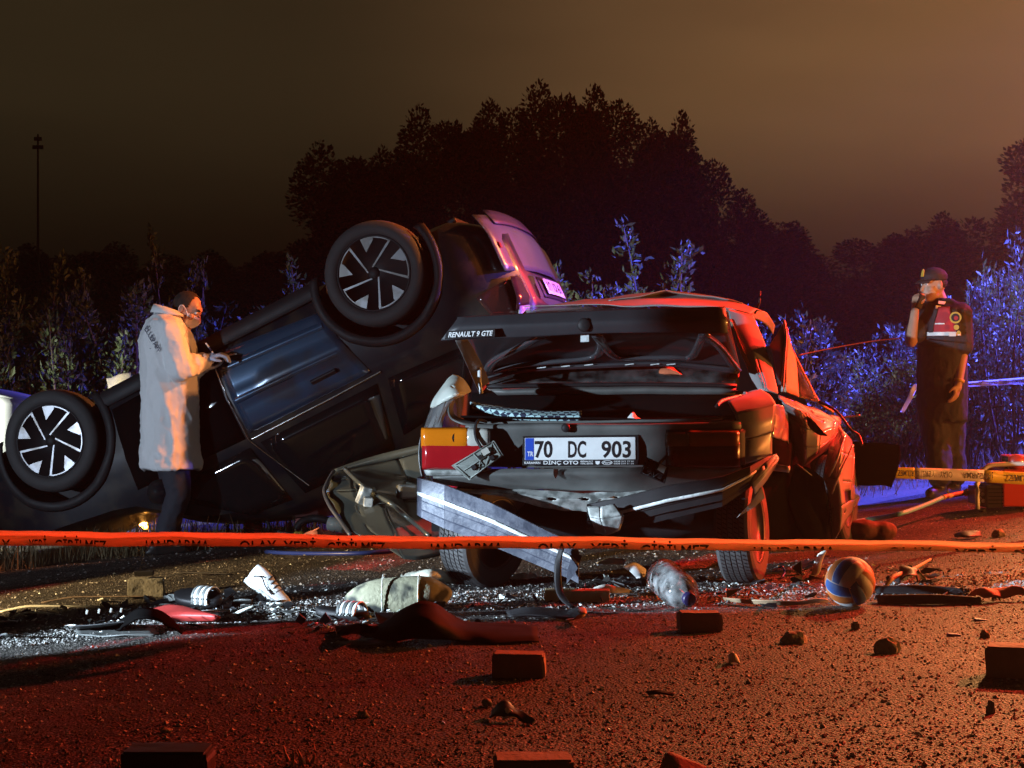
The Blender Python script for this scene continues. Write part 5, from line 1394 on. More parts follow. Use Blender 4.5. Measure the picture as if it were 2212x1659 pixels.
# ------------------------------------------------------------------ person in the white coat
def person_coat():
    Y = 12.27; k = Y / FOC
    base = G(362, 1196); Y = base.y
    per = thing('person', 'person in a long white coat and face mask writing on a clipboard', 'person', tuple(base))
    def M(u, v, dy=0.0): return Q(u, v, Y + dy)
    D = Vector((.93, .37, 0)); S = Vector((.37, -.93, 0))        # facing right and a little away; S = his right hand side, towards us
    hipc = M(368, 930); ch = M(362, 760); nk = M(372, 690)
    up = Vector((0, 0, 1))
    headc = M(405, 668); fwd = Vector((.84, -.22, -.40)); hp, P, R, r, f, u = head_parts(headc, fwd, (.5, 0, .9), .99)
    parts = list(hp)
    parts += [capsule(nk, headc + Vector((-.03, 0, -.06)), .062, .056)]
    parts += [rings_part([(M(366, 1000), D * .11, S * .16), (M(366, 930), D * .115, S * .165), (M(364, 850), D * .10, S * .145), (M(360, 770), D * .115, S * .175), (M(358, 715), D * .09, S * .18), (M(368, 690), D * .05, S * .08)])]
    # arms: right arm near us writes, left arm carries the board
    shR = M(358, 712) + S * .17; elR = M(374, 800) + S * .22; wrR = M(441, 777) + S * .08
    shL = M(362, 712) - S * .17; elL = M(392, 800) - S * .17; wrL = M(432, 797) - S * .02
    for a, b, c in ((shR, elR, wrR), (shL, elL, wrL)):
        parts += [capsule(a, b, .052, .043), capsule(b, c, .042, .030)]
    for sg, ft in ((1, M(352, 1188) + S * .02), (-1, M(372, 1190) - S * .12)):
        hp_ = M(368, 960) + S * (.085 * sg); kn = M(381, 1065) + S * (.09 * sg); an = Vector((ft.x, ft.y, base.z + .09))
        if sg < 0: kn = M(387, 1062) - S * .10
        parts += [capsule(hp_, kn, .085, .058), capsule(kn, an, .056, .038), capsule(an, an + Vector((0, 0, -.05)) + D * .10, .04, .035)]
    handR = hand(wrR, (.80, -.05, .30), (.35, .1, -.95), None, .75, 1.0, -1)
    handL = hand(wrL, (.85, .12, .12), (-.1, -.1, 1), None, .35, 1.0, 1)
    body = remeshed('body', parts + handR + handL, .0085, M_SKIN, per, 5)
    # gloves over both hands
    remeshed('glove', hand(wrR, (.80, -.05, .30), (.35, .1, -.95), None, .75, 1.10, -1), .006, M_GLOVE, per, 2)
    remeshed('glove', hand(wrL, (.85, .12, .12), (-.1, -.1, 1), None, .35, 1.10, 1), .006, M_GLOVE, per, 2)
    # coat: body tube to below the knee, two sleeves, shoulder yoke
    cw = k
    def ring(u0, u1, v, depth, dy=0): # visible edges in the photo, depth in metres
        c = M((u0 + u1) / 2, v, dy); w = (u1 - u0) / 2 * cw
        return (c, Vector((w, .12 * w, 0)), Vector((-.1 * depth, depth, 0)))
    coat_parts = [rings_part([ring(308, 434, 1012, .225), ring(307, 432, 1000, .222), ring(309, 430, 950, .205), ring(310, 428, 890, .185), ring(309, 427, 835, .18), ring(306, 424, 790, .19), ring(303, 418, 750, .205), ring(306, 412, 722, .205), ring(318, 402, 698, .19), ring(334, 392, 682, .13), ring(344, 388, 672, .085)], 28)]
    coat_parts += [capsule(shR - S * .02, shR.lerp(elR, .5), .082, .074), capsule(shR.lerp(elR, .5), elR, .074, .072), capsule(elR, elR.lerp(wrR, .5), .072, .066), capsule(elR.lerp(wrR, .5), elR.lerp(wrR, .93), .066, .052)]
    coat_parts += [capsule(shL + S * .02, elL, .08, .07), capsule(elL, elL.lerp(wrL, .9), .07, .05)]
    fo = crease(5.5, .016, .30)
    fo2 = crease(13, .0055, .9)
    coat = remeshed('coat', coat_parts, .011, M_COAT, per, 4, lambda p: fo(p) + fo2(p))
    # collar stands up behind the neck
    def cpt(a, h, rr): # ring about the neck
        c = M(366, 684) + Vector((.0, 0, h)); return c + D * (cos(a) * rr * .95) + S * (sin(a) * rr)
    sheet('collar', [[cpt(radians(20 + 320 * i / 10), -.01 - .02 * cos(radians(20 + 320 * i / 10)), .105) for i in range(11)], [cpt(radians(20 + 320 * i / 10), .035 - .025 * cos(radians(20 + 320 * i / 10)), .10) for i in range(11)], [cpt(radians(20 + 320 * i / 10), .045 - .035 * cos(radians(20 + 320 * i / 10)), .108) for i in range(11)], [cpt(radians(20 + 320 * i / 10), .008 - .02 * cos(radians(20 + 320 * i / 10)), .128) for i in range(11)]], M_COAT, coat, sub=2, thick=.005)
    # handwriting on the back of the coat: partly round the far side, so only the end of each line shows
    bk = (M(311, 716) - D * .0)
    def warp_line(u0, v0, u1, v1, hgt):
        def wf(a, b):
            u = u0 + (u1 - u0) * a + hgt * .55 * b; v = v0 + (v1 - v0) * a - hgt * .85 * b
            # surface of the coat: cylinder-like back
            c = (303 + 418) / 2; t = (u - c) / 60.0
            t = max(-.985, min(.985, t))
            return Q(u, v, Y - .205 * math.sqrt(1 - t * t) - .030)
        return wf
    M_PEN = mat('felt_pen_ink', (0.012, 0.014, 0.06), 0.6)
    text_on('handwriting', 'ELLEPAPF', None, None, None, M_PEN, coat, .0, warp=warp_line(312, 712, 341, 764, 12))
    text_on('handwriting', 'T', None, None, None, M_PEN, coat, .0, warp=warp_line(315, 757, 322, 760, 9))
    # trousers
    tp = []
    for sg, ft in ((1, M(352, 1188) + S * .02), (-1, M(372, 1190) - S * .12)):
        kn = M(380, 1065) + S * (.09 * sg); hp_ = M(370, 985) + S * (.08 * sg); an = Vector((ft.x, ft.y, base.z + .07))
        if sg < 0: kn = M(387, 1062) - S * .10
        tp += [capsule(hp_, kn, .105, .078), capsule(kn, an + Vector((0, 0, .03)), .078, .068)]
    remeshed('trousers', tp, .012, M_JEAN, per, 3, fold(14, .009, .8))
    for sg, ft in ((1, M(352, 1188) + S * .02), (-1, M(372, 1190) - S * .12)):
        a = Vector((ft.x, ft.y, base.z + .045)); 
        remeshed('shoe', [capsule(a - D * .06, a + D * .12 - Vector((0, 0, .012)), .046, .036), capsule(a, a + Vector((0, 0, .05)), .045, .05), rings_part([(a + D * .03 + Vector((0, 0, -.045)), D * .155, S * .046), (a + D * .03 + Vector((0, 0, -.02)), D * .155, S * .046)])], .009, M_SHOE, per, 3)
    # hair cap, mask with ear loops, eyes
    hv = [ellip(P(0, -.014, .024), (.0785, .0975, .0915), R)]
    ho = remeshed('hair', hv, .008, M_HAIR, per, 2)
    bm = bmesh.new(); bm.from_mesh(ho.data)
    off = per.location
    kill = []
    for v in bm.verts:
        q = v.co + off - headc; b, h, a = q.dot(f), q.dot(u), q.dot(r)
        if b > .030 and h < .098: kill.append(v)
        elif h < .0 + .5 * b and b > -.02: kill.append(v)
        elif h < -.045: kill.append(v)
    bmesh.ops.delete(bm, geom=list(set(kill)), context='VERTS'); bm.to_mesh(ho.data); bm.free(); solid(ho, .003, 1)
    mrows = []
    for h in (-.018, -.035, -.06, -.085, -.108):
        mrows.append([P(a * .062, .098 - .055 * abs(a) ** 1.6 + .026 * math.exp(-((h + .045) / .03) ** 2) * (1 - abs(a)) - (.022 if h < -.1 else 0), h) for a in (-1, -.6, -.25, 0, .25, .6, 1)])
    mk_ = sheet('face_mask', mrows, M_MASK, per, sub=3, thick=.003)
    for sg in (-1, 1):
        tube('ear_loop', [P(sg * .062, .045, -.03), P(sg * .078, .02, .0), P(sg * .086, -.012, .012), P(sg * .087, -.022, -.012), P(sg * .075, .0, -.07), P(sg * .062, .04, -.095)], .0022, M_MASK, mk_, sub=3, seg=5)
        _v, _f = ellip(P(sg * .031, .080, .003), (.0115, .010, .009), R, 10, 6); mk('eye', _v, _f, M_PAPER, per, True)
        _v, _f = ellip(P(sg * .031, .089, .000), (.005, .003, .005), R, 8, 5); mk('iris', _v, _f, M_INK, per, True)
        tube('eyebrow', [P(sg * .014, .092, .022), P(sg * .034, .090, .028), P(sg * .052, .078, .022)], [.004, .005, .003], M_HAIR, per, sub=3, seg=5)
    # clipboard and pen are held things
    b0 = M(441, 783) + S * .10; b1 = M(511, 766) + S * .05
    e = (b1 - b0); side = -S * .23 + Vector((0, 0, .012)); nrm = e.cross(side).normalized()
    if nrm.z < 0: nrm = -nrm
    cb = thing('clipboard', 'thin clipboard with white sheet held by the coated person', 'clipboard', tuple(b0))
    def slab(name, c0, e_, s_, n_, t, m, par):
        V = [c0, c0 + e_, c0 + e_ + s_, c0 + s_]; V = V + [v + n_ * t for v in V]
        return mk(name, V, [(3, 2, 1, 0), (4, 5, 6, 7), (0, 1, 5, 4), (1, 2, 6, 5), (2, 3, 7, 6), (3, 0, 4, 7)], m, par)
    bo = slab('board', b0, e, side, nrm, .004, M_BPLAS, cb)
    slab('paper_sheet', b0 + e * .04 + side * .04 + nrm * .004, e * .92, side * .92, nrm, .003, M_PAPER, cb)
    slab('clip', b0 + e * .93 + side * .3 + nrm * .007, e * .06, side * .4, nrm, .010, M_CHROME, cb)
    pn = thing('pen', 'white pen in the gloved hand of the coated person', 'pen', tuple(M(456, 775) + S * .09))
    p0 = M(462, 772) + S * .07; p1 = M(435, 742) + S * .14
    tube('barrel', [p0, p0.lerp(p1, .5), p1], [.003, .0055, .006], M_PAPER, pn, sub=3, seg=8)
    tube('grip', [p0.lerp(p1, .45), p0.lerp(p1, .72)], .0068, M_PEN, pn, sub=1, seg=8)
person_coat()

# ------------------------------------------------------------------ uniformed person on the right
def person_officer():
    base = G(2046, 1072); Y = base.y
    per = thing('person', 'person in dark uniform, cap and red vest with a hand raised to the mouth', 'person', tuple(base))
    k = Y / FOC
    def M(u, v, dy=0.0): return Q(u, v, Y + dy)
    D = Vector((-.62, -.78, 0)); S = Vector((-.78, .62, 0))     # faces us and to the left; S = his right hand side (left in the photo)
    headc = M(2016, 615); fwd = Vector((-.88, -.45, -.05)); hp, P, R, r, f, u = head_parts(headc, fwd, (0, 0, 1), 1.04)
    nk = M(2034, 655, .03)
    parts = list(hp) + [capsule(nk + Vector((0, 0, -.03)), headc + Vector((.03, .03, -.06)), .066, .06)]
    parts += [rings_part([(M(2034, 880), S * .165, D * .12), (M(2036, 820), S * .165, D * .125), (M(2036, 760), S * .155, D * .12), (M(2038, 700), S * .185, D * .13), (M(2040, 668), S * .20, D * .10), (M(2040, 650), S * .09, D * .06)])]
    shR = M(2004, 672, .04); elR = M(1968, 738, -.10); wrR = M(1977, 668, -.22)
    shL = M(2074, 678, -.06); elL = M(2079, 760, -.10); wrL = M(2071, 828, -.18)
    for a, b, c in ((shR, elR, wrR), (shL, elL, wrL)):
        parts += [capsule(a, b, .055, .045), capsule(b, c, .046, .031)]
    hR = hand(wrR, (.10, .05, .95), (.75, .55, .1), None, .95, 1.05, -1); hL = hand(wrL, (-.25, -.15, -.95), (-.7, .5, .1), None, .45, 1.05, -1)
    feet = (M(2030, 1066, -.12), M(2062, 1062, .10))
    for i, ft in enumerate(feet):
        hp_ = M(2020 + 30 * i, 885); kn = M(2028 + 26 * i, 975, -.06 + .08 * i); an = Vector((ft.x, ft.y, base.z + .09))
        parts += [capsule(hp_, kn, .09, .06), capsule(kn, an, .058, .04)]
    remeshed('body', parts + hR + hL, .009, M_SKIN, per, 5)
    sh = [rings_part([(M(2034, 905), S * .192, D * .150), (M(2036, 820), S * .192, D * .150), (M(2036, 760), S * .188, D * .148), (M(2038, 705), S * .216, D * .156), (M(2040, 672), S * .226, D * .125), (M(2039, 654), S * .12, D * .08), (M(2036, 646), S * .085, D * .07)], 26),
          capsule(shR, shR.lerp(elR, .72), .086, .082), capsule(shL, shL.lerp(elL, .85), .090, .084)]
    shirt = remeshed('uniform_shirt', sh, .011, M_UNIF, per, 3, fold(11, .010, .5))
    tr = [rings_part([(M(2035, 910), S * .198, D * .152), (M(2035, 870), S * .20, D * .154), (M(2035, 745), S * .192, D * .150)], 24)]
    for i, ft in enumerate(feet):
        hp_ = M(2020 + 30 * i, 890); kn = M(2026 + 28 * i, 975, -.06 + .08 * i); an = Vector((ft.x, ft.y, base.z + .16))
        tr += [capsule(hp_, kn, .125, .105), capsule(kn, an, .105, .092)]
    remeshed('trousers', tr, .012, M_UNIF, per, 3, fold(12, .012, .7))
    for i, ft in enumerate(feet):
        a = Vector((ft.x, ft.y, base.z + .05))
        remeshed('boot', [capsule(a, a + D * .16 - Vector((0, 0, .012)), .05, .042), capsule(a, a + Vector((0, 0, .16)), .052, .056), rings_part([(a + D * .05 + Vector((0, 0, -.05)), D * .16, S * .05), (a + D * .05 + Vector((0, 0, -.02)), D * .16, S * .05)])], .01, M_SHOE, per, 3)
    # red vest: bib with dark edges and a white hem strip, wrapped over the chest
    def chest(u, v, out):
        c = M(2038, v); x = (u - 2038) * k
        # front surface of the torso, ellipse with half axes S*.20, D*.14
        t = 0.0
        s_ = max(-.98, min(.98, (x - .0) / .205))
        best = None
        for i in range(181):
            a = radians(i * 2); p = c + S * (cos(a) * (.218 + out)) + D * (sin(a) * (.162 + out))
            if p.y > c.y + .06: continue
            e = abs(p.x - (c.x + x))
            if best is None or e < best[0]: best = (e, p)
        return best[1]
    vest = sheet('red_vest', [[chest(u_, v_, .012) for u_ in us] for v_, us in ((664, (2016, 2024, 2032, 2038)), (680, (2010, 2020, 2032, 2042)), (700, (2004, 2018, 2034, 2050)), (720, (2002, 2018, 2036, 2056)))], M_VEST, per, sub=4, thick=.006)
    sheet('vest_hem', [[chest(u_, v_, .020) for u_ in (1996, 2010, 2024, 2040, 2052, 2062)] for v_ in (718, 722, 726)], M_REFL, vest, sub=3, thick=.006)
    sheet('vest_strip', [[chest(u_, v_, .022) for u_ in (2010, 2016, 2022, 2028)] for v_ in (699, 702)], M_REFL, vest, sub=3, thick=.005)
    for u0, u1 in ((1999, 2005), (2052, 2062)):
        sheet('vest_edge', [[chest(u0 + (u1 - u0) * j / 2 + (12 - 12 * i / 3) * (1 if u0 < 2030 else -1) * .8, 668 + 17 * i, .022) for j in range(3)] for i in range(4)], M_UNIF, vest, sub=3, thick=.006)
    # epaulette bars, arm badges
    for v_, u_ in ((650, 2036), (660, 2030)):
        a = M(u_, v_, -.10); facet('epaulette_bar', [a + Vector((-.035, -.02, .0)), a + Vector((.035, .02, -.006)), a + Vector((.03, .012, -.028)), a + Vector((-.04, -.028, -.022))], M_REFL, per, .006)
    ac = shL.lerp(elL, .30); bd = M(2064, 686, -.235)
    fr = Vector((-.25, -.95, .05)).normalized(); rx = Vector((0, 0, 1)).cross(fr).normalized()
    def disc(name, c, r0, m, par, out):
        return mk(name, [c + fr * out] + [c + fr * out + rx * (cos(i * pi / 10) * r0) + Vector((0, 0, 1)) * (sin(i * pi / 10) * r0) for i in range(20)], [(0, i + 1, (i + 1) % 20 + 1) for i in range(20)], m, par)
    bdc = disc('arm_badge', bd, .044, M_GOLD, per, .0)
    disc('badge_field', bd, .031, M_UNIF, bdc, .003)
    disc('badge_emblem', bd + Vector((.004, 0, -.004)), .016, M_VEST, bdc, .006)
    for du, dv, rr in ((2066, 707, .020), (2071, 718, .014)):
        disc('rank_badge', M(du, dv, -.23), rr, M_GOLD, per, .0)
    box('sleeve_flag', M(2058, 722, -.215), (.05, .004, .03), M_REFL, per, (0, 0, -.2), 0)
    # cap with peak and badge
    cap = remeshed('cap', [ellip(P(0, -.012, .062), (.088, .108, .070), R), rings_part([(P(0, -.012, .03), r * .088, f * .108), (P(0, -.012, .075), r * .089, f * .109)])], .009, M_UNIF, per, 3)
    sheet('cap_peak', [[P(a * .078, .080 - .03 * abs(a) ** 2, .040) for a in (-1, -.5, 0, .5, 1)], [P(a * .074, .135 - .05 * abs(a) ** 2, .026) for a in (-1, -.5, 0, .5, 1)], [P(a * .06, .165 - .075 * abs(a) ** 2, .012) for a in (-1, -.5, 0, .5, 1)]], M_UNIF, cap, sub=3, thick=.005)
    facet('cap_badge', [P(-.014, .100, .062), P(.014, .100, .062), P(.012, .088, .105), P(0, .084, .118), P(-.012, .088, .105)], M_GOLD, cap, .006)
    hr = remeshed('hair', [ellip(P(0, -.030, .012), (.083, .088, .062), R)], .009, M_HAIR, per, 2)
    for sg in (-1, 1):
        _v, _f = ellip(P(sg * .031, .083, .004), (.012, .010, .008), R, 10, 6); mk('eye', _v, _f, M_PAPER, per, True)
        _v, _f = ellip(P(sg * .031, .092, .003), (.005, .003, .005), R, 8, 5); mk('iris', _v, _f, M_INK, per, True)
        tube('eyebrow', [P(sg * .014, .095, .022), P(sg * .034, .093, .027), P(sg * .052, .080, .022)], [.004, .005, .003], M_HAIR, per, sub=3, seg=5)
    tube('mouth', [P(-.022, .090, -.064), P(0, .100, -.062), P(.022, .090, -.064)], .0035, M_RAG, per, sub=3, seg=5)
    lathe('wrist_watch', [(.034, -.012), (.040, -.010), (.040, .010), (.034, .012)], M_GOLD, per, wrL + Vector((.004, .0, .02)), (-.25, -.15, -.95), 16)
    rd = thing('radio_handset', 'small dark handset in the raised hand of the uniformed person', 'handset', tuple(wrR))
    c = M(1988, 652, -.24)
    box('case', c, (.05, .03, .11), M_BPLAS, rd, (.1, .35, .4), .008)
    tube('antenna', [c + Vector((.0, .0, .05)), c + Vector((-.02, .0, .12))], [.006, .004], M_BPLAS, rd, sub=1, seg=6)
person_officer()

# ================================================================== barrier tape
M_TAPE = mat('tape_plastic', (0.95, 0.85, 0.66), 0.35, var=0.04, vscale=4, transl=0.8)
M_TAPEY = mat('yellow_tape_plastic', (0.80, 0.66, 0.10), 0.4, var=0.05, vscale=6, transl=0.15)
M_TAPEW = mat('white_tape_plastic', (0.76, 0.78, 0.82), 0.4, var=0.05, vscale=6, transl=0.15)
def lerp_tab(tab, u):
    for (a, x), (b, y) in zip(tab, tab[1:]):
        if u <= b: t = (u - a) / (b - a); return x + (y - x) * t
    return tab[-1][1]
TT = [(-1600, 1120), (-200, 1142), (0, 1145), (864, 1157), (1440, 1161.5), (2212, 1172), (2420, 1175), (3800, 1195)]
TB = [(-1600, 1152), (-200, 1174), (0, 1177.5), (864, 1184.5), (1440, 1187.5), (2212, 1193), (2420, 1195), (3800, 1218)]
def tape_Y(u): return 5.10 - .45 * (u + 100) / 2400
tp = thing('barrier_tape', 'folded orange-lit barrier tape stretched across the whole foreground', 'barrier tape', (0, 4.85, gz(0)))
us = [-1600 + 20 * i for i in range(271)]
def wob(u): return 1.3 * sin(u * .009) + .8 * sin(u * .027 + 1) + .4 * sin(u * .061)
rows_ = [[Q(u, lerp_tab(TT, u) + (lerp_tab(TB, u) - lerp_tab(TT, u)) * t + wob(u), tape_Y(u) + .004 * sin(u * .02 + t * 2) - .006 * (1 if t > .97 else 0)) for u in us] for t in (0, .35, .7, .98, 1.0)]
rb = sheet('ribbon', rows_, M_TAPE, tp, sub=1, thick=.0006, lin=True)
sheet('folded_flap', [[Q(u, lerp_tab(TT, u) + (lerp_tab(TB, u) - lerp_tab(TT, u)) * t + wob(u), tape_Y(u) + .010 + .004 * (1 - t)) for u in us] for t in (.2, .6, .99)], M_TAPE, tp, sub=1, thick=.0006, lin=True)
for word, u0, u1 in (('OLAY', -85, 14), ('YERİ', 62, 166), ('GİRİLMEZ', 203, 397 - 0)) if False else ():
    pass
front_words = [('OLAY', -52, 22), ('YERİ', 62, 100), ('GİRİLMEZ', 118, 230), ('JANDARMA', 311, 453), ('OLAY', 517, 597), ('YERİ', 612, 682), ('GİRİLMEZ', 706, 832), ('JANDARMA', 926, 1087), ('OLAY', 1161, 1245), ('YERİ', 1275, 1356), ('GİRİLMEZ', 1384, 1532), ('JANDARMA', 1623, 1806), ('OLAY', 1918, 2013), ('YERİ', 2062, 2152), ('GİRİLMEZ', 2184, 2330)]
for word, u0, u1 in front_words:
    um = (u0 + u1) / 2; hh = 27.0
    vt = lerp_tab(TB, um) - lerp_tab([(-200, 15), (0, 15), (864, 14), (1440, 12.5), (1700, 10), (2212, 7.5), (2420, 7)], um)
    def wf(a, b, u0=u0, u1=u1, vt=vt, um=um):
        u = u0 + (u1 - u0) * a
        return Q(u, vt + lerp_tab(TB, u) - lerp_tab(TB, um) + (1 - b) * hh + wob(u), tape_Y(u) + .004 * sin(u * .02 + 1.4) - .0025)
    text_on('printed_word', word, None, None, None, M_INK, rb, .012, clip=1 - (lerp_tab(TB, um) - vt - .6) / hh, warp=wf)

def back_tape(name, label, tab, bands, words, Yf):
    """tab: (u, v top, v bottom); words upside down"""
    t = thing(name, label, 'barrier tape', tuple(Q(tab[0][0], tab[0][2], Yf(tab[0][0]))))
    top = [(a, b) for a, b, c in tab]; bot = [(a, c) for a, b, c in tab]
    ref = None
    for (ua, ub, m) in bands:
        uu = [ua + (ub - ua) * i / 10 for i in range(11)]
        o = sheet('ribbon', [[Q(u, lerp_tab(top, u) + (lerp_tab(bot, u) - lerp_tab(top, u)) * s, Yf(u) + .01 * sin(u * .05 + s)) for u in uu] for s in (0, .5, 1)], m, t, sub=1, thick=.0008, lin=True)
        ref = ref or o
    for w, u0, u1 in words:
        def wf(a, b, u0=u0, u1=u1):
            u = u1 + (u0 - u1) * a; a0 = lerp_tab(top, u); b0 = lerp_tab(bot, u)
            return Q(u, a0 + (b0 - a0) * (.26 + .52 * b), Yf(u) - .012)
        text_on('printed_word', w, None, None, None, M_INK, ref, .01, warp=wf)
    return t
back_tape('barrier_tape', 'yellow and white barrier tape beside the sedan, its print upside down',
          [(1930, 1009, 1033), (2100, 1014, 1040), (2212, 1020, 1047), (2330, 1026, 1054)], [(1932, 1976, M_TAPEY), (1976, 2126, M_TAPEW), (2126, 2330, M_TAPEY)],
          [('GİRİLMEZ', 1939, 1986), ('YERİ', 1993, 2020), ('OLAY', 2030, 2057), ('JANDARMA', 2080, 2146), ('GİRİLMEZ', 2178, 2250)], lambda u: 10.9 + .0012 * (u - 1930))
back_tape('barrier_tape', 'pale barrier tape behind the uniformed person at hip height',
          [(1985, 828, 838), (2080, 826, 836), (2212, 815, 830), (2330, 805, 822)], [(1985, 2330, M_TAPEW)], [('GİRİLMEZ', 2040, 2065), ('JANDARMA', 2088, 2122), ('OLAY', 2136, 2154), ('YERİ', 2166, 2180), ('GİRİLMEZ', 2186, 2216)], lambda u: 15.6)
tl = thing('tape_tail', 'loose end of pale barrier tape drooping by the hedge left of the uniformed person', 'barrier tape', tuple(Q(1945, 890, 15.6)))
sheet('ribbon', [[Q(1990, 829, 15.6), Q(1972, 832, 15.6), Q(1962, 855, 15.6), Q(1944, 890, 15.6)], [Q(1990, 839, 15.58), Q(1980, 842, 15.62), Q(1970, 862, 15.58), Q(1952, 892, 15.62)]], M_TAPEW, tl, sub=4, thick=.001)
# cable between the sedan and the uniformed person
cbl = tube('cable', [Q(1722, 768, 11.2), Q(1800, 752, 12.0), Q(1880, 738, 13.0), Q(1945, 731, 13.8)], .005, M_BPLAS, None, sub=4, seg=6)
tag(cbl, 'thin dark cable running from the sedan towards the uniformed person', 'cable'); recenter(cbl)

# ================================================================== pump unit on the right
M_REDP = mat('red_enamel', (0.48, 0.035, 0.02), 0.35, var=0.12, vscale=6, coat=.3)
pb = G(2172, 1106); PY = pb.y
pu = thing('hydraulic_pump', 'red and black portable hydraulic pump standing on the road at the right edge', 'pump', tuple(pb))
def PB(u0, u1, v0, v1, d, dy, m, name, bev=.012): 
    c = (Q(u0, v0, PY + dy) + Q(u1, v1, PY + dy)) / 2; 
    return box(name, c + Vector((0, d / 2, 0)), ((u1 - u0) / FOC * PY, d, (v1 - v0) / FOC * PY), m, pu, (0, 0, 0), bev)
PB(2166, 2290, 1014, 1095, .36, 0, M_REDP, 'tank')
PB(2182, 2290, 985, 1016, .30, .03, M_REDP, 'top_cover', .02)
gr_ = PB(2130, 2168, 1048, 1098, .34, .01, M_BPLAS, 'engine_shroud')
for i in range(5):
    v = 1056 + 8 * i
    box('cooling_slot', Q(2151, v, PY + .006), (.10, .012, .006), M_VOID, gr_, bev=0)
PB(2108, 2132, 1052, 1090, .22, .05, M_PANEL, 'control_panel', .006)
for i, (u, v) in enumerate(((2116, 1060), (2122, 1068), (2116, 1076), (2124, 1082))):
    lathe('gauge', [(.001, .006), (.012, .006), (.014, 0)], M_STRIPE, pu, Q(u, v, PY + .048), (0, -1, 0), 10)
lathe('filler_cap', [(.02, 0), (.02, .05), (.035, .055), (.035, .085), (.001, .09)], M_BPLAS, pu, Q(2176, 1014, PY + .12), (0, 0, 1), 16)
lathe('pull_starter', [(.001, .03), (.05, .03), (.055, 0)], M_REDP, pu, Q(2196, 998, PY + .03), (0, -1, 0), 18)
tube('carry_frame', [Q(2112, 1100, PY - .02), Q(2112, 1044, PY - .02), Q(2130, 1010, PY), Q(2170, 1003, PY), Q(2300, 1000, PY)], .016, M_CREAM, pu, sub=4, seg=8)
tube('carry_frame', [Q(2112, 1100, PY + .34), Q(2112, 1044, PY + .34), Q(2130, 1012, PY + .34), Q(2300, 1002, PY + .34)], .016, M_CREAM, pu, sub=4, seg=8)
for u in (2122, 2200, 2280): lathe('rubber_foot', [(.02, 0), (.026, .03), (.02, .04)], M_BPLAS, pu, Vector((X(u, PY + .08), PY + .08, gz(X(u, PY)) - .005)), (0, 0, 1), 10)
M_HOSEB = mat('pale_blue_hose', (0.16, 0.46, 0.62), 0.45, var=0.1); M_HOSEO = mat('ochre_hose', (0.42, 0.27, 0.12), 0.5, var=0.15); M_HOSED = mat('dark_blue_hose', (0.015, 0.04, 0.30), 0.4, var=0.15)
hs = thing('hydraulic_hose', 'pale blue and ochre hose running from the sedan to the red pump', 'hose', tuple(G(1870, 1124)))
hy = lambda u, v: G(u, v, .02)
tube('blue_run', [G(1840, 1128, .014), G(1880, 1121, .014), Q(1935, 1112, 11.9), Q(1990, 1094, 12.3), Q(2035, 1075, 12.6)], .016, M_HOSEB, hs, sub=6)
tube('ochre_run', [Q(2035, 1075, 12.6), Q(2070, 1067, 12.75), Q(2100, 1062, 12.9)], .018, M_HOSEO, hs, sub=5)
lathe('coupling', [(.018, -.05), (.028, -.04), (.028, .0), (.02, .01), (.026, .03), (.026, .06), (.001, .06)], M_CHROME, hs, Q(2096, 1063, 12.9), Q(2120, 1060, 12.95) - Q(2090, 1063, 12.9), 14)

# ================================================================== rescue tool and hoses beside the overturned car
ct = thing('rescue_cutter', 'hydraulic rescue tool with red coil and black ring handle on the verge', 'rescue tool', tuple(G(540, 1165)))
cy = G(540, 1168).y
tube('ring_handle', [Q(492, 1158, cy), Q(493, 1130, cy), Q(508, 1115, cy), Q(545, 1112, cy), Q(572, 1120, cy), Q(582, 1140, cy), Q(580, 1162, cy)], .013, M_BPLAS, ct, sub=5)
M_REDS = mat('red_rubber', (0.42, 0.03, 0.02), 0.4, var=.2)
for i in range(5):
    a0 = Q(541 + 2 * i, 1158 - 7 * i, cy + .08); 
    lathe('coil_ring', [(.052, -.010), (.064, 0), (.052, .010)], M_REDS if i > 1 else M_HOSEO, ct, a0, (.25, -.25, 1), 20)
lathe('tool_body', [(.05, -.13), (.055, .06), (.04, .12), (.001, .13)], M_BPLAS, ct, Q(545, 1140, cy + .10), (.25, -.1, 1), 16)
rh = thing('hose_coupling', 'black hose with steel and brass couplings lying by the crumpled door', 'hose', tuple(G(680, 1172)))
tube('hose_run', [Q(640, 1142, cy - .5), Q(655, 1126, cy - .5), Q(680, 1120, cy - .5), Q(706, 1124, cy - .55), Q(722, 1132, cy - .6)], .026, M_BPLAS, rh, sub=5)
lathe('end_fitting', [(.03, -.06), (.045, -.055), (.048, .0), (.042, .01), (.048, .05), (.035, .06), (.001, .06)], M_CREAM, rh, Q(728, 1134, cy - .6), (.9, -.3, -.15), 16)
tube('connector_rod', [Q(592, 1148, cy - .3), Q(622, 1154, cy - .35), Q(640, 1156, cy - .4)], [.02, .016, .022], M_CHROME, rh, sub=2)
lathe('brass_sleeve', [(.022, -.04), (.032, -.03), (.026, -.01), (.034, .0), (.03, .03), (.001, .03)], M_GOLD, rh, Q(648, 1158, cy - .4), (1, -.2, -.05), 14)
bh = tube('hose', [G(575, 1192, .012), G(620, 1195, .012), G(700, 1196, .012), G(780, 1195, .012), G(850, 1190, .012)], .013, M_HOSED, None, sub=5)
tag(bh, 'dark blue hose lying on the road below the crumpled door', 'hose'); recenter(bh)
M_PINK = mat('pink_red_fabric', (0.50, 0.18, 0.16), 0.8, var=.3, vscale=10, bump=.3)
pk = sheet('cloth', [[G(605, 1162, .03), G(650, 1150, .10), G(690, 1146, .12), G(722, 1150, .06)], [G(600, 1172, .005), G(650, 1168, .05), G(695, 1166, .05), G(730, 1172, .005)]], M_PINK, None, sub=6, thick=.006, crum=.03, cs=9)
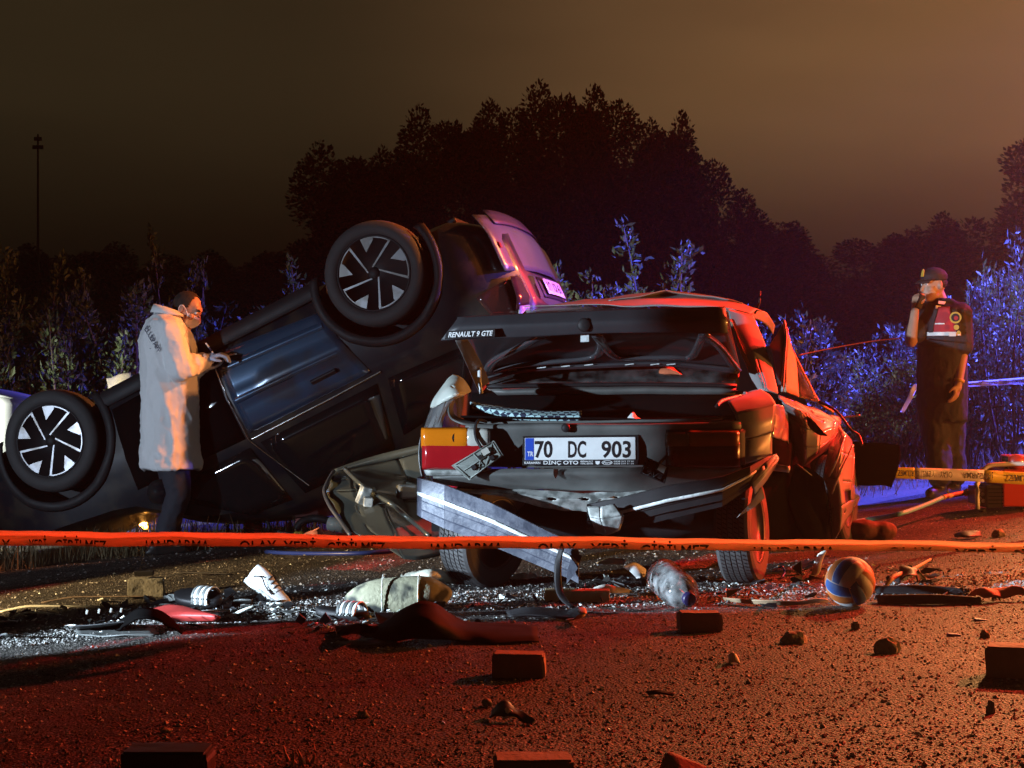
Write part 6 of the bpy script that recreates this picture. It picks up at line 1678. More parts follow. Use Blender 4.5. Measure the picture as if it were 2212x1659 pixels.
tag(pk, 'crumpled pink-red cloth beneath the black hose by the overturned car', 'cloth'); recenter(pk)
pp = facet('paper_card', [Q(640, 1116, cy), Q(688, 1110, cy), Q(690, 1122, cy - .1), Q(638, 1130, cy - .1)], M_PINK, None, .004)
tag(pp, 'pale pink card leaning against the overturned car beside the hose', 'card'); recenter(pp)
# lit grass seen through the broken cabin, painted on a pale sheet
M_LITGRASS = mat('lit_grass_paint', (0.42, 0.42, 0.22), 0.5, color2=(0.12, 0.13, 0.07), vscale=55, bump=.5, bscale=90)
fp = sheet('lit_grass_sheet', [[Q(566, 1087, 12.3), Q(600, 1066, 12.35), Q(640, 1052, 12.4), Q(662, 1046, 12.4)], [Q(590, 1080, 12.28), Q(615, 1082, 12.3), Q(645, 1074, 12.35), Q(672, 1062, 12.38)], [Q(612, 1090, 12.25), Q(620, 1100, 12.28), Q(650, 1092, 12.3), Q(670, 1078, 12.35)]], M_LITGRASS, None, sub=5, thick=.005)
tag(fp, 'pale sheet painted as lit grass seen under the overturned car near the crumpled door', 'painted sheet'); recenter(fp)
# pale sheeted vehicle behind the left wheel
M_SHEET = mat('white_vehicle_paint', (0.62, 0.64, 0.60), 0.4, var=.12, vscale=3)
wv = thing('parked_vehicle', 'white vehicle corner behind the front wheel of the overturned car at the left edge', 'vehicle', tuple(Q(0, 1080, 14.2)))
sheet('wing', [[Q(-160, 850, 14.6), Q(-60, 848, 14.3), Q(20, 862, 14.2), Q(75, 872, 14.4)], [Q(-160, 950, 14.5), Q(-60, 950, 14.2), Q(20, 950, 14.1), Q(85, 950, 14.4)], [Q(-160, 1060, 14.6), Q(-60, 1062, 14.3), Q(10, 1052, 14.2), Q(70, 1030, 14.4)]], M_SHEET, wv, sub=5, thick=.02)
sheet('bonnet', [[Q(-160, 850, 14.6), Q(-60, 848, 14.3), Q(20, 862, 14.2), Q(75, 872, 14.4)], [Q(-160, 838, 15.3), Q(-60, 836, 15.2), Q(20, 846, 15.2), Q(75, 858, 15.2)]], M_SHEET, wv, sub=4, thick=.02)
sheet('bumper', [[Q(-160, 1064, 14.5), Q(-60, 1066, 14.2), Q(15, 1056, 14.1), Q(66, 1034, 14.3)], [Q(-160, 1120, 14.5), Q(-60, 1120, 14.25), Q(15, 1110, 14.2), Q(66, 1090, 14.35)]], M_BPLAS, wv, sub=4, thick=.03)
lathe('wheel', [(.001, .02), (.18, .02), (.2, .0), (.3, .01), (.32, -.05), (.32, -.15), (.2, -.18), (.001, -.18)], M_TYRE, wv, Q(-70, 1100, 14.4), (0, -1, 0), 24)
cv = sheet('white_cover', [[Q(230, 818, 14.6), Q(255, 812, 14.5), Q(282, 808, 14.5)], [Q(234, 838, 14.5), Q(258, 836, 14.4), Q(280, 828, 14.4)], [Q(244, 852, 14.5), Q(262, 850, 14.4), Q(276, 840, 14.45)]], M_TAPE, None, sub=5, thick=.01, crum=.02)
tag(cv, 'pale bent sheet rising behind the overturned car left of the coated person', 'metal sheet'); recenter(cv)

# ================================================================== debris on the road
M_BRICK = mat('dusty_brick', (0.26, 0.16, 0.12), 0.9, var=.3, vscale=14, bump=.5, bscale=50)
M_CONC = mat('grey_concrete', (0.24, 0.24, 0.21), 0.9, var=.3, vscale=12, bump=.4, bscale=40)
def brick(label, u0, u1, v0, v1, depth, rz, m, name='brick', cat='brick', seed=1, rim=True):
    """block standing on the road; photo box of its front face, depth in metres"""
    p = G((u0 + u1) / 2, v1); w = (u1 - u0) / FOC * p.y; h = (v1 - v0) / FOC * p.y
    bm = bmesh.new(); bmesh.ops.create_cube(bm, size=1)
    bmesh.ops.scale(bm, vec=(w, depth, h), verts=bm.verts)
    bmesh.ops.bevel(bm, geom=bm.edges[:], offset=.007, segments=2, affect='EDGES')
    bmesh.ops.subdivide_edges(bm, edges=[e for e in bm.edges if e.calc_length() > .03], cuts=5, use_grid_fill=True)
    for v in bm.verts:
        q = v.co * 22 + Vector((seed * 11, 0, 0)); n = mnoise.noise(q) * .003 + mnoise.noise(q * .35) * .006
        v.co += v.co.normalized() * n
        if v.co.x > w * .38 and v.co.z > h * .25: v.co *= .97
    me = bpy.data.meshes.new(name); bm.to_mesh(me); bm.free(); me.materials.append(m)
    o = bpy.data.objects.new(name, me); col.objects.link(o)
    o.location = p + Vector((0, depth / 2, h / 2 - .003)); o.rotation_euler = (0, 0, rz)
    return tag(o, label, cat)
brick('brick lying on the road in the centre foreground, dark front face', 1066, 1180, 1412, 1466, .11, -.06, M_BRICK, seed=1)
b2 = brick('dark brick with torn paper stuck on it below the water jug', 1468, 1560, 1322, 1365, .10, .05, M_BRICK, seed=2)
brick('brick cut by the right picture edge on the road', 2142, 2290, 1398, 1468, .12, -.35, M_BRICK, seed=3)
brick('grey concrete block on the road before the coated person', 273, 350, 1250, 1291, .12, .12, M_CONC, 'concrete_block', 'block', 4)
brick('black block cut by the bottom edge at lower left', 258, 448, 1622, 1690, .13, .0, M_DARKBIT, 'dark_block', 'block', 5)
brick('reddish brick cut by the bottom edge at lower centre', 1066, 1240, 1640, 1700, .12, .05, M_BRICK, seed=6)
brick('small square dark block left of the right-hand stone', 1841, 1857, 1342, 1361, .03, .2, M_CONC, 'small_block', 'block', 7)
bp_ = G(310, 1291)
tp2 = box('plastic_fitting', bp_ + Vector((-.01, .06, .118)), (.10, .06, .022), M_BPLAS, None, (0, 0, .1), .004); tag(tp2, 'small black plastic fitting on top of the grey concrete block', 'fitting'); recenter(tp2)
pb2 = G(1470, 1350)
tpn = facet('torn_paper', [Q(1463, 1322, pb2.y - .01), Q(1478, 1318, pb2.y), Q(1482, 1340, pb2.y - .01), Q(1470, 1352, pb2.y - .012), Q(1464, 1346, pb2.y - .01)], M_PAPER, None, .002); tag(tpn, 'torn white paper stuck to the brick below the water jug', 'paper'); recenter(tpn)

def stone(label, u0, u1, v0, v1, seed, m=None):
    p = G((u0 + u1) / 2, v1); w = (u1 - u0) / 2 / FOC * p.y; h = (v1 - v0) / FOC * p.y
    bm = bmesh.new(); bmesh.ops.create_icosphere(bm, subdivisions=3, radius=1)
    for v in bm.verts:
        n = 1 + .35 * mnoise.noise(v.co * 1.4 + Vector((seed * 5, 0, 0))) + .12 * mnoise.noise(v.co * 4 + Vector((seed, 3, 0)))
        v.co = Vector((v.co.x * w * n, v.co.y * w * .8 * n, max(-.35, v.co.z) * h * .78 * n))
    me = bpy.data.meshes.new('stone'); bm.to_mesh(me); bm.free(); me.materials.append(m or M_CONC)
    o = bpy.data.objects.new('stone', me); col.objects.link(o); o.location = p + Vector((0, w * .5, h * .26))
    return tag(o, label, 'stone', 'stones on the road')
stone('pointed dark stone on the road right of centre', 1690, 1745, 1366, 1391, 1)
stone('rounded grey stone on the road near the right edge', 1893, 1946, 1378, 1412, 2)
stone('reddish small stone on the far road below the pump', 2145, 2172, 1143, 1160, 3, M_BRICK)
stone('small dark stone at bottom centre left', 770, 796, 1536, 1552, 4)
stone('tiny dark stone just below the centre brick', 1040, 1062, 1510, 1526, 5)
stone('small dark stone in the red foreground on the left', 345, 368, 1572, 1584, 6)
stone('small stone right of the purple chip', 2118, 2142, 1362, 1378, 7, M_BRICK)
stone('small dark stone at lower right', 2132, 2150, 1515, 1540, 8)
lst = scatter('loose_stones', [tuple(G(random.uniform(20, 2200), random.uniform(1330, 1655)))[:2] for _ in range(34)], .005, .016, M_BRICK, .8, 77)
tag(lst, 'thumb-sized loose stones scattered over the foreground road', 'stones', kind='stuff')

# five litre water jug
M_PET = clear_mat('clear_pet_plastic', (.90, .93, .93), .45, .06)
jp = G(1472, 1308); jy = jp.y + .06
jg = thing('water_jug', 'clear plastic water jug with dark cap lying on its side behind the right wheel', 'jug', tuple(jp))
c0 = Q(1456, 1266, jy); ax = Vector((.30, -.92, -.22)).normalized()
jr = .085
prof = [(.001, -.16), (jr * .8, -.16), (jr * .97, -.15)]
for i in range(9): 
    h = -.14 + .022 * i; prof += [(jr, h), (jr * .955, h + .011)]
prof += [(jr * 1.0, .065), (jr * .98, .09), (jr * .80, .125), (jr * .5, .15), (.026, .158), (.024, .172)]
jb = lathe('jug_body', prof, M_PET, jg, c0, ax, 32)
lathe('jug_cap', [(.001, .158), (.029, .158), (.031, .164), (.031, .186), (.027, .19), (.001, .19)], mat('navy_cap', (0.012, 0.010, 0.05), .4), jg, c0, ax, 20)
# volleyball
bp3 = G(1845, 1316); br_ = .112
bc = Vector((bp3.x, bp3.y + .10, bp3.z + br_))
def ball_mat():
    m = bpy.data.materials.new('volleyball_leather'); m.use_nodes = True; n, l = m.node_tree.nodes, m.node_tree.links
    b = n['Principled BSDF']; b.inputs['Roughness'].default_value = .55
    tc = n.new('ShaderNodeTexCoord'); w = n.new('ShaderNodeTexNoise'); w.inputs['Scale'].default_value = 500
    l.new(tc.outputs['Object'], w.inputs['Vector'])
    bp = n.new('ShaderNodeBump'); bp.inputs['Strength'].default_value = .15; bp.inputs['Distance'].default_value = .002
    l.new(w.outputs['Fac'], bp.inputs['Height']); l.new(bp.outputs[0], b.inputs['Normal'])
    return m
M_BALLB = mat('ball_blue', (0.03, 0.10, 0.32), .55, var=.25, bump=.2, bscale=400); M_BALLO = mat('ball_orange', (0.42, 0.12, 0.025), .55, var=.25, bump=.2, bscale=400); M_BALLW = mat('ball_white', (0.42, 0.41, 0.41), .55, var=.06, bump=.2, bscale=400)
bl_ = thing('volleyball', 'blue, orange and white volleyball on the road to the right of the sedan', 'ball', (bc.x, bc.y, bp3.z))
_v, _f = ellip(bc, (br_ * .985,) * 3, None, 32, 20); mk('bladder', _v, _f, M_BALLW, bl_, True)
RB = Matrix.Rotation(.5, 3, 'Z') @ Matrix.Rotation(-.75, 3, 'Y') @ Matrix.Rotation(.35, 3, 'X')
ballm = [M_BALLB, M_BALLO, M_BALLW]
for face in range(6):
    axes = [Vector((1, 0, 0)), Vector((-1, 0, 0)), Vector((0, 1, 0)), Vector((0, -1, 0)), Vector((0, 0, 1)), Vector((0, 0, -1))][face]
    ua = Vector((axes.y, axes.z, axes.x)); va = axes.cross(ua)
    for s in range(3):
        V = []; Fc = []; n1, n2 = 4, 10
        for i in range(n1 + 1):
            for j in range(n2 + 1):
                a = -1 + (2 / 3) * (s + (.04 + .92 * i / n1)); b = -.97 + 1.94 * j / n2
                d = (axes + ua * math.tan(a * pi / 4) + va * math.tan(b * pi / 4)).normalized()
                edge = .0 if (i in (0, n1) or j in (0, n2)) else .0035
                V.append(bc + (RB @ d) * (br_ * .985 + edge))
        for i in range(n1):
            for j in range(n2):
                q = i * (n2 + 1) + j; Fc.append((q, q + 1, q + n2 + 2, q + n2 + 1))
        o = mk('panel', V, Fc, ballm[(s + face // 2) % 3], bl_, True)
# bolster cushion
def camo_mat():
    return mat('mottled_cushion_cloth', (0.34, 0.33, 0.22), .85, color2=(0.035, 0.04, 0.035), vscale=9, detail=2, bump=.4, bscale=60)
bq = G(860, 1322); by = bq.y + .11
bo_ = thing('bolster_cushion', 'mottled olive bolster cushion lying on the road before the left wheel', 'cushion', tuple(bq))
secs = []
for i, (u, r) in enumerate(((742, .015), (760, .05), (785, .078), (820, .092), (870, .098), (905, .098), (935, .090), (955, .06), (972, .03), (977, .01))):
    c = Q(u, 1290 - 5 * (i - 4) * .35, by); secs.append([c + Vector((.0, cos(a) * r, sin(a) * r * (.95 + .04 * sin(u * .3)))) for a in [2 * pi * k / 22 for k in range(22)]])
cs_ = loft('cover', secs, camo_mat(), bo_)
ss = cs_.modifiers.new('s', 'SUBSURF'); ss.levels = 1; ss.render_levels = 2
for u in (828, 905):
    tube('seam', [Q(u, 1288, by) + Vector((0, cos(a) * .099, sin(a) * .097)) for a in [2 * pi * k / 12 for k in range(13)]], .003, M_CREAM, bo_, sub=2, seg=5)
tube('seam', [Q(790, 1302, by - .078), Q(850, 1304, by - .090), Q(930, 1302, by - .088)], .002, M_CREAM, bo_, sub=3, seg=5)

# footwear
def sandal(label, u0, u1, v1, rz, flip=0.0, s=1.0):
    p = G((u0 + u1) / 2, v1); L = .27 * s
    t = thing('slide_sandal', label, 'sandal', tuple(p), 'slide sandals on the road')
    Rm = Matrix.Rotation(rz, 3, 'Z') @ Matrix.Rotation(flip, 3, 'X')
    def T(x, y, z): return p + Rm @ Vector((x, y, z)) + Vector((0, .05, .045 if flip else 0))
    secs = []
    for i in range(13):
        t_ = i / 12; x = (t_ - .5) * L; w = (.042 + .010 * sin(t_ * 3.4)) * math.sqrt(max(.05, 1 - (2 * t_ - 1) ** 6))
        z0 = .004 + .012 * (1 - t_); secs.append([T(x, -w, 0), T(x, w, 0), T(x, w * 1.03, z0 + .022), T(x, w * .8, z0 + .027), T(x, -w * .8, z0 + .027), T(x, -w * 1.03, z0 + .022)])
    loft('sole', secs, M_BPLAS, t)
    for k in range(6):
        x0 = .005 + .016 * k
        pts = [T(x0 * s, -.05, .02)] + [T((x0 + .004) * s, .052 * cos(a), .022 + .052 * sin(a)) for a in [pi - pi * i / 8 for i in range(9)]] + [T(x0 * s, .05, .02)]
        tube('strap_stripe' if k % 2 else 'strap', pts, .0095, M_STRIPE if k % 2 else M_PANEL, t, sub=2, seg=6, flat=.4)
    return t
sandal('striped slide sandal lying left of the bolster cushion', 680, 795, 1338, -.5)
sandal('striped slide sandal lying on the red panel at left', 385, 470, 1322, -.55, 0.5)
def sneaker(label, u0, u1, v1, rz, tilt):
    p = G((u0 + u1) / 2, v1); t = thing('sneaker', label, 'shoe', tuple(p))
    Rm = Matrix.Rotation(rz, 3, 'Z') @ Matrix.Rotation(tilt, 3, 'Y')
    def T(x, y, z): return p + Rm @ Vector((x, y, z)) + Vector((0, .04, .035))
    secs = []
    for i, (x, w, h) in enumerate(((-.12, .025, .06), (-.115, .034, .085), (-.08, .038, .09), (-.03, .036, .082), (.02, .040, .062), (.06, .043, .048), (.10, .038, .040), (.125, .022, .03), (.13, .01, .02))):
        secs.append([T(x, w * cos(a), .012 + h * max(0, sin(a)) + (.0 if sin(a) > 0 else -.012)) for a in [2 * pi * k / 14 for k in range(14)]])
    loft('upper', secs, M_PAPER, t)
    secs = [[T(x, -w, -.004), T(x, w, -.004), T(x, w, .018), T(x, -w, .018)] for x, w in ((-.125, .028), (-.09, .040), (-.03, .036), (.03, .042), (.07, .046), (.11, .038), (.135, .015))]
    loft('sole', secs, M_STRIPE, t)
    for k in range(4): tube('lace', [T(-.02 + .022 * k, -.03, .075 - .009 * k), T(-.015 + .022 * k, 0, .098 - .012 * k), T(-.01 + .022 * k, .03, .075 - .009 * k)], .004, M_INK, t, sub=2, seg=5)
    tube('side_swirl', [T(-.09, -.037, .05), T(-.05, -.04, .07), T(-.01, -.043, .045), T(.04, -.047, .035)], .004, M_INK, t, sub=3, seg=5)
sneaker('white sneaker with black swirls tipped on the gravel', 540, 608, 1303, -.35, .55)
# red panel heap at left
def ground_sheet(name, pts_rows, m, label, cat, thick=.006, crum=.008, cs=9, sub=4, group=None):
    o = sheet(name, [[G(u, v, dz) for u, v, dz in r] for r in pts_rows], m, None, sub=sub, thick=thick, crum=crum, cs=cs)
    tag(o, label, cat, group); recenter(o); return o
M_REDPL = mat('red_plastic', (0.42, 0.04, 0.035), 0.5, var=.15, vscale=8)
ground_sheet('red_panel', [[(325, 1318, .06), (365, 1306, .075), (388, 1308, .07)], [(350, 1330, .05), (395, 1326, .05), (470, 1330, .04)], [(352, 1345, .012), (400, 1342, .012), (468, 1342, .012)]], M_REDPL, 'broken red plastic panel in the debris heap at left', 'car panel', crum=.004)
ground_sheet('wheel_arch_liner', [[(250, 1352, .005), (270, 1335, .07), (300, 1318, .125), (340, 1320, .12), (372, 1340, .06), (385, 1356, .005)], [(250, 1364, .005), (272, 1352, .055), (300, 1338, .10), (340, 1340, .10), (375, 1356, .05), (392, 1368, .005)]], MATS['trim_and_shade_black'], 'black arched plastic liner before the red panel at left', 'car part', thick=.01)
ground_sheet('black_trim', [[(165, 1352, .055), (220, 1348, .06), (280, 1342, .065)], [(163, 1356, .03), (220, 1352, .03), (280, 1346, .03)], [(168, 1360, .0), (220, 1356, .0), (278, 1350, .0)]], M_BPLAS, 'flat black plastic trim with white clips left of the black liner', 'car part', crum=.003)
for i, (u, v) in enumerate(((188, 1322), (214, 1320), (240, 1318), (262, 1318))):
    p = G(u, 1352, .05); c = box('trim_clip', Q(u, v, p.y - .01), (.010, .006, .02), M_CLRL, None, (0, .2, 0), .002); tag(c, ['leftmost', 'second', 'third', 'rightmost'][i] + ' of four tiny white clips on the flat black trim', 'clip', 'white clips on the black trim'); recenter(c)
ground_sheet('floor_mat', [[(160, 1362, .004), (230, 1360, .006), (330, 1360, .004)], [(165, 1372, .004), (240, 1374, .008), (345, 1370, .004)]], M_PANEL, 'dull grey-green sheet lying before the black trim at left', 'mat', crum=.01)
ground_sheet('silver_strip', [[(420, 1322, .035), (450, 1318, .045), (500, 1316, .04)], [(420, 1326, .03), (450, 1323, .04), (500, 1321, .035)], [(422, 1332, .008), (455, 1330, .01), (500, 1327, .008)]], M_CHROME, 'shiny silver trim strip lying right of the red panel', 'trim strip', crum=.003)
ground_sheet('broken_bar', [[(490, 1330, .01), (510, 1322, .03), (545, 1308, .055)], [(495, 1334, .006), (515, 1326, .024), (550, 1310, .05)]], M_CREAM, 'pale broken bar sticking up right of the silver strip', 'car part', crum=.003)
ground_sheet('bent_bracket', [[(353, 1288, .03), (372, 1282, .06), (400, 1284, .05)], [(362, 1300, .005), (380, 1296, .03), (404, 1298, .01)]], M_BARE, 'bent grey bracket right of the concrete block', 'bracket', crum=.006)
ground_sheet('violet_flap', [[(392, 1290, .05), (398, 1274, .09), (404, 1270, .10)], [(392, 1302, .01), (398, 1296, .04), (405, 1292, .06)]], mat('violet_plastic', (0.22, 0.14, 0.50), .5), 'upright violet plastic flap behind the red panel', 'plastic piece', crum=.006)
ground_sheet('grey_box_piece', [[(500, 1298, .035), (520, 1296, .04), (545, 1296, .035)], [(500, 1306, .005), (520, 1304, .008), (545, 1304, .005)]], M_PANEL, 'small flat grey part left of the white sneaker', 'car part', crum=.003)
# long sticks and scraps at far left
for i, (lab, a, b, r, m) in enumerate((('pale bent stick lying at the far left edge', (0, 1322), (215, 1310), .012, M_CREAM), ('dark stick lying above the pale stick at left', (90, 1302), (330, 1288), .008, M_BARK), ('thin dark strip on the road left of the sneaker', (360, 1246), (500, 1240), .010, M_BPLAS), ('second pale stick beside the far left scraps', (30, 1333), (130, 1328), .009, M_CREAM))):
    p, q = G(*a, .012), G(*b, .012); mid = p.lerp(q, .5) + Vector((0, .03, .012))
    o = tube('stick', [p, p.lerp(mid, .5) + Vector((0, .01, .01)), mid, q], [r, r * 1.2, r * .8, r * .5], m, None, sub=4, seg=6, flat=.6); tag(o, lab, 'stick'); recenter(o)
scraps = [((0, 38, 1322, 1342), M_PAPER, 'white scrap at the very left edge of the road'), ((0, 30, 1348, 1372), M_PANEL, 'grey scrap at the left edge below the white scrap'), ((186, 204, 1338, 1352), M_CLRL, 'small clear cup-like scrap at left'), ((140, 172, 1342, 1352), M_PAPER, 'small pale scrap beside the clear cup-like scrap'),
    ((345, 395, 1286, 1306), M_PANEL, 'grey plastic scrap beneath the violet flap'), ((575, 625, 1290, 1304), M_CREAM, 'cream scrap in front of the white sneaker'), ((232, 250, 1338, 1346), M_PAPER, 'white flake on the gravel left of the black trim'), ((210, 232, 1282, 1296), M_CREAM, 'pale splinter left of the concrete block'), ((350, 372, 1318, 1330), M_PAPER, 'white flake between the red panel and liner')]
for i, ((u0, u1, v0, v1), m, lab) in enumerate(scraps):
    h = (v1 - v0) / FOC * 8.3
    ground_sheet('scrap', [[(u0, v1, h * .5), ((u0 + u1) / 2, v1 - 2, h), (u1, v1 - 1, h * .7)], [(u0 + 3, v1, .0), ((u0 + u1) / 2, v1 + 3, .004), (u1 - 2, v1, .0)]], m, lab, 'scrap', thick=.004, crum=.01, cs=20, sub=3)
# heaps of small broken plastic, trim and glass: too many to count
def shards(name, centres, n, size, m, label, seed):
    rr = np.random.RandomState(seed); V = []; Fc = []
    for _ in range(n):
        cu, cv, su, sv = centres[rr.randint(len(centres))]
        p = G(cu + rr.normal(0, su), min(1420, max(1205, cv + rr.normal(0, sv))))
        k = rr.randint(3, 6); L = size * (.3 + 1.1 * rr.rand() ** 2); W = L * rr.uniform(.2, .8)
        Rm = Matrix.Rotation(rr.uniform(0, 6.28), 3, 'Z') @ Matrix.Rotation(rr.normal(0, .45), 3, 'X') @ Matrix.Rotation(rr.normal(0, .35), 3, 'Y')
        pts = [Rm @ Vector((cos(6.283 * i / k) * L * rr.uniform(.5, 1), sin(6.283 * i / k) * W * rr.uniform(.4, 1), rr.normal(0, .004))) for i in range(k)]
        zlo = min(q.z for q in pts); b = len(V); nn = Rm @ Vector((0, 0, .004))
        base = p + Vector((0, 0, -zlo + .002))
        V += [base + q for q in pts] + [base + q + nn for q in pts]
        Fc += [tuple(range(b + k, b + 2 * k)), tuple(range(b + k - 1, b - 1, -1))] + [(b + i, b + (i + 1) % k, b + k + (i + 1) % k, b + k + i) for i in range(k)]
    o = mk(name, V, Fc, m); tag(o, label, 'debris', kind='stuff'); return o
HEAP = [(60, 1335, 70, 12), (250, 1340, 90, 14), (420, 1312, 80, 12), (560, 1318, 60, 10), (700, 1345, 80, 14), (900, 1345, 110, 16), (1150, 1300, 110, 12), (1330, 1262, 90, 14), (1560, 1285, 120, 14), (1730, 1245, 60, 18), (1960, 1245, 70, 14), (2100, 1285, 60, 8)]
shards('dark_debris', HEAP, 330, .055, M_BPLAS, 'heap of broken black plastic and rubber along the road', 91)
shards('grey_debris', HEAP[:9], 120, .040, M_PANEL, 'broken grey sheet and trim among the debris line', 92)
shards('pale_debris', HEAP, 80, .026, M_CREAM, 'pale splinters and flakes among the debris line', 93)
shards('glass_debris', HEAP[:10], 110, .020, M_CRUMB, 'larger splinters of car glass glinting in the debris line', 94)

# black sheets in the middle
M_SHEETB = mat('matt_black_sheet', (0.006, 0.006, 0.0065), 0.8, var=.3, spec=.15)
ground_sheet('black_sheet', [[(770, 1365, .004), (830, 1345, .05), (890, 1305, .14), (935, 1303, .15), (985, 1335, .07), (1030, 1345, .05), (1160, 1350, .035)], [(790, 1378, .003), (840, 1368, .04), (885, 1342, .10), (940, 1345, .10), (1000, 1362, .05), (1050, 1370, .035), (1162, 1374, .02)], [(800, 1388, .002), (850, 1385, .006), (890, 1378, .03), (950, 1380, .03), (1010, 1386, .015), (1080, 1388, .010), (1164, 1388, .004)]], M_SHEETB, 'large buckled black plastic sheet on the road before the cushion', 'plastic sheet', thick=.006, crum=.008, sub=5)
ground_sheet('rubber_flap', [[(725, 1352, .02), (790, 1348, .09), (815, 1352, .05)], [(730, 1368, .004), (790, 1368, .03), (812, 1368, .004)]], M_BPLAS, 'small black rubber flap beneath the bolster cushion', 'rubber flap')
ground_sheet('grey_underlay', [[(720, 1388, .004), (800, 1380, .01), (870, 1374, .006)], [(740, 1396, .002), (810, 1394, .006), (860, 1388, .003)]], M_PANEL, 'thin grey underlay scrap left of the black sheet', 'scrap')
ground_sheet('curled_strip', [[(1090, 1318, .01), (1150, 1312, .04), (1220, 1318, .02), (1256, 1310, .05)], [(1100, 1332, .005), (1160, 1330, .012), (1230, 1338, .008), (1258, 1330, .03)]], M_BPLAS, 'curled dark strip under the hanging strap', 'rubber strip', crum=.006)
o = tube('curl_end', [G(1222, 1340, .01), G(1246, 1336, .02), G(1258, 1326, .05), G(1256, 1314, .06)], .018, M_HOSEO, None, sub=4, seg=6, flat=.25); tag(o, 'short ochre curl of rubber at the end of the hanging strap', 'rubber strip'); recenter(o)
# airbag cloth, papers, planks
M_BAG = mat('cream_airbag_cloth', (0.52, 0.52, 0.42), .75, var=.12, vscale=8, bump=.4, bscale=25)
ground_sheet('airbag', [[(852, 1250, .005), (880, 1238, .07), (925, 1232, .10), (962, 1236, .08), (985, 1240, .03)], [(848, 1254, .003), (878, 1248, .05), (915, 1244, .09), (955, 1246, .07), (985, 1252, .02)], [(850, 1258, .0), (885, 1258, .012), (920, 1256, .03), (960, 1258, .03), (985, 1260, .004)]], M_BAG, 'deflated cream airbag lying left of the rear wheel', 'airbag', crum=.016, cs=12, sub=6)
pl_ = G(1248, 1302)
t = thing('wooden_plank', 'short pale wooden plank with bent nails below the hanging bumper', 'plank', tuple(pl_))
M_WOOD = mat('pale_timber', (0.36, 0.31, 0.17), .8, var=.3, vscale=14, bump=.3, bscale=50)
box('board', pl_ + Vector((0, .06, .028)), (.30, .10, .052), M_WOOD, t, (0, 0, -.04), .004)
for i in range(7): tube('nail', [pl_ + Vector((-.14 + .035 * i, .06, .05)), pl_ + Vector((-.145 + .036 * i, .05 + .01 * (i % 3), .075 + .008 * (i % 2)))], .0022, M_STEEL, t, sub=1, seg=4)
ground_sheet('grey_shard', [[(1268, 1280, .02), (1310, 1262, .07), (1362, 1276, .01)], [(1270, 1284, .002), (1315, 1282, .02), (1362, 1282, .002)]], M_CONC, 'pointed pale grey shard right of the plank', 'shard')
ground_sheet('paper_piece', [[(1290, 1216, .05), (1320, 1206, .07), (1348, 1210, .05)], [(1292, 1222, .02), (1320, 1218, .04), (1346, 1222, .02)]], M_PAPER, 'white sheet on the road under the sedan', 'paper', crum=.01)
ground_sheet('paper_piece', [[(1344, 1224, .05), (1365, 1214, .07), (1380, 1220, .05)], [(1362, 1236, .02), (1378, 1232, .03), (1396, 1230, .02)], [(1376, 1250, .0), (1386, 1246, .01), (1394, 1242, .0)]], M_PAPER, 'folded white sheet hanging near the water jug', 'paper', crum=.01)
ground_sheet('paper_piece', [[(1100, 1242, .02), (1130, 1236, .05), (1158, 1240, .02)], [(1104, 1252, .0), (1132, 1250, .02), (1160, 1250, .0)]], M_PAPER, 'crumpled white scrap behind the left rear wheel', 'paper', crum=.012, cs=15)
ground_sheet('white_shard', [[(1574, 1416, .03), (1584, 1410, .05), (1592, 1418, .03)], [(1576, 1432, .002), (1588, 1430, .01), (1600, 1434, .002)]], M_PAPER, 'small white shard on the road right of the brick', 'shard', crum=.004)
ground_sheet('blade_shard', [[(1768, 1196, .22), (1782, 1190, .25), (1786, 1186, .26)], [(1758, 1218, .10), (1770, 1214, .12), (1778, 1206, .14)], [(1750, 1246, .0), (1760, 1244, .01), (1768, 1240, .02)]], M_CREAM, 'pale upright shard right of the sedan wheel', 'shard', crum=.004)
o = tube('blue_wire', [G(1688, 1248, .01), G(1695, 1236, .03), G(1690, 1224, .06), G(1684, 1226, .05)], .006, mat('blue_wire_plastic', (0.02, 0.07, 0.6), .4), None, sub=4, seg=5); tag(o, 'short curled blue wire beside the sedan\'s right rear wheel', 'wire'); recenter(o)
ground_sheet('flat_strip', [[(1560, 1292, .02), (1650, 1298, .03), (1790, 1296, .02)], [(1565, 1300, .004), (1660, 1308, .008), (1795, 1302, .004)]], M_TAN, 'long flat brown strip lying left of the volleyball', 'strip', crum=.012)
# right: trims, clump, cloth, bag
for lab, pts in (('upper long dark trim right of the volleyball', ((1890, 1282), (2080, 1284))), ('lower long dark trim right of the volleyball', ((1892, 1304), (2118, 1304)))):
    p, q = G(*pts[0]), G(*pts[1])
    t = sheet('dark_trim', [[p + Vector((0, .05, .012)), p.lerp(q, .5) + Vector((0, .05, .022)), q + Vector((0, .04, .010))], [p + Vector((0, 0, .034)), p.lerp(q, .5) + Vector((0, .0, .040)), q + Vector((0, .0, .028))], [p + Vector((0, -.03, .002)), p.lerp(q, .5) + Vector((0, -.03, .002)), q + Vector((0, -.02, .002))]], M_BPLAS, None, sub=4, thick=.006, crum=.004)
    tag(t, lab, 'trim strip'); recenter(t)
ground_sheet('torn_part', [[(1928, 1246, .01), (1942, 1232, .07), (1970, 1226, .08), (1990, 1238, .06)], [(1930, 1256, .0), (1948, 1252, .04), (1972, 1250, .05), (2000, 1254, .01)]], M_BPLAS, 'clump of torn black car parts right of the volleyball', 'car part', crum=.03, cs=14, sub=5)
o = tube('broken_rod', [G(1912, 1268, .02), G(1932, 1246, .06), G(1975, 1228, .05), G(2010, 1208, .02)], [.008, .014, .010, .006], M_TAN, None, sub=4, seg=6); tag(o, 'thin bent rod through the clump of torn black parts', 'rod'); recenter(o)
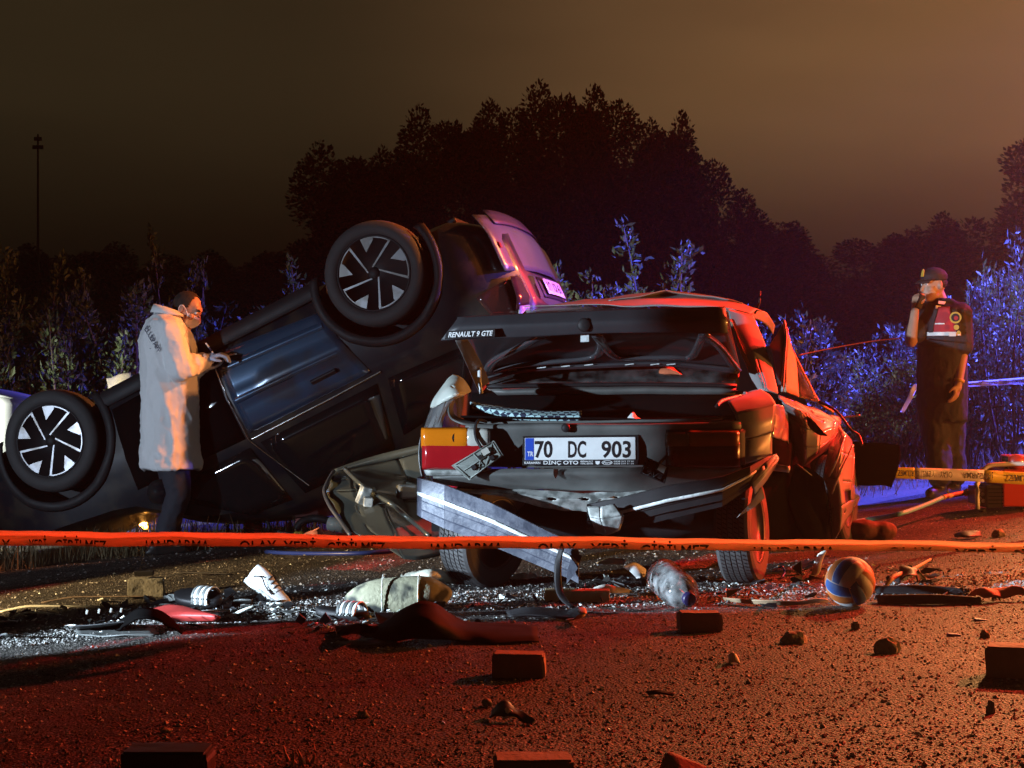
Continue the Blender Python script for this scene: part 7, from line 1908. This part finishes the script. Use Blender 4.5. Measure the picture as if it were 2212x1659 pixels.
ground_sheet('rag', [[(2092, 1282, .02), (2120, 1272, .06), (2160, 1270, .05), (2230, 1274, .05)], [(2088, 1290, .004), (2125, 1288, .03), (2165, 1286, .03), (2235, 1290, .01)]], M_RAG, 'crumpled reddish rag at the right edge', 'rag', crum=.03, cs=13, sub=6)
bgp = G(1895, 1170)
bg_ = remeshed('bag', [ellip(bgp + Vector((-.06, .12, .06)), (.12, .10, .065)), ellip(bgp + Vector((.06, .12, .055)), (.09, .09, .06))], .012, mat('dull_red_bag_cloth', (0.11, 0.03, 0.022), .8, var=.3, vscale=12, bump=.3), None, 6, fold(16, .008, .8)); tag(bg_, 'soft reddish bag lying behind the sedan front wheel', 'bag'); recenter(bg_)
ground_sheet('scorched_scrap', [[(2060, 1152, .02), (2085, 1146, .04), (2118, 1150, .02)], [(2062, 1160, .0), (2088, 1160, .015), (2120, 1158, .0)]], M_BPLAS, 'dark scrap on the far road below the pump', 'scrap', crum=.012, cs=14)
for u, v, lab in ((2118, 1340, 'upper small violet chip on the road near the right edge'), (2060, 1372, 'lower small pale violet chip on the road near the right edge')):
    p = G(u, v, .006); o = box('plastic_chip', p, (.055, .02, .012), MATS['violet_plastic'], None, (0, .1, .15), .003); tag(o, lab, 'chip'); recenter(o)
ground_sheet('broken_trim', [[(1062, 1535, .015), (1088, 1512, .05), (1120, 1530, .03), (1160, 1556, .012)], [(1058, 1552, .0), (1090, 1545, .02), (1118, 1550, .012), (1150, 1566, .0)]], M_DARKBIT, 'broken dark trim piece in the red foreground at centre', 'car part', crum=.012, cs=16, sub=5)
ground_sheet('pale_flake', [[(1088, 1538, .02), (1098, 1528, .04), (1112, 1542, .02)], [(1086, 1556, .0), (1100, 1552, .01), (1114, 1550, .0)]], M_CREAM, 'small pale flake on the broken dark trim', 'flake', crum=.006)
ground_sheet('split_wood', [[(1425, 1659, .03), (1445, 1622, .07), (1525, 1655, .02)], [(1430, 1680, .0), (1460, 1670, .02), (1530, 1672, .0)]], M_BRICK, 'angular chunk cut by the bottom edge right of centre', 'chunk', crum=.008)
ground_sheet('dry_stalks', [[(1395, 1494, .006), (1425, 1490, .015), (1458, 1498, .005)], [(1400, 1500, .0), (1425, 1497, .008), (1455, 1502, .0)]], M_BPLAS, 'thin dark sliver on the road right of the centre brick', 'sliver', crum=.006)
for i in range(7):
    u = 620 + i * 9 + random.uniform(-3, 3); v = 1645 + random.uniform(-6, 14); p = G(u, v)
    o = tube('grass_tuft', [p, p + Vector((random.uniform(-.01, .01), 0, .02)), p + Vector((random.uniform(-.02, .02), 0, random.uniform(.03, .055)))], [.006, .004, .002], M_TAN, None, sub=2, seg=5)
    tag(o, f'short dry stub, {ordn[i]} from the left in the cluster at the bottom edge', 'stub', 'dry stubs at the bottom edge'); recenter(o)

# ================================================================== things lying in the boot
def hound_mat():
    m = bpy.data.materials.new('houndstooth_blanket'); m.use_nodes = True; n, l = m.node_tree.nodes, m.node_tree.links
    b = n['Principled BSDF']; b.inputs['Roughness'].default_value = .9
    uv = n.new('ShaderNodeTexCoord'); mp = n.new('ShaderNodeMapping'); mp.inputs['Rotation'].default_value = (0, .6, .0)
    l.new(uv.outputs['Object'], mp.inputs['Vector'])
    ck = n.new('ShaderNodeTexChecker'); ck.inputs['Scale'].default_value = 38
    ck.inputs['Color1'].default_value = (.42, .62, .64, 1); ck.inputs['Color2'].default_value = (.012, .022, .05, 1)
    nz = n.new('ShaderNodeTexNoise'); nz.inputs['Scale'].default_value = 60; l.new(uv.outputs['Object'], nz.inputs['Vector'])
    ad = n.new('ShaderNodeVectorMath'); ad.operation = 'MULTIPLY_ADD'; ad.inputs[1].default_value = (.006,) * 3
    l.new(nz.outputs['Color'], ad.inputs[0]); l.new(mp.outputs[0], ad.inputs[2]); l.new(ad.outputs[0], ck.inputs['Vector'])
    l.new(ck.outputs['Color'], b.inputs['Base Color'])
    return m
bk_ = sheet('blanket', [row([(1015, 868, 9.22), (1060, 876, 9.18), (1120, 884, 9.14), (1190, 889, 9.12), (1256, 890, 9.12)]), row([(1018, 874, 9.16), (1062, 886, 9.10), (1122, 897, 9.06), (1190, 902, 9.04), (1256, 901, 9.04)]), row([(1022, 880, 9.18), (1064, 894, 9.12), (1124, 908, 9.08), (1190, 912, 9.06), (1254, 912, 9.06)])], hound_mat(), None, sub=6, thick=.01, crum=.006)
tag(bk_, 'teal and navy houndstooth blanket edge in the open boot', 'blanket'); recenter(bk_)
wc = sheet('white_cloth', [row([(1352, 908, 9.1), (1366, 890, 9.12), (1376, 900, 9.1), (1398, 908, 9.1)]), row([(1354, 912, 9.06), (1366, 902, 9.06), (1378, 908, 9.06), (1396, 912, 9.06)])], M_PAPER, None, sub=5, thick=.006, crum=.008); tag(wc, 'white cloth corner peeking over the boot sill', 'cloth'); recenter(wc)

# ================================================================== smoky air
hz = mk('haze', boxpts((0, 60, 14), (260, 160, 32)), BOXF, None)
hz['kind'] = 'stuff'; hz['label'] = 'thin smoky haze hanging over the whole scene'; hz['category'] = 'haze'
hm = bpy.data.materials.new('smoky_haze'); hm.use_nodes = True
hn, hl = hm.node_tree.nodes, hm.node_tree.links
hn.remove(hn['Principled BSDF'])
pv = hn.new('ShaderNodeVolumePrincipled'); pv.inputs['Density'].default_value = 0.0011
pv.inputs['Color'].default_value = (0.8, 0.78, 0.76, 1); pv.inputs['Anisotropy'].default_value = 0.68
hl.new(pv.outputs[0], hn['Material Output'].inputs['Volume'])
hz.data.materials.append(hm)
